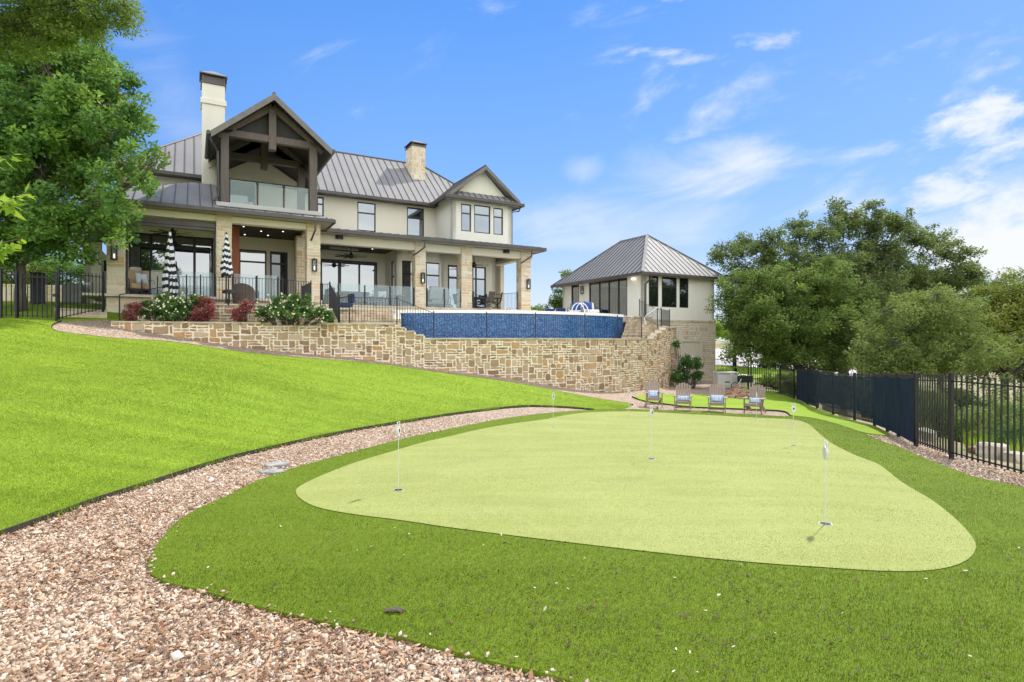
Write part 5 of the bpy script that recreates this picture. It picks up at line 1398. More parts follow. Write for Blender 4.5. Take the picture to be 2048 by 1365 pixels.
# right boundary fence
FR = [(1595, 28.5), (1615, 25.6), (1634, 23.0), (1666, 21.0), (1709, 18.7), (1749, 17.0), (1775, 15.4), (1797, 14.0), (1832, 12.1), (1903, 10.4)]
fp = []
for px, d in FR:
    p = PX(px, d); fp.append((p.x, p.y, gz(p.x, p.y) - .02))
for x, y in ((7.75, 8.0), (7.6, 5.6)): fp.append((x, y, gz(x, y) - .02))
zt_near = [zpx(y_, d) for (px, d), y_ in zip(FR, (738, 740, 741.6, 746.6, 747.6, 748, 748, 749, 749, 749))]
fpp = [(p[0], p[1], p[2], (zt_near[i] - p[2]) if i < len(zt_near) else 1.52) for i, p in enumerate(fp)]
bf = fence_run('boundary_fence', 'tall black iron picket fence along the right side of the putting green', fpp, h=1.5, spacing=.125, pr=.0105, post_w=.06, spear=.12, cap=False, base=.12)
for i in range(9):
    a, b = Vector(fpp[i][:3]), Vector(fpp[i + 1][:3]); ha, hb = fpp[i][3], fpp[i + 1][3]
    if i == 8: continue
    n = Vector(((b - a).y, -(b - a).x, 0)).normalized() * .035
    dbl = i in (0, 5, 6, 7)
    K = 10; vs = []; r_ = random.Random(i)
    for k in range(K + 1):
        f = k / K; p = a.lerp(b, f) + n; sag = -.05 * math.sin(math.pi * f) - .06; wob = r_.uniform(-.02, .02)
        lowz = (.16 if not dbl else .06) + (.10 if i in (2, 3, 4) else 0)
        vs += [(p.x + wob * .4, p.y + wob, p.z + lowz), (p.x, p.y, p.z + ha + (hb - ha) * f + sag)]
    mb = MB(); mb.add(vs, [(2 * k, 2 * k + 2, 2 * k + 3, 2 * k + 1) for k in range(K)])
    mb.build('mesh_screen', SCREEN2 if dbl else SCREEN, bf)
# fence and gate across the back by the generator
def foot(px, d): p = PX(px, d); return (p.x, p.y, gz(p.x, p.y) - .02)
q0, q1, q2, q3 = foot(1595, 28.5), foot(1560, 31.5), foot(1502, 32.6), foot(1468, 34.0)
fence_run('rear_fence', 'black iron fence section in tree shade behind the rightmost chair', [q1 + (1.5,), q2 + (1.7,)], spacing=.12, pr=.010, post_w=.06, spear=.1)
fence_run('rear_fence', 'short black iron fence between the navy screens and the shaded corner', [(q0[0] - .12, q0[1] + .1, q0[2], 1.5), q1 + (1.5,)][::-1], spacing=.24, pr=.010, post_w=.05, spear=.1)
gt = fence_run('metal_gate', 'black iron gate with a lock box beside the generator', [(q3[0] + .06, q3[1], q3[2], 1.6), (q2[0] - .1, q2[1] + .1, q2[2], 1.6)], spacing=.12, pr=.010, post_w=.05, spear=.1, cat='gate')
MB().box(q3[0] - .02, q3[1] - .1, q3[2] + .85, q3[0] + .14, q3[1] - .03, q3[2] + 1.1).build('lock_box', BLACK, gt)
q4 = tuple(hw(W + .1, .3, 0, PO)[:2]); fence_run('rear_fence', 'black iron fence between the pool house corner and the gate', [(q4[0], q4[1], gz(*q4), 1.6), (q3[0] - .06, q3[1], q3[2], 1.6)], spacing=.12, pr=.010, post_w=.05, spear=.1)
# left yard fence and gate
def fl_(px, d, y0, y1): p = PX(px, d); z = zpx(y1, d); return (p.x, p.y, z, (y1 - y0) * d / F)
L0 = [fl_(-330, 17.0, 540, 628), fl_(-160, 17.4, 541, 631), fl_(2, 17.9, 542, 634.5), fl_(33, 18.1, 545, 636)]
fence_run('yard_fence', 'black iron yard fence at the far left before the oak trunk', L0, spacing=.12, pr=.010, post_w=.06, spear=.1)
gt = fence_run('metal_gate', 'black iron yard gate with a latch next to the low stone wall', [fl_(35.5, 18.15, 547, 636), fl_(113, 18.6, 549, 639)], spacing=.12, pr=.010, post_w=.05, spear=.1, cat='gate')
p = PX(112, 18.5); MB().box(p.x - .06, p.y - .06, zpx(594, 18.5), p.x + .03, p.y - .02, zpx(588, 18.5)).build('latch', BLACK, gt)
fence_run('yard_fence', 'black iron yard fence standing on the low stone wall', [fl_(117, 18.9, 541, 641), fl_(206, 20.2, 549, 621.5)], spacing=.12, pr=.010, post_w=.06, spear=.1)
# patio fence above the flower bed
def tp_(px, d, z=ZT, h=.98): p = PX(px, d); return (p.x, p.y, z, h)
fence_run('patio_fence', 'black railing along the patio edge behind the flowering bushes', [tp_(338, 21.35), tp_(373, 21.4), tp_(401, 21.45), tp_(457, 21.6), tp_(512, 21.9), tp_(566, 22.4), tp_(622, 23.4)], spacing=.105, pr=.007, post_w=.035)
fence_run('patio_fence', 'short black railing return beside the stone pier', [tp_(622, 23.45), tp_(604, 25.3)], spacing=.105, pr=.007, post_w=.035)
fence_run('patio_fence', 'short black railing between the stone pier and the steps', [tp_(641, 24.3), tp_(659, 24.1)], spacing=.105, pr=.007, post_w=.035)
fence_run('stair_rail', 'black sloping stair rail with silver handrail down to the landing', [tp_(660, 24.05), (PX(677, 22.35).x, 22.35, 2.44, .92)], spacing=.105, pr=.007, post_w=.04, cat='stair rail')
t_ = thing('handrail', 'thin black handrail rising beside the leftmost stone column', 'handrail')
a, b = P(239, 641, 19.9), P(239, 590, 19.9); MB().tube([a, b], .022).build('post', BLACK, t_)
MB().tube([b, P(322, 575, 21.2), P(336, 569, 21.35)], .016).build('rail', BLACK, t_); MB().tube([P(315, 607, 21.3), P(315, 553, 21.3)], .022).build('post', BLACK, t_)
# pool fence on the retaining wall
def wp2(px, z, h=.97, dpx=0):
    s = s_at_px(px); p, n = on_line(wl_pts, wl_len, s); return (p.x - n.x * .16, p.y - n.y * .16, z, h)
fence_run('pool_fence', 'black railing on the curved stone wall in front of the blue pool wall', [wp2(677, ZW1), wp2(692, ZW1), wp2(790, ZW1), wp2(872, ZW2, .97), wp2(971, ZW2), wp2(1078, ZW2), wp2(1171, ZW2), wp2(1240, ZW2), wp2(1290, ZW2)], spacing=.105, pr=.007, post_w=.04)
a = hw(-1.2, -.9, ZP + .06, PO)
fence_run('stair_rail', 'black sloping rail of the steps beside the pool house corner', [(PX(1279, 32.0).x, 32.0, ZP + .02, .95), (PX(1315, 30.6).x, 30.6, 2.5, .92), (PX(1322, 30.4).x, 30.4, 2.5, .92)], spacing=.105, pr=.007, post_w=.04, cat='stair rail')
fence_run('stair_rail', 'short black rail on the high end of the curved wall', [(PX(1322.5, 30.3).x, 30.3, 2.5, .9), (PX(1339, 32.0).x, 32.0, 2.5, .92)], spacing=.105, pr=.007, post_w=.045, cat='stair rail')
t_ = thing('handrail', 'pale grabrail slanting down the steps by the pool house', 'handrail'); 
MB().tube([P(1291, 650, 28.6), P(1289, 636, 28.8), P(1292, 632, 28.9), P(1318, 614, 31.2)], .022).build('rail', SILVER, t_); MB().tube([P(1317, 640, 31.2), P(1317, 614, 31.2)], .02).build('post', SILVER, t_)
# dining end railing
e = [hw(hu(960, -.02), .05, FL), hw(hu(1010, 2.2), 2.2, FL), hw(hu(1030, .3), .3, FL)]
fence_run('porch_rail', 'black railing at the far right end of the porch behind the table', [(hw(10.2, 3.0, FL).x, hw(10.2, 3.0, FL).y, FL, 1.0), (hw(11.1, .32, FL).x, hw(11.1, .32, FL).y, FL, 1.0)], spacing=.105, pr=.008, post_w=.05)
fence_run('porch_rail', 'low sloping black rail in front of the dining set', [(hw(hu(947, 0), -.05, FL).x, hw(hu(947, 0), -.05, FL).y, FL - .0, .85), (hw(hu(970, 0), -.6, FL).x, hw(hu(970, 0), -.6, FL).y, ZP + .05, .85)], spacing=.1, pr=.007, post_w=.04)
# glass guard panels on the porch edge
gg = thing('glass_railing', 'frameless glass railing along the edge of the long porch', 'glass railing', (HO[0], HO[1], 0), HA)
for a_, b_ in ((644, 673), (673.5, 705.5), (706, 737), (737.5, 753), (753.5, 781), (781.5, 828)): pass
def gpan(seq, v, zt_=1.04, par=gg, zf=FL):
    for k, px in enumerate(seq):
        u = hu(px, v); MB().box(u - .028, v - .03, zf - .0, u + .028, v + .03, zf + 1.0).build('post', BLACK, par)
        if k: u0 = hu(seq[k - 1], v); MB().box(u0 + .04, v - .006, zf + .03, u - .04, v + .006, zf + zt_).build('glass_panel', RAILG, par)
gpan([645, 676.5, 729.5, 780, 827], .12); gpan([854, 888.5, 921.5], .12)
gg2 = thing('glass_railing', 'frameless glass railing in front of the left porch bays', 'glass railing', (HO[0], HO[1], 0), HA)
gpan([466, 514, 556], -1.95, par=gg2); gpan([300, 345, 388, 430], -1.80, par=gg2)
# bright pool grab rails
for px, d, lab in ((1150, 27.6, 'large white looped pool grab rail beside the blue chairs'), (1013, 28.8, 'small steel pool grab rail in front of the porch end')):
    t_ = thing('pool_grab_rail', lab, 'grab rail'); k = .62 if px == 1150 else .45
    for o_ in (0, .32 * k):
        c0 = P(px, 627, d) + Vector((o_, o_ * .6, 0)); pts = [(c0.x - .25 * k + .62 * k * (1 - math.cos(a)) / 2 * 1.6, c0.y + .1 * math.sin(a), ZP + .06 + .78 * k * math.sin(a)) for a in np.linspace(0, math.pi * .98, 12)]
        MB().tube(pts, .024 if k > .5 else .018, 8).build('rail', WHITEP if k > .5 else SILVER, t_)
# ------------------------------------------------------------------ putting green furniture
GXY = lambda px, py: G(px, py)
def flag(px, py, pytop, rz, label):
    x, y = G(px, py); z = gz(x, y) + .014; t_ = thing('hole_marker', label, 'hole marker', (x, y, z), rz, 'white hole markers standing in the cups')
    h = max(.7, min(.86, (py - pytop) * y / F)); FLAGW = MATS.get('marker_white') or plain('marker_white', (.60, .60, .58), .5, noise=.04)
    MB().tube([(0, 0, 0), (0, 0, h - .17)], [.0050, .0038], 8).build('pole', FLAGW, t_)
    # rounded plate with a handle slot cut through its top
    mb = MB(); n = 20; R1 = .045; th = .011
    prof = []
    for k in range(n):
        a = 2 * math.pi * k / n; xx, zz_ = R1 * math.cos(a), R1 * 1.12 * math.sin(a)
        prof.append((xx, zz_ - (0.02 if zz_ < -.04 and abs(xx) < .03 else 0)))
    zc = h - .115
    vs = [(x_, -th, zc + z_) for x_, z_ in prof] + [(x_, th, zc + z_) for x_, z_ in prof]
    mb.add(vs, [tuple(range(n)), tuple(range(n, 2 * n))[::-1]]); mb.add(vs, [(k, (k + 1) % n, n + (k + 1) % n, n + k) for k in range(n)])
    mb.build('marker_plate', FLAGW, t_)
    mb = MB(); mb.tube([(-.028, 0, zc + .038), (-.034, 0, zc + .09), (-.026, 0, zc + .10), (.026, 0, zc + .10), (.034, 0, zc + .09), (.028, 0, zc + .038)], .007, 8); mb.build('handle', FLAGW, t_)
    mb = MB(); mb.prism([(-.017, 0), (0, -.026), (.017, 0), (.010, .02), (-.010, .02)], 0, .002); e_ = mb.build('emblem', BLACK, t_); e_.rotation_euler = (R(90), 0, 0); e_.location = (0, -th - .0005, zc)
    # cup: white ring and dark well
    mb = MB(); n = 20; z_ = 0.0015
    for ra, rb, za, zb_, mi in ((.060, .052, z_, z_, 0), (.052, .052, z_, -.012, 0)):
        vs = [(r_ * math.cos(2 * math.pi * k / n), r_ * math.sin(2 * math.pi * k / n), zz) for r_, zz in ((ra, za), (rb, zb_)) for k in range(n)]
        mb.add(vs, [(k, (k + 1) % n, n + (k + 1) % n, n + k) for k in range(n)], mi)
    mb.build('cup_ring', FLAGW, t_)
    mb = MB(); mb.add([(.053 * math.cos(2 * math.pi * k / n), .053 * math.sin(2 * math.pi * k / n), .0008) for k in range(n)], [tuple(range(n))]); mb.build('cup_well', BLACK, t_)
    return t_
flag(1651, 1052, 884, R(82), 'edge-on white hole marker nearest the camera at right with its shadow')
flag(797, 983, 845, R(80), 'edge-on white hole marker at the left end of the green')
flag(1303, 920, 812, R(55), 'half turned white hole marker in the middle of the green')
flag(1587, 893, 807, R(2), 'white hole marker facing the camera near the right edge of the green')
flag(1106.5, 856, 785, R(50), 'white hole marker near the left rear edge of the green')
flag(1258, 833.5, 778, R(25), 'white hole marker at the far edge below the curved wall')
flag(1513, 840, 785, R(75), 'white hole marker in front of the rightmost garden chair')
x, y = G(1525.5, 844); bl = MB(); bl.lathe([(.0215 * math.sin(a), -.0215 * math.cos(a)) for a in np.linspace(.02, math.pi - .02, 10)], 14); o = bl.build('golf_ball', WHITEP, None, (x, y, gz(x, y) + .035), smooth=True); tag(o, 'white golf ball lying on the far end of the green', 'golf ball')
# stepping slabs in the path
PAD = plain('grey_pad_stone', (.33, .33, .31), .85, noise=.3, nscale=8, bump=.4)
for px, py, r1, lab in ((553, 929.5, .17, 'round grey valve lid in the gravel path'), (545, 943, .20, 'pale flat stone half buried in the gravel by the turf edge')):
    x, y = G(px, py); mb = MB(); r_ = random.Random(px); n = 14
    q = [(x + r1 * (r_.uniform(.85, 1.08)) * math.cos(2 * math.pi * k / n), y + r1 * (.62 if px == 545 else .9) * r_.uniform(.85, 1.08) * math.sin(2 * math.pi * k / n)) for k in range(n)]
    mb.prism(q, gz(x, y) - .05, gz(x, y) + (.012 if px == 553 else .006)); o = mb.build('flat_stone', PAD, bevel=.008); tag(o, lab, 'stone')
# a loose bark curl on the turf and a few larger pale stones in the gravel
x, y = G(788, 1231); mb = MB(); r_ = random.Random(2)
for k in range(5): mb.tube([(x - .06 + r_.uniform(-.02, .02), y + r_.uniform(-.02, .02), gz(x, y) + .018), (x + r_.uniform(-.01, .02), y + r_.uniform(-.015, .015), gz(x, y) + .030), (x + .05 + r_.uniform(-.01, .02), y + r_.uniform(-.02, .02), gz(x, y) + .02)], [.004, .010, .005], 6)
tag(mb.build('bark_clump', BARK), 'brown curled bark clump lying on the dark turf', 'bark')
# ------------------------------------------------------------------ garden chairs
def adirondack():
    t_ = thing('garden_chair', 'x', 'chair', (0, 0, 0), 0, 'brown slatted garden chairs facing the putting green')
    T = Matrix.Translation; w = .52
    # front at -y
    ang = R(-24)     # back recline
    bw = w / 6
    for k in range(6):
        cx = -w / 2 + bw * (k + .5); top = .86 - .95 * (abs(cx) / (w / 2)) ** 2.2 * .17; spread = cx * .16
        mb = MB(); M = T((cx, .20, .27)) @ Matrix.Rotation(ang, 4, 'X') @ Matrix.Rotation(math.atan(spread / .8) * 1.0, 4, 'Y')
        l = top; n = 5; e = bw / 2 - .004
        sk = -.06 * cx / (w / 2)
        vs = [(-e * .85, -.011, 0), (e * .85, -.011, 0), (e * 1.05, -.011, l - .03 + sk * .5), (0, -.011, l), (-e * 1.05, -.011, l - .03 - sk * .5)]
        vs = vs + [(x, .011, z) for x, _, z in vs]; mb.add([M @ Vector(v_) for v_ in vs], [(0, 1, 2, 3, 4), (9, 8, 7, 6, 5)] + [(i, (i + 1) % 5, 5 + (i + 1) % 5, 5 + i) for i in range(5)])
        mb.build('back_slat', CHAIRW, t_)
    for k in range(5):
        y0 = -.30 + k * .105; z0 = .37 - k * .028; MB().box(-w / 2 - .02, y0, z0, w / 2 + .02, y0 + .095, z0 + .022).build('seat_slat', CHAIRW, t_)
    MB().box(-w / 2 - .02, -.325, .285, w / 2 + .02, -.30, .385).build('front_apron', CHAIRW, t_)
    for s in (-1, 1):
        x0 = s * (w / 2 + .045)
        MB().box(x0 - .014, -.30, 0, x0 + .014, -.20, .565).build('leg', CHAIRW, t_)
        mb = MB(); mb.prism([(x0 - .075, -.38), (x0 + .075, -.38), (x0 + .09, -.30), (x0 + .06 * (1 if s > 0 else .4), .30), (x0 - .06 * (1 if s < 0 else .4), .30), (x0 - .09, -.30)], .565, .588); mb.build('armrest', CHAIRW, t_)
        xs = s * (w / 2 - .005); mb = MB(); mb.add([(xs - .012, -.30, .35), (xs - .012, -.30, .24), (xs - .012, .58, 0), (xs - .012, .70, 0), (xs - .012, .70, .03), (xs - .012, .30, .24), (xs + .012, -.30, .35), (xs + .012, -.30, .24), (xs + .012, .58, 0), (xs + .012, .70, 0), (xs + .012, .70, .03), (xs + .012, .30, .24)],
               [(0, 1, 2, 3, 4, 5), (11, 10, 9, 8, 7, 6)] + [(i, (i + 1) % 6, 6 + (i + 1) % 6, 6 + i) for i in range(6)]); mb.build('rear_leg', CHAIRW, t_)
    MB().box(-w / 2 - .03, -.22, .11, w / 2 + .03, -.20, .16).build('stretcher', CHAIRW, t_)
    MB().box(-w / 2 - .03, .28, .54, w / 2 + .03, .31, .58).build('rear_rail', CHAIRW, t_)
    return t_
t = NT('blue_patterned_fabric'); v = t.coord(scale=(1, 1, 1)); vd = t.voro(v, 16, rnd=.2); w_ = t.new('ShaderNodeTexWave'); t.set(w_, Vector=v, Scale=7.0, Distortion=3.0)
c = t.mix(t.rng(vd, .25, .45), (.72, .76, .80), (.20, .32, .58)); c = t.mix(t.rng(w_.outputs[0], .55, .75, 0, .6), c, (.70, .75, .80)); b = t.bsdf(Base_Color=c, Roughness=.9); PILM = t.m
def pillow(loc, rot, sx, sz, label, mat=PILM, grp=None, cat='pillow', th=.06):
    n = 10; V = []; FC = []
    for side in (-1, 1):
        for j in range(n + 1):
            for i in range(n + 1):
                a, b = i / n * 2 - 1, j / n * 2 - 1; bul = (1 - a ** 4) * (1 - b ** 4); pin = 1 - .06 * (abs(a * b)) ** 1.5
                V.append((a * sx / 2 * (1 - .05 * (1 - abs(b))) * 1.0 * pin ** -1 if False else a * sx / 2 * (1 + .05 * abs(b)), side * th * bul ** .6, b * sz / 2 * (1 + .05 * abs(a))))
    m = (n + 1) ** 2
    for s_ in (0, 1):
        for j in range(n):
            for i in range(n):
                q = s_ * m + j * (n + 1) + i; f = (q, q + 1, q + n + 2, q + n + 1); FC.append(f if s_ == 0 else f[::-1])
    mb = MB(); mb.add(V, FC); o = mb.build('pillow', mat, None, loc, smooth=True); o.rotation_euler = rot; return tag(o, label, cat, grp)
ch0 = adirondack(); CH = []
specs = [(1307, 813.5, 22.7, R(-8), 'leftmost brown slatted garden chair closest to the curved wall', .82), (1366, 818, 22.1, R(-18), 'second brown slatted garden chair from the left with a long low pillow', .84),
         (1434, 822, 21.8, R(-20), 'third brown slatted garden chair from the left in front of the stone pile side', .84), (1509, 827, 21.2, R(-36), 'rightmost brown slatted garden chair turned towards the left', .88)]
PILS = [(.36, .27, 'square blue patterned pillow on the leftmost garden chair'), (.52, .19, 'long low blue patterned pillow on the second garden chair'), (.46, .27, 'tall blue patterned pillow on the third garden chair'), (.42, .20, 'blue patterned pillow on the rightmost garden chair')]
for k, (px, py, d, rz, lab, sc) in enumerate(specs):
    p = PX(px, d); z = max(gz(p.x + a, p.y + b) for a in (-.3, 0, .3) for b in (-.3, .3)) - .02
    c_ = ch0 if k == 0 else copy_tree(ch0)
    c_.location = (p.x, p.y, z); c_.rotation_euler = (0, 0, rz); c_['label'] = lab; S_ = 0.98; c_.scale = (S_, S_, S_)
    M = Matrix.Translation((p.x, p.y, z)) @ Matrix.Rotation(rz, 4, 'Z') @ Matrix.Scale(S_, 4)
    sx, sz, pl = PILS[k]; q = M @ Vector((0, .10, .375 + sz / 2)); pillow(q, (R(-20), 0, rz), sx * S_, sz * S_, pl, grp='blue patterned pillows on the garden chairs')
# ------------------------------------------------------------------ generator, grill cart, rocks
GENM = plain('generator_paint', (.62, .62, .57), .5, noise=.04); GENG = plain('generator_side', (.52, .56, .54), .5, noise=.05)
p = P(1451, 772, 32.6); g_ = thing('generator', 'beige standby generator on a concrete pad beside the pool house', 'generator', (p.x, p.y, gz(p.x, p.y)), R(4))
MB().box(-.68, -.40, -.02, .66, .40, .14).build('concrete_pad', plain('pad_concrete', (.55, .54, .50), .9), g_, bevel=.01)
MB().box(-.60, -.33, .14, .60, .33, .80).build('body', GENM, g_, bevel=.02)
MB().box(-.63, -.36, .80, .63, .36, .85).build('lid', plain('generator_lid', (.70, .70, .66), .5), g_, bevel=.02)
mb = MB(); 
for k in range(7): mb.box(.22, -.338, .22 + k * .07, .55, -.326, .25 + k * .07)
mb.build('louvre', GENG, g_)
MB().box(-.18, -.337, .27, .10, -.329, .33).build('name_plate', BLACK, g_); MB().box(.34, -.338, .73, .48, -.329, .77).build('badge', BLACK, g_); MB().box(-.52, -.338, .74, .12, -.329, .765).build('slot', BLACK, g_)
p = P(1490, 770, 31.6); c_ = thing('fire_wood_cart', 'black metal cart with wheels beside the generator', 'cart', (p.x, p.y, gz(p.x, p.y)), R(8))
mb = MB(); mb.prism([(-.34, -.22), (.34, -.22), (.34, .22), (-.34, .22)], .42, .78); mb.build('tub', BLACK, c_, bevel=.03)
MB().tube([(-.38, -.24, .79), (.38, -.24, .79), (.38, .24, .79), (-.38, .24, .79), (-.38, -.24, .79)], .016).build('rim', SILVER, c_)
for x in (-.3, .3):
    for y in (-.18, .18): MB().tube([(x, y, 0), (x * .85, y, .43)], .018, 6).build('leg', BLACK, c_)
MB().tube([(-.5, -.22, .02), (-.56, -.22, .3), (-.40, -.22, .5), (-.34, -.22, .62)], .016, 6).build('handle', SILVER, c_)
w_ = MB(); w_.tube([(-.46 + .2 * math.cos(a), .24, .2 + .2 * math.sin(a)) for a in np.linspace(0, 2 * math.pi, 17)], .022, 6); w_.build('wheel', BLACK, c_)
t = NT('red_brown_rock'); v = t.coord(); f = t.noise(v, 2.2, 6, .65); b = t.bsdf(Base_Color=t.ramp(f, [(.3, (.20, .10, .06)), (.5, (.38, .22, .14)), (.7, (.56, .42, .31))]), Roughness=.95); t.l.new(t.bump(t.noise(v, 7, 5), .8, .05), b.inputs['Normal']); ROCKM = t.m
PROCK = plain('pale_boulder', (.50, .43, .34), .95, noise=.3, nscale=2, bump=.6, bscale=8)
def rock(px, py, d, sx, sy, sz, label, seed, mat=ROCKM, grp='flat red-brown rocks piled behind the chairs', tilt=0.1):
    r_ = random.Random(seed); bm = bmesh.new(); bmesh.ops.create_icosphere(bm, subdivisions=2, radius=1)
    for v_ in bm.verts:
        k = 1 + r_.uniform(-.16, .16); c0 = v_.co; v_.co = Vector((max(-.8, min(.8, c0.x * k)), max(-.8, min(.8, c0.y * k)), max(-.6, min(.62, c0.z * k))))
        v_.co.x *= sx * 1.25; v_.co.y *= sy * 1.25; v_.co.z *= sz * 1.5
    me = bpy.data.meshes.new('rock'); bm.to_mesh(me); bm.free(); me.materials.append(mat); o = bpy.data.objects.new('rock', me); COL.objects.link(o)
    p = P(px, py, d); o.location = (p.x, p.y, p.z); o.rotation_euler = (r_.uniform(-tilt, tilt), r_.uniform(-tilt, tilt), r_.uniform(0, 3)); return tag(o, label, 'rock', grp)
RK = [(1466, 787, 26.6, .30, .22, .10, 'pale flat rock at the left of the rock pile'), (1480, 792, 26.4, .34, .25, .11, 'broad red-brown rock at the front of the rock pile'), (1488, 783, 27.0, .28, .22, .10, 'rounded brown rock on the right of the rock pile'),
      (1472, 781, 27.0, .26, .2, .08, 'tan rock at the back of the rock pile'), (1460, 794, 26.2, .22, .18, .09, 'small brown rock in front left of the pile'), (1496, 790, 26.6, .2, .18, .08, 'small rust rock at the right front of the pile'),
      (1477, 797, 26.0, .16, .10, .07, 'upright tan stone in front of the pile'), (1474, 775, 29.5, .26, .18, .08, 'red-brown rock lying just in front of the generator')]
for k, q in enumerate(RK): rock(*q, seed=50 + k)
# ------------------------------------------------------------------ porch and patio furniture
TAN = plain('tan_cushion', (.46, .34, .21), .9, noise=.08); LBLUE = plain('pale_blue_fabric', (.55, .62, .66), .9, noise=.05); GREYF = plain('grey_cushion', (.16, .18, .20), .9, noise=.06); WICK = plain('brown_wicker', (.10, .075, .06), .85, noise=.25, nscale=30, bump=.5, bscale=120)
LWICK = plain('pale_wicker', (.42, .41, .38), .85, noise=.2, nscale=30, bump=.5, bscale=120); NAVY = plain('navy_cushion', (.015, .03, .10), .85, noise=.08); COBALT = plain('cobalt_cushion', (.03, .07, .27), .85); LEGM = plain('bronze_legs', (.06, .045, .035), .5, .3)
def armchair(label, loc, rz, w=.80, cushion=TAN, frame=LEGM, sc=1.0, grp=None, hb=.62, cat='armchair'):
    t_ = thing('armchair', label, cat, loc, rz, grp)
    MB().box(-w / 2 + .07, -.36, .26, w / 2 - .07, .30, .46).build('seat_cushion', cushion, t_, bevel=.045, seg=3)
    M = Matrix.Translation((0, .30, .40)) @ Matrix.Rotation(R(-16), 4, 'X'); MB().box(-w / 2 + .08, -.10, 0, w / 2 - .08, .08, hb, M=M).build('back_cushion', cushion, t_, bevel=.05, seg=3)
    for s in (-1, 1):
        x = s * (w / 2); MB().tube([(x, .36, .88), (x, .30, .60), (x, .05, .62), (x, -.34, .60), (x, -.38, .50), (x, -.36, 0)], .018, 6).build('arm', frame, t_)
        MB().tube([(x, .34, .62), (x, .24, .25), (x, .40, 0)], .018, 6).build('rear_leg', frame, t_)
    MB().box(-w / 2, -.36, .20, w / 2, .36, .245).build('frame', frame, t_)
    t_.scale = (sc, sc, sc); return t_
def at(px, v, z=FL): u = hu(px, v); return hw(u, v, z)
armchair('left tan cushioned armchair in the left porch', at(274, -1.1), HA + R(28), .85, grp='tan armchairs in the left porch', sc=1.1)
armchair('right tan cushioned armchair behind the striped umbrella in the left porch', at(308, -1.0), HA + R(10), .85, grp='tan armchairs in the left porch', sc=1.1)
pillow(at(284, -1.35, FL + .72), (R(-15), 0, HA + R(28)), .42, .40, 'pale blue pillow on the left tan armchair', mat=LBLUE)
t_ = thing('ottoman', 'tan cushioned ottoman beside the striped umbrella', 'ottoman', at(357, -1.2), HA); MB().box(-.35, -.3, .2, .35, .3, .44).build('cushion', TAN, t_, bevel=.05); 
for x in (-.3, .3):
    for y in (-.25, .25): MB().tube([(x, y, 0), (x * .8, y * .8, .22)], .018, 6).build('leg', LEGM, t_)
t_ = thing('floor_lamp', 'white shaded lamp behind the left tan armchair', 'lamp', at(271, .6), HA); MB().lathe([(.26, 1.02), (.20, 1.36)], 4, mi=0).build('lamp_shade', plain('linen_shade', (.72, .68, .62), .9), t_); MB().tube([(0, 0, 0), (0, 0, 1.05)], .02).build('stem', LEGM, t_)
# closed striped umbrellas
t = NT('striped_canvas'); a_ = t.attr(); c = t.mix(t.math('GREATER_THAN', a_, .5), (.80, .80, .78), (.012, .016, .042)); b = t.bsdf(Base_Color=c, Roughness=.85); CANV = t.m
def umbrella(label, p, H, seed, zlow, bands):
    r_ = random.Random(seed); t_ = thing('patio_umbrella', label, 'umbrella', p, r_.uniform(0, 3), 'closed navy and white striped umbrellas on the patio')
    MB().tube([(0, 0, 0), (0, 0, H)], .022, 8).build('pole', BLACK, t_); MB().lathe([(.28, 0), (.28, .03), (.06, .06), (.04, .25)], 20).build('base', BLACK, t_); MB().lathe([(.03, 0), (.035, .04), (.005, .09)], 8, (0, 0, H)).build('finial', BLACK, t_)
    mb = MB(); rows = bands * 4; n = 32; o = 0
    for j in range(rows + 1):
        f = j / rows; z = H - .01 - (H - zlow) * f; R_ = .035 + (.25 if seed == 3 else .20) * min(1, f * 1.25) ** .8
        if f > .82: R_ *= 1 - (f - .82) * .9
        if .50 < f < .60: R_ *= .86
        for k in range(n):
            a = 2 * math.pi * k / n; fold = 1 + .34 * math.cos(a * 8 + 1.2 * math.sin(f * 9)) * min(1, f * 3) * (1 - .3 * math.sin(f * 20 + k * .6)); w_ = r_.uniform(-.008, .008)
            zz = z - .035 * math.cos(a * 8 + 2.0) * f * (1.6 if j == rows else 1) + .02 * math.sin(a * 3 + seed)
            mb.v.append(((R_ * .74 * fold + w_) * math.cos(a), (R_ * .74 * fold + w_) * math.sin(a), zz))
    for j in range(rows):
        for k in range(n):
            mb.f.append([j * n + k, j * n + (k + 1) % n, (j + 1) * n + (k + 1) % n, (j + 1) * n + k]); mb.mi.append(0); mb.r.append(1.0 if ((j // 2) % 2 == 1) else 0.0)
    mb.build('canopy', CANV, t_, smooth=True); MB().tube([(.17 * math.cos(a), .17 * math.sin(a), zlow + (H - zlow) * .45) for a in np.linspace(0, 6.28, 20)], .008, 5).build('strap', NAVY, t_); return t_
p = PX(340, 22.0); umbrella('closed striped umbrella in front of the tan armchairs', (p.x, p.y, ZT), zpx(464, 22) - ZT, 3, zpx(592, 22) - ZT, 9)
p = PX(453, 22.6); umbrella('closed striped umbrella in front of the stone column', (p.x, p.y, ZT), zpx(469, 22.6) - ZT, 8, zpx(553, 22.6) - ZT, 7)
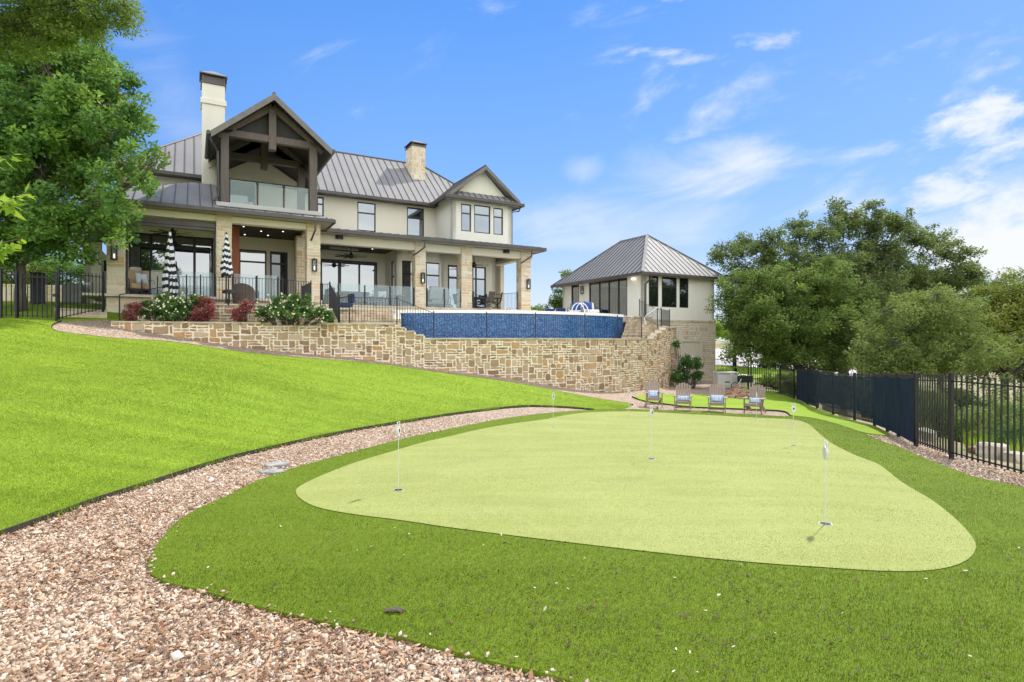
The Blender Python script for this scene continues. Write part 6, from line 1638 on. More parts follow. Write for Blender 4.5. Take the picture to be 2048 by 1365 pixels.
# round dark wicker chair and its small table
p = PX(488, 22.9); t_ = thing('wicker_chair', 'dark round-backed wicker chair seen from behind on the patio', 'chair', (p.x, p.y, ZT), R(6))
mb = MB(); n = 18; V = []
for i in range(n + 1):
    a = math.pi * (0.02 + .96 * i / n); 
    for r1 in (.36, .41):
        V.append((r1 * math.cos(a) * 1.0, -r1 * math.sin(a) * .75, .06)); V.append((r1 * math.cos(a) * 1.08, -r1 * math.sin(a) * .85, .42 + .44 * math.sin(a) ** .6))
mb.add(V, [q for i in range(n) for q in ((4 * i, 4 * i + 4, 4 * i + 5, 4 * i + 1), (4 * i + 2, 4 * i + 3, 4 * i + 7, 4 * i + 6), (4 * i + 1, 4 * i + 5, 4 * i + 7, 4 * i + 3), (4 * i, 4 * i + 2, 4 * i + 6, 4 * i + 4))])
mb.build('wicker_shell', WICK, t_); MB().box(-.30, -.22, .30, .30, .22, .44).build('seat_cushion', NAVY, t_, bevel=.04)
p = PX(459, 22.0); t_ = thing('side_table', 'small dark round table with a post beside the umbrella base', 'table', (p.x, p.y, ZT)); MB().lathe([(.02, 0), (.02, .55)], 8).build('stem', BLACK, t_); MB().lathe([(.27, .42), (.24, .52), (.10, .56)], 18).build('top', BLACK, t_); MB().lathe([(.20, 0), (.2, .03)], 16).build('foot', BLACK, t_)
# furniture on the long porch
def sofa(label, loc, rz, L, mat=GREYF):
    t_ = thing('sofa', label, 'sofa', loc, rz, 'grey outdoor sofas on the long porch'); MB().box(-L / 2, -.38, .08, L / 2, .40, .30).build('base', WICK, t_, bevel=.02); MB().box(-L / 2 + .16, -.40, .30, L / 2 - .16, .28, .46).build('seat_cushion', mat, t_, bevel=.04)
    MB().box(-L / 2 + .16, .20, .46, L / 2 - .16, .42, .86).build('back_cushion', mat, t_, bevel=.05)
    for s in (-1, 1): MB().box(s * L / 2, -.40, .30, s * (L / 2 - .15), .42, .62).build('arm', WICK, t_, bevel=.02)
    return t_
sofa('grey sofa behind the glass at the left of the long porch', at(672, 1.2), HA + R(90), 1.9); sofa('grey sofa facing out before the dark door panel', at(712, 2.2), HA, 1.9)
armchair('grey armchair with a white pillow behind the glass railing', at(757, 1.0), HA - R(35), .8, GREYF, LWICK, grp='grey porch armchairs', sc=1.05); pillow(at(764, .7, FL + .62), (R(-15), 0, HA - R(30)), .42, .34, 'white pillow on the grey armchair behind the glass', mat=WHITEP)
armchair('pale wicker armchair facing away left of the third column', at(866, .9), HA + R(180), .82, LWICK, LWICK, grp='grey porch armchairs', sc=1.15)
armchair('pale wicker armchair with flared arms by the third column', at(884, 1.1), HA + R(150), .75, LWICK, LWICK, grp='grey porch armchairs', sc=1.1)
t_ = thing('porch_table', 'low round grey table behind the glass railing', 'table', at(795, 1.2)); MB().lathe([(.5, .62), (.5, .66)], 22).build('top', plain('table_top', (.3, .32, .33), .4), t_); MB().lathe([(.28, 0), (.05, .1), (.05, .62)], 14).build('stem', LEGM, t_)
t_ = thing('potted_shrub', 'round green potted shrub beside the middle stone column', 'potted plant', at(857, .75)); MB().lathe([(.18, 0), (.24, .45), (.22, .45)], 16).build('pot', BLACK, t_); potted = t_
def dchair(label, loc, rz):
    t_ = thing('dining_chair', label, 'chair', loc, rz, 'dark woven dining chairs at the porch end'); MB().box(-.25, -.25, .42, .25, .22, .47).build('seat', WICK, t_, bevel=.01)
    M = Matrix.Translation((0, .22, .45)) @ Matrix.Rotation(R(-12), 4, 'X'); MB().box(-.25, -.015, 0, .25, .02, .58, M=M).build('backrest', WICK, t_, bevel=.01)
    for s in (-1, 1):
        MB().tube([(s * .28, .24, .68), (s * .29, -.15, .66), (s * .28, -.24, .45)], .016, 6).build('arm', BLACK, t_); MB().tube([(s * .27, -.25, .45), (s * .05, 0, .30), (s * .27, .25, .02)], .016, 6).build('leg', BLACK, t_); MB().tube([(s * .27, .22, .45), (s * .05, 0, .22), (s * .27, -.25, .02)], .016, 6).build('leg', BLACK, t_)
    return t_
dchair('woven dining chair at the left of the porch table', at(951, .9), HA + R(90)); dchair('woven dining chair seen from the side in front of the table', at(976, .75), HA + R(200)); dchair('woven dining chair with back to the right railing', at(993, .9), HA + R(250))
t_ = thing('dining_table', 'rectangular dark dining table at the right end of the porch', 'table', at(966, 1.7), HA); MB().box(-.9, -.5, .70, .9, .5, .75).build('top', GREYF, t_, bevel=.01); 
for x in (-.75, .75):
    for y in (-.4, .4): MB().box(x - .03, y - .03, 0, x + .03, y + .03, .7).build('leg', LEGM, t_)
mb = MB(); mb.lathe([(.05, 0), (.09, .08), (.05, .22)], 12); o = mb.build('vase', NAVY, None, at(972, 1.6, FL + .75)); tag(o, 'small dark vase on the dining table', 'vase')
# blue chaise by the steps; blue chairs and loungers by the pool house
p = PX(688, 24.4); t_ = thing('patio_armchair', 'navy cushioned armchair with black frame at the top of the steps', 'armchair', (p.x, p.y, 2.95), R(-60)); MB().box(-.33, -.35, .22, .33, .30, .40).build('seat_cushion', NAVY, t_, bevel=.04); MB().box(-.33, .22, .40, .33, .38, .80).build('back_cushion', NAVY, t_, bevel=.05)
for s in (-1, 1): MB().tube([(s * .38, .35, .75), (s * .38, -.30, .55), (s * .38, -.42, .35), (s * .38, -.42, 0)], .022, 6).build('arm', BLACK, t_)
def bluechair(px, d, rz, lab):
    p = PX(px, d); t_ = armchair(lab, (p.x, p.y, ZP + .04), rz, .8, plain('white_cushion%d' % len(MATS), (.72, .72, .68), .9), BLACK, grp='white and blue chairs beside the pool', sc=1.0, hb=.5); return t_
bluechair(1152, 33.6, R(-20), 'left white chair with blue pillow beside the pool'); bluechair(1183, 33.0, R(20), 'right white chair with blue pillow beside the pool')
pillow(Vector((PX(1153, 33.3).x, 33.3, ZP + .72)), (R(-18), 0, R(-20)), .5, .45, 'cobalt pillow on the left white poolside chair', mat=COBALT); pillow(Vector((PX(1176, 32.7).x, 32.7, ZP + .72)), (R(-18), R(8), R(25)), .55, .45, 'cobalt pillow on the right white poolside chair', mat=COBALT)
for px, d, lab in ((1112, 38.0, 'blue pool lounger nearest the pool house corner'), (1090, 39.0, 'blue pool lounger left of the small tree')):
    p = PX(px, d); t_ = thing('sun_lounger', lab, 'lounger', (p.x, p.y, ZP - .06), R(200), 'blue sun loungers at the pool edge'); MB().box(-.33, -1.0, .28, .33, .35, .36).build('seat', COBALT, t_, bevel=.02); M = Matrix.Translation((0, .35, .32)) @ Matrix.Rotation(R(-38), 4, 'X'); MB().box(-.33, -.04, 0, .33, .04, .72, M=M).build('backrest', COBALT, t_, bevel=.02)
    for s in (-1, 1): MB().tube([(s * .34, -1, 0), (s * .34, -1, .3), (s * .34, .35, .3), (s * .34, .75, .85)], .02, 6).build('side_rail', WHITEP, t_)
# ------------------------------------------------------------------ left yard
yz = lambda py, d: zpx(py, d)
p = PX(149, 25.0); zb_ = yz(608, 25); t_ = thing('air_conditioner', 'grey air conditioner unit standing on the left lawn by the wing wall', 'air conditioner', (p.x, p.y, zb_), R(24)); ACM = plain('ac_grille', (.17, .18, .18), .6)
MB().box(-.36, -.36, 0, .36, .36, .82).build('body', ACM, t_, bevel=.03); mb = MB(); 
for k in range(16): mb.box(-.31, -.372, .06 + k * .046, .31, -.361, .08 + k * .046)
mb.build('grille', plain('ac_louvre', (.34, .36, .36), .5), t_); MB().lathe([(.31, .82), (.31, .85), (.1, .87)], 20).build('fan_guard', ACM, t_)
p = PX(178, 25.4); tag(MB().box(-.14, -.1, .15, .14, .1, .75).build('meter_box', GENG, None, (p.x, p.y, zb_ + .2)), 'small pale electric meter box behind the air conditioner', 'meter box')
p = PX(76, 24.0); t_ = thing('storage_cabinet', 'tall dark navy cabinet in front of the pale stone wall', 'cabinet', (p.x, p.y, yz(608, 24)), R(36)); MB().box(-.24, -.2, 0, .24, .2, 1.22).build('body', plain('cabinet_navy', (.02, .022, .035), .5), t_, bevel=.01); MB().box(-.26, -.22, 1.22, .26, .22, 1.27).build('lid', BLACK, t_)
yw = thing('yard_wall', 'pale stone retaining wall across the back of the left yard', 'stone wall'); A_, B_ = PX(-330, 25), PX(178, 27.5); d_ = (B_ - A_); L_ = d_.length; d_ = d_.normalized(); n_ = Vector((d_.y, -d_.x)); mb = MB(); z0, z1 = 2.6, yz(568, 26.5)
stonework(mb, L_, z1 - z0, lambda s, z, o: (A_.x + d_.x * s + n_.x * o, A_.y + d_.y * s + n_.y * o, z0 + z), cell=(.25, .16), maxw=3, seed=88); mb.prism([tuple(A_), tuple(B_), tuple(B_ - n_ * .5), tuple(A_ - n_ * .5)], z0, z1, 1); mb.build('stone_facing', BLOCK, yw)
# ------------------------------------------------------------------ plants
def leaves(name, centers, radii, n_leaf, L, mat, parent, seed, flat=.75, droop=0.0, up=0.35, width=.45, fill=.5):
    """leaf-shaped faces spread through clumps; each clump has its own tint"""
    r = np.random.default_rng(seed); C = np.asarray(centers, float); Rr = np.asarray(radii, float); m = len(C)
    w = Rr ** 2 / (Rr ** 2).sum(); ci = r.choice(m, n_leaf, p=w)
    d = r.normal(size=(n_leaf, 3)); d /= np.linalg.norm(d, axis=1)[:, None]; rad = r.random(n_leaf) ** fill
    pos = C[ci] + d * (Rr[ci] * rad)[:, None] * np.array([1, 1, flat]); pos[:, 2] -= droop * Rr[ci] * rad
    ax = d * .6 + r.normal(size=(n_leaf, 3)) * .7; ax[:, 2] = ax[:, 2] * .6 - .15; ax /= np.linalg.norm(ax, axis=1)[:, None]
    nn = r.normal(size=(n_leaf, 3)) + np.array([0, 0, up * 3]); nn -= ax * (nn * ax).sum(1)[:, None]; nn /= np.linalg.norm(nn, axis=1)[:, None]; sd = np.cross(ax, nn)
    l = (L * r.lognormal(0, .28, n_leaf))[:, None]; wd = l * width / 2
    V = np.stack([pos, pos + ax * l * .45 + sd * wd, pos + ax * l, pos + ax * l * .45 - sd * wd], 1).reshape(-1, 3); FA = np.arange(n_leaf * 4).reshape(-1, 4)
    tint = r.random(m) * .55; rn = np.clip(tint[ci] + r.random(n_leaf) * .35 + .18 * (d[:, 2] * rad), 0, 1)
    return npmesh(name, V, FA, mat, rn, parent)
def tree(name, label, x, y, z, trunk_h, r0, blobs, leafmat, bark, n_clump, clump_r, n_leaf, L, seed, group=None, cat='tree', lean=(0, 0), fill=.55, twig=.012, flat=.8, width=.45, shell=.55, droop=0.0, lk=1.0):
    """blobs: (dx, dy, z above foot, rx, ry, rz) of the crown"""
    r = random.Random(seed); t_ = thing(name, label, cat, (x, y, z), 0, group)
    top = Vector((lean[0], lean[1], trunk_h)); mb = MB()
    mb.tube([(0, 0, -.3), (lean[0] * .1 + r.uniform(-.05, .05), lean[1] * .1, trunk_h * .33), (lean[0] * .45, lean[1] * .5, trunk_h * .66), top], [r0 * 1.25, r0, r0 * .88, r0 * .74], 9)
    cl, cr = [], []; vol = [b[3] * b[4] * b[5] for b in blobs]; nodes = []
    for b in blobs:
        c = Vector(b[:3]); mid = top.lerp(c, .5) + Vector((r.uniform(-.3, .3), r.uniform(-.3, .3), r.uniform(0, .3)))
        e = top.lerp(c, 1.05); mb.tube([top - Vector((0, 0, .05)), mid, e], [r0 * .55, r0 * .36 * lk, r0 * .16 * lk], 6, cap=False); nodes += [mid, e, mid.lerp(e, .5), top.lerp(mid, .5)]
        for _ in range(3):
            k = e + Vector((r.uniform(-.5, .5) * b[3], r.uniform(-.5, .5) * b[4], r.uniform(-.1, .6) * b[5])); mb.tube([mid.lerp(e, r.random()), k], [r0 * .2 * lk, r0 * .05 * lk], 5, cap=False); nodes.append(k)
    for _ in range(n_clump):
        b = r.choices(blobs, vol)[0]; v_ = Vector((r.gauss(0, 1), r.gauss(0, 1), r.gauss(0, 1))).normalized(); k = (shell + (1 - shell) * r.random()) if r.random() < .75 else r.random()
        c = Vector((b[0] + v_.x * b[3] * k, b[1] + v_.y * b[4] * k, b[2] + v_.z * b[5] * k)); R_ = clump_r * r.uniform(.55, 1.35)
        cl.append(tuple(c)); cr.append(R_)
        q = min(nodes, key=lambda n_: (n_ - c).length); mb.tube([q, q.lerp(c, .55) + Vector((r.uniform(-.1, .1), r.uniform(-.1, .1), r.uniform(0, .15))), c], [r0 * .045 * lk + twig * .6, twig * .6, twig * .3], 4, cap=False)
    mb.build('trunk', bark, t_, smooth=True)
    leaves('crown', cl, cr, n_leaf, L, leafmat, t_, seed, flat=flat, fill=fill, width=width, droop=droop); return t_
def W3(px, py, d, base):  # crown blob centre in the tree's own frame
    p = P(px, py, d); return p - base
def bl(px, py, d, base, rx, rz, ry=None): p = P(px, py, d) - base; return (p.x, p.y, p.z, rx, ry or rx, rz)
def px2m(n, d): return n * d / F
# red oak left of the house
b0 = P(42, 613, 20.5); 
tree('oak_tree', 'big bright green oak whose crown hides the left end of the house', b0.x, b0.y, b0.z, 1.55, .17,
     [bl(40, 300, 20.0, b0, 3.0, 2.6), bl(150, 250, 19.6, b0, 2.5, 2.4), bl(60, 120, 20.2, b0, 2.9, 2.0), bl(235, 330, 19.0, b0, 1.25, 1.3), bl(180, 430, 19.4, b0, 1.6, 1.2), bl(60, 440, 19.4, b0, 2.2, 1.3), bl(205, 150, 19.8, b0, 1.3, 1.4), bl(285, 360, 18.8, b0, .8, .85), bl(300, 335, 18.8, b0, .5, .5), bl(-140, 260, 20, b0, 3.2, 3.2), bl(-120, 430, 19.6, b0, 2.4, 1.4), bl(110, 495, 20.6, b0, 1.5, .55), bl(255, 235, 19.4, b0, .9, 1.0), bl(225, 430, 18.8, b0, .9, .7), bl(150, 80, 20, b0, 1.3, .9), bl(0, 500, 20.0, b0, 1.6, .6)],
     L_OAK, BARK, 820, .42, 140000, .125, 21, width=.62, fill=.5, shell=.45)
# nearer overhanging live oak, trunk outside the picture
b0 = Vector((-13.5, 8.0, gz(-13.5, 8)))
tree('oak_tree', 'small-leaved oak branches hanging into the top left corner', b0.x, b0.y, b0.z, 3.2, .07,
     [bl(60, 20, 9.0, b0, .95, .45), bl(160, 8, 9.0, b0, .8, .30), bl(20, 75, 9.0, b0, .6, .30), bl(200, 22, 9.0, b0, .50, .22), bl(-120, -40, 9, b0, .7, .5), bl(120, 60, 9, b0, .35, .18)],
     L_OVER, BARKD, 260, .19, 36000, .058, 22, width=.36, fill=.7, twig=.003, lk=.35)
# bright young tree poking in at the far left
b0 = Vector((-5.35, 5.0, gz(-5.35, 5.0))); t_ = thing('sapling', 'lime green young tree leaves poking in from the left edge', 'sapling', tuple(b0)); mb = MB(); mb.tube([(0, 0, 0), (.05, .02, 1.4), (.15, 0, 2.6)], [.03, .02, .01], 6); cl, cr = [], []
for py, ex in ((312, 18), (392, 46), (408, 20), (478, 44), (492, 15), (350, -40), (450, -40), (505, 5)):
    e_ = P(ex, py, 4.6) - b0; s_ = Vector((.1, 0, e_.z - .25)); mb.tube([s_, s_.lerp(e_, .6) + Vector((0, 0, .05)), e_], [.009, .006, .003], 4)
    for k in range(12): cl.append(tuple(s_.lerp(e_, .25 + .75 * k / 11))); cr.append(.035)
mb.build('trunk', BARK, t_); leaves('crown', cl, cr, 620, .09, L_LIME, t_, 31, width=.36, fill=.8, up=.8)
# trees beyond the back of the left yard
for k, (px, py, d, rx, rz, n, lab, mt) in enumerate([(30, 545, 33, 2.4, 1.3, 9000, 'yellow green shrub tree behind the oak trunk', L_GOLD), (120, 530, 34, 2.2, 1.2, 8000, 'mid green tree behind the yard wall near the wing', L_OAK), (-110, 520, 32, 3, 2, 9000, 'dark green tree behind the yard wall at the far left edge', L_DENSE)]):
    b0 = PX(px, d); b0 = Vector((b0.x, b0.y, 3.0)); tree('yard_tree', lab, b0.x, b0.y, b0.z, 1.2, .10, [bl(px, py, d, b0, rx, rz), bl(px + 30, py + 25, d, b0, rx * .6, rz * .6), bl(px - 30, py + 20, d, b0, rx * .6, rz * .6)], mt, BARKD, 90, .45, n, .15, 60 + k, group='trees beyond the left yard')
# flowering bushes in the bed
def bush(name, label, px, py, d, blobs, mat, n, L, seed, grp=None, cat='bush', flowers=0, base=2.34):
    b0 = PX(px, d); b0 = Vector((b0.x, b0.y, base)); t_ = thing(name, label, cat, tuple(b0), 0, grp); r_ = random.Random(seed); cl, cr = [], []; mb = MB()
    for q in blobs:
        c = bl(*q[:3], b0, q[3], q[4])
        for _ in range(int(10 + 30 * q[3])):
            v_ = Vector((r_.gauss(0, 1), r_.gauss(0, 1), r_.gauss(0, 1))).normalized() * (.4 + .6 * r_.random()); e_ = Vector((c[0] + v_.x * c[3], c[1] + v_.y * c[3] * .8, max(.08, c[2] + v_.z * c[5]))); cl.append(tuple(e_)); cr.append(r_.uniform(.08, .17)); mb.tube([(r_.uniform(-.1, .1) + c[0] * .6, c[1] * .6, 0), e_], [.008, .003], 4, cap=False)
    mb.build('stems', BARKD, t_); leaves('foliage', cl, cr, n, L, mat, t_, seed, fill=.6, width=.5)
    if flowers:
        rr = np.random.default_rng(seed); C = np.array(cl); k = rr.choice(len(C), flowers); P_ = C[k] + rr.normal(size=(flowers, 3)) * .09 + np.array([0, -.05, .05]); V = []; FC = []
        for i, c in enumerate(P_):
            for m_ in range(5):
                a = m_ * 1.257 + i; o_ = len(V); u_ = np.array([math.cos(a), -.35, math.sin(a) * .8]) * .030; w_ = np.array([math.cos(a + 1.2), -.3, math.sin(a + 1.2) * .8]) * .030; V += [c, c + u_, c + (u_ + w_) * .75, c + w_]; FC.append((o_, o_ + 1, o_ + 2, o_ + 3))
        npmesh('blossoms', V, FC, PETAL, None, t_)
    return t_
bush('rose_bush', 'white flowering rose bush left of the burgundy shrub', 325, 640, 20.4, [(300, 622, 20.5, .45, .36), (335, 612, 20.6, .5, .42), (370, 612, 20.6, .5, .42), (350, 628, 20.4, .6, .3), (395, 600, 20.7, .25, .35)], L_ROSE, 14000, .055, 71, flowers=130)
bush('rose_bush', 'wide flowering rose bush right of the small burgundy shrub', 580, 640, 21.0, [(530, 625, 21.1, .35, .35), (560, 610, 21.3, .5, .42), (600, 608, 21.4, .55, .42), (630, 622, 21.3, .4, .32), (580, 628, 21.0, .7, .3), (655, 632, 21.2, .2, .2)], L_ROSE, 18000, .055, 72, flowers=170)
bush('burgundy_shrub', 'large round burgundy shrub between the two rose bushes', 407, 640, 20.6, [(405, 622, 20.6, .38, .42), (415, 612, 20.7, .3, .35), (398, 630, 20.5, .35, .25)], L_RED, 7000, .055, 73, grp='burgundy shrubs in the flower bed')
bush('burgundy_shrub', 'small burgundy shrub in front of the wicker chair', 484, 640, 20.9, [(484, 622, 20.9, .28, .35), (495, 614, 21.0, .22, .28), (474, 630, 20.8, .22, .2)], L_RED, 2600, .06, 74, grp='burgundy shrubs in the flower bed')
bush('burgundy_shrub', 'small reddish shrub at the left end of the flower bed', 263, 640, 20.1, [(262, 622, 20.2, .22, .3), (270, 615, 20.3, .2, .25), (258, 632, 20.1, .2, .18)], L_RED, 1800, .055, 75, grp='burgundy shrubs in the flower bed')
leaves('foliage', [(0, 0, .05), (.08, 0, .12), (-.08, 0, .1), (0, .05, .22)], [.16, .14, .14, .12], 900, .05, L_ROSE, None, 80)
_o = bpy.data.objects[-1] if False else [o for o in bpy.data.objects if o.name.startswith('foliage') and o.parent is None][0]; _o.parent = potted; _o.location = (0, 0, .55)
# shrub by the taupe door
bush('crape_myrtle', 'loose green shrub with white spots in front of the taupe door', 1372, 768, 30.4, [(1362, 748, 30.5, .45, .5), (1380, 740, 30.5, .5, .5), (1392, 726, 30.4, .38, .3), (1370, 722, 30.4, .42, .35), (1352, 755, 30.5, .3, .35), (1396, 752, 30.5, .32, .3), (1353, 690, 30.8, .16, .18)], L_ROSE, 8500, .08, 76, base=gz(*PX(1372, 30.4)) - .02, cat='shrub', flowers=40)
# small tree between house and pool house
b0 = Vector((PX(1122, 44).x, 44, 2.0)); tree('small_tree', 'slender green tree seen between the house and the pool house', b0.x, b0.y, b0.z, 1.4, .07, [bl(1120, 600, 44, b0, .9, 1.1), bl(1135, 560, 44, b0, .6, .7), bl(1105, 608, 44, b0, .5, .4), bl(1150, 590, 44, b0, .6, 1.0)], L_DENSE, BARKD, 70, .32, 5200, .16, 33)
b0 = Vector((PX(1076, 60).x, 60, 1.0)); tree('small_tree', 'low green treetop just right of the last porch column', b0.x, b0.y, b0.z, 2.0, .1, [bl(1080, 625, 60, b0, 1.3, .6), bl(1060, 630, 60, b0, 1.2, .5)], L_DENSE, BARKD, 40, .5, 3500, .2, 34)
# big trees beyond the right fence
b0 = PX(1690, 37); b0 = Vector((b0.x, b0.y, gz(b0.x, b0.y)))
tree('live_oak', 'tallest broad live oak with a ragged thin top behind the other trees', b0.x, b0.y, b0.z, 3.0, .32,
     [bl(1445, 500, 34, b0, 0.8, 0.9), bl(1465, 545, 35, b0, 1.0, 1.1), bl(1490, 490, 36, b0, 0.9, 1.0), bl(1530, 490, 34, b0, 1.1, 1.1), bl(1560, 530, 35, b0, 1.6, 1.5), bl(1590, 460, 36, b0, 1.1, 1.3), bl(1640, 470, 34, b0, 1.3, 1.4), bl(1690, 440, 35, b0, 1.2, 1.3), bl(1740, 450, 36, b0, 1.3, 1.5), bl(1790, 460, 34, b0, 1.3, 1.4), bl(1840, 480, 35, b0, 1.3, 1.3), bl(1885, 500, 36, b0, 1.1, 1.2), bl(1925, 520, 34, b0, 0.9, 1.0), bl(1950, 555, 35, b0, 1.1, 0.8), bl(1895, 560, 36, b0, 1.8, 1.2), bl(1640, 540, 34, b0, 2.4, 1.6), bl(1740, 540, 35, b0, 2.6, 1.8), bl(1820, 560, 36, b0, 2.2, 1.6), bl(1700, 600, 34, b0, 3.0, 1.6), bl(1500, 560, 35, b0, 1.6, 1.2), bl(1975, 575, 36, b0, 0.9, 0.5)],
     L_LIVE, BARKD, 980, .38, 150000, .13, 41, lean=(-.6, 0), group='large trees beyond the fence', width=.5, shell=.35, lk=.32)
b0 = PX(1625, 31.5); b0 = Vector((b0.x, b0.y, gz(b0.x, b0.y)))
tree('cedar_elm', 'dense dark green tree with a leaning trunk right of the pool house', b0.x, b0.y, b0.z, 2.0, .26,
     [bl(1500, 590, 31, b0, 1.7, 1.5), bl(1460, 620, 31.5, b0, 1.0, 1.1), bl(1570, 580, 31, b0, 1.9, 1.5), bl(1640, 570, 31, b0, 1.8, 1.5), bl(1540, 650, 30.5, b0, 2.0, 1.2), bl(1630, 650, 30.5, b0, 2.2, 1.3), bl(1700, 630, 31, b0, 1.6, 1.6), bl(1480, 665, 31.5, b0, .9, .6), bl(1575, 700, 30.8, b0, 1.5, .6), bl(1680, 690, 31, b0, 1.5, .9), bl(1520, 620, 31, b0, 2.0, 1.4), bl(1530, 710, 31.2, b0, 1.4, .7), bl(1640, 715, 31, b0, 1.5, .7), bl(1470, 690, 32, b0, .8, .4)],
     L_DENSE, BARKD, 600, .42, 110000, .115, 42, lean=(-1.0, 0), group='large trees beyond the fence', width=.5)
b0 = PX(1820, 22.5); b0 = Vector((b0.x, b0.y, gz(b0.x, b0.y)))
tree('willow_tree', 'pale feathery green tree directly behind the navy fence screens', b0.x, b0.y, b0.z, 1.6, .15,
     [bl(1800, 640, 22.5, b0, 1.5, 1.1), bl(1880, 630, 22.5, b0, 1.5, 1.1), bl(1760, 700, 22, b0, 1.1, .8), bl(1850, 710, 22, b0, 1.7, .9), bl(1940, 700, 22, b0, 1.5, .9), bl(1780, 735, 22, b0, 1.0, .6)],
     L_PALE, BARKD, 330, .36, 62000, .085, 43, group='large trees beyond the fence', width=.4, droop=.2)
b0 = PX(2010, 27); b0 = Vector((b0.x, b0.y, gz(b0.x, b0.y)))
tree('golden_elm', 'golden green tree at the right edge of the view', b0.x, b0.y, b0.z, 2.4, .18,
     [bl(2000, 620, 27, b0, 1.6, 1.3), bl(2060, 600, 27, b0, 1.6, 1.5), bl(1950, 660, 27, b0, 1.5, 1.0), bl(2040, 690, 26, b0, 2.0, 1.2), bl(2150, 640, 27, b0, 2.2, 2.0), bl(1985, 590, 28, b0, 1.2, .8), bl(2040, 575, 28, b0, 1.2, .9), bl(1920, 610, 28, b0, 1.1, .6)],
     L_GOLD, BARKD, 260, .42, 46000, .11, 44, group='large trees beyond the fence', width=.5)
b0 = PX(1570, 46); b0 = Vector((b0.x, b0.y, gz(b0.x, b0.y)))
tree('back_tree', 'dark tree deep behind the rear fence under the big oak', b0.x, b0.y, b0.z, 1.8, .2, [bl(1560, 650, 46, b0, 3.0, 1.8), bl(1650, 680, 46, b0, 3.0, 1.8), bl(1740, 680, 44, b0, 3.2, 2.2), bl(1840, 640, 46, b0, 3.2, 2.5)], L_DENSE, BARKD, 180, .7, 24000, .24, 45, group='large trees beyond the fence')
b0 = PX(2100, 44); b0 = Vector((b0.x, b0.y, gz(b0.x, b0.y)))
tree('back_tree', 'dark tree filling the gap behind the golden tree at right', b0.x, b0.y, b0.z, 2.2, .2, [bl(1960, 640, 44, b0, 3.0, 1.6), bl(2050, 640, 44, b0, 3.4, 2.2), bl(1900, 690, 40, b0, 3, 1.6), bl(2200, 640, 44, b0, 4, 3)], L_DENSE, BARKD, 150, .7, 20000, .24, 46, group='large trees beyond the fence')
b0 = PX(1470, 52); b0 = Vector((b0.x, b0.y, gz(b0.x, b0.y)))
tree('back_tree', 'bright sunlit tree across the drive behind the iron gate', b0.x, b0.y, b0.z, 1.8, .14, [bl(1480, 665, 54, b0, 1.4, .9), bl(1440, 660, 54, b0, 1.2, .8)], L_LIME, BARKD, 50, .5, 6000, .2, 47, group='large trees beyond the fence')
for k, (px, d, lab, bb, mt) in enumerate([
    (1530, 50, 'dark leafy tree deep behind the leaning elm', [(1520, 700, 3.0, 1.6), (1600, 720, 3.0, 1.4), (1560, 640, 3.2, 2.0), (1500, 640, 2.0, 1.8)], L_DENSE),
    (1720, 48, 'broad dark tree in the gap between the elm and the willow', [(1700, 700, 3.4, 1.8), (1780, 710, 3.0, 1.6), (1740, 640, 3.4, 2.2), (1660, 600, 2.6, 2.2)], L_DENSE),
    (1880, 46, 'olive tree low behind the willow', [(1860, 710, 3.4, 1.8), (1930, 700, 3.2, 1.7), (1900, 640, 3.4, 1.9), (1830, 600, 2.6, 1.8)], L_LIVE),
    (2060, 40, 'olive tree low behind the golden tree at the right edge', [(2000, 720, 3.0, 1.7), (2080, 710, 3.2, 2.0), (2160, 690, 3.0, 2.2), (1960, 690, 2.4, 1.6)], L_LIVE)]):
    b0 = PX(px, d); b0 = Vector((b0.x, b0.y, gz(b0.x, b0.y)))
    tree('back_tree', lab, b0.x, b0.y, b0.z, 1.8, .2, [bl(q[0], q[1], d, b0, q[2], q[3]) for q in bb], mt, BARKD, 150, .75, 26000, .22, 300 + k, group='large trees beyond the fence')
# brush and grass clumps beyond the near fence
def brush(px, py, d, rx, rz, n, L, mat, lab, seed, cat='shrub'):
    b0 = PX(px, d); b0 = Vector((b0.x, b0.y, gz(b0.x, b0.y) - .05)); q = P(px, py, d).z
    t_ = thing('wild_shrub', lab, cat, tuple(b0), 0, 'wild shrubs beyond the right fence'); r_ = random.Random(seed); cl, cr = [], []; mb = MB()
    for _ in range(int(36 * rx + 14)):
        a = r_.uniform(0, 6.28); k = r_.random() ** .6; h_ = r_.uniform(.1, 1) * (1 - .5 * k) * (q - b0.z + rz); e_ = Vector((math.cos(a) * k * rx, math.sin(a) * k * rx, max(.1, h_))); cl.append(tuple(e_)); cr.append(r_.uniform(.16, .34)); mb.tube([(e_.x * .3, e_.y * .3, 0), e_], [.02, .005], 4, cap=False)
    mb.build('stems', BARKD, t_); leaves('foliage', cl, cr, n, L, mat, t_, seed, width=.5, fill=.6)
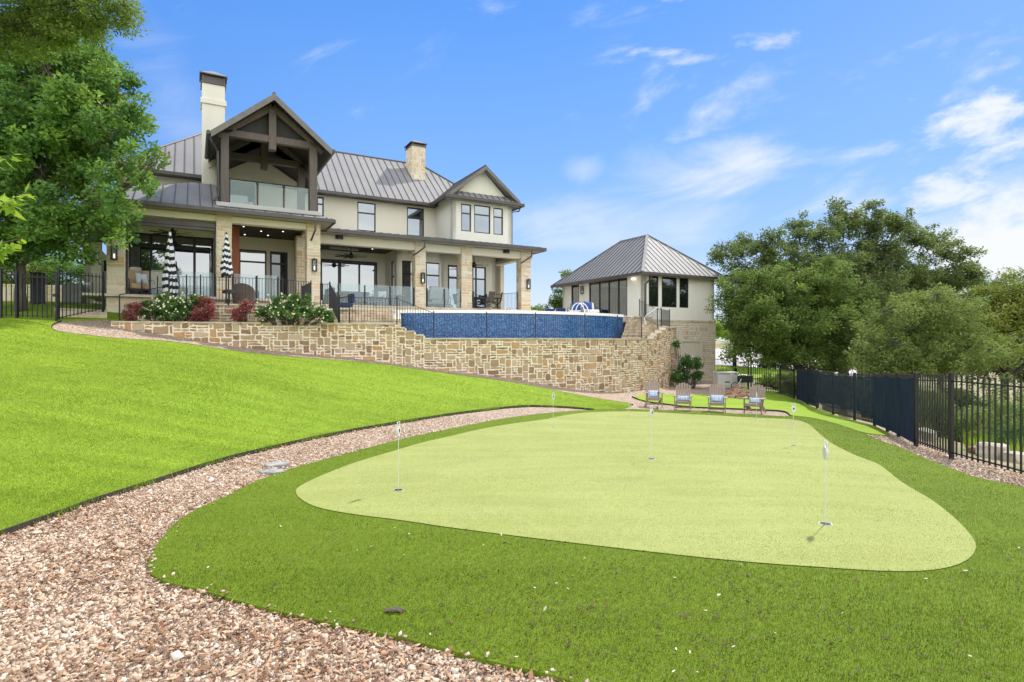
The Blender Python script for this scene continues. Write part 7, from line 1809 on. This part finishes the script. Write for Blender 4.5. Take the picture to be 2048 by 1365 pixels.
BR = [(1560, 760, 36, 1.4, .6, 6000, .12, L_DENSE, 'dark shrub behind the rear fence pickets'), (1620, 765, 33, 1.5, .7, 7000, .12, L_DENSE, 'dark shrub behind the farthest navy screen'), (1690, 775, 27, 1.3, .6, 8000, .10, L_DENSE, 'dark shrub behind the second group of screens'), (1750, 790, 24, 1.2, .8, 8000, .09, L_PALE, 'grey green shrub behind the middle screens'),
      (1850, 800, 17.5, .9, .5, 8000, .06, L_DENSE, 'dark shrub seen through the narrow pickets'), (1930, 815, 17, 1.0, .4, 8000, .06, L_DENSE, 'dark shrub seen through the near pickets'), (2010, 800, 15.5, .8, .6, 7000, .06, L_PALE, 'pale shrub near the right edge through the fence'), (2060, 850, 13.5, .8, .6, 7000, .055, L_ROSE, 'bright green shrub at the right edge behind the fence'), (1880, 770, 21, 1.4, .9, 9000, .08, L_LIVE, 'olive shrub behind the near fence panel'), (1980, 775, 20, 1.5, .9, 9000, .08, L_LIVE, 'olive shrub far behind the right fence panel'), (2090, 770, 18, 1.5, 1.0, 8000, .08, L_PALE, 'tall pale shrub at the right edge beyond the fence'), (1445, 745, 41, .9, .3, 2500, .12, L_LIME, 'lime shrub on the verge behind the gate')]
for k, q in enumerate(BR): brush(*q, seed=90 + k)
for k, (px, d, lab) in enumerate([(1950, 13.2, 'tuft of tall yellow green grass left of the boulders'), (1985, 13.6, 'wide tuft of tall yellow green grass beside the pale boulder'), (2040, 12.4, 'tuft of tall grass at the right edge beyond the fence'), (1845, 15.0, 'dry grass tuft behind the narrow pickets')]):
    p = PX(px, d); z = gz(p.x, p.y) - .05; r_ = np.random.default_rng(k); n = 260; a = r_.uniform(0, 6.28, n); rr_ = r_.random(n) * .16; B = np.stack([p.x + np.cos(a) * rr_, p.y + np.sin(a) * rr_, np.full(n, z)], 1); tip = B + np.stack([np.cos(a) * r_.uniform(.05, .35, n), np.sin(a) * r_.uniform(.05, .35, n), r_.uniform(.25, .6, n)], 1); dx = np.stack([np.sin(a) * .006, -np.cos(a) * .006, a * 0], 1)
    o = npmesh('grass_tuft', np.stack([B - dx, B + dx, tip], 1).reshape(-1, 3), np.arange(n * 3).reshape(-1, 3), L_GOLD if k == 3 else L_LIME, r_.random(n) * .5); tag(o, lab, 'grass tuft', 'grass tufts beyond the right fence')
for k, (px, py, d, s, lab) in enumerate([(1985, 898, 12.2, .34, 'large pale boulder beyond the near fence panel'), (2035, 915, 11.6, .24, 'pale boulder at the right edge beyond the fence'), (1848, 862, 14.5, .3, 'rounded tan boulder behind the narrow pickets'), (1700, 832, 20.5, .35, 'grey boulder at the foot of the screens'), (1660, 824, 22.3, .35, 'grey boulder behind the screened fence foot'), (1955, 905, 12.6, .16, 'small rust rock behind the near pickets')]):
    p = PX(px, d); rock(px, py, d, s, s * .8, s * .7, lab, 200 + k, PROCK if k != 5 else ROCKM, 'boulders beyond the right fence').location.z = gz(p.x, p.y) + s * .12
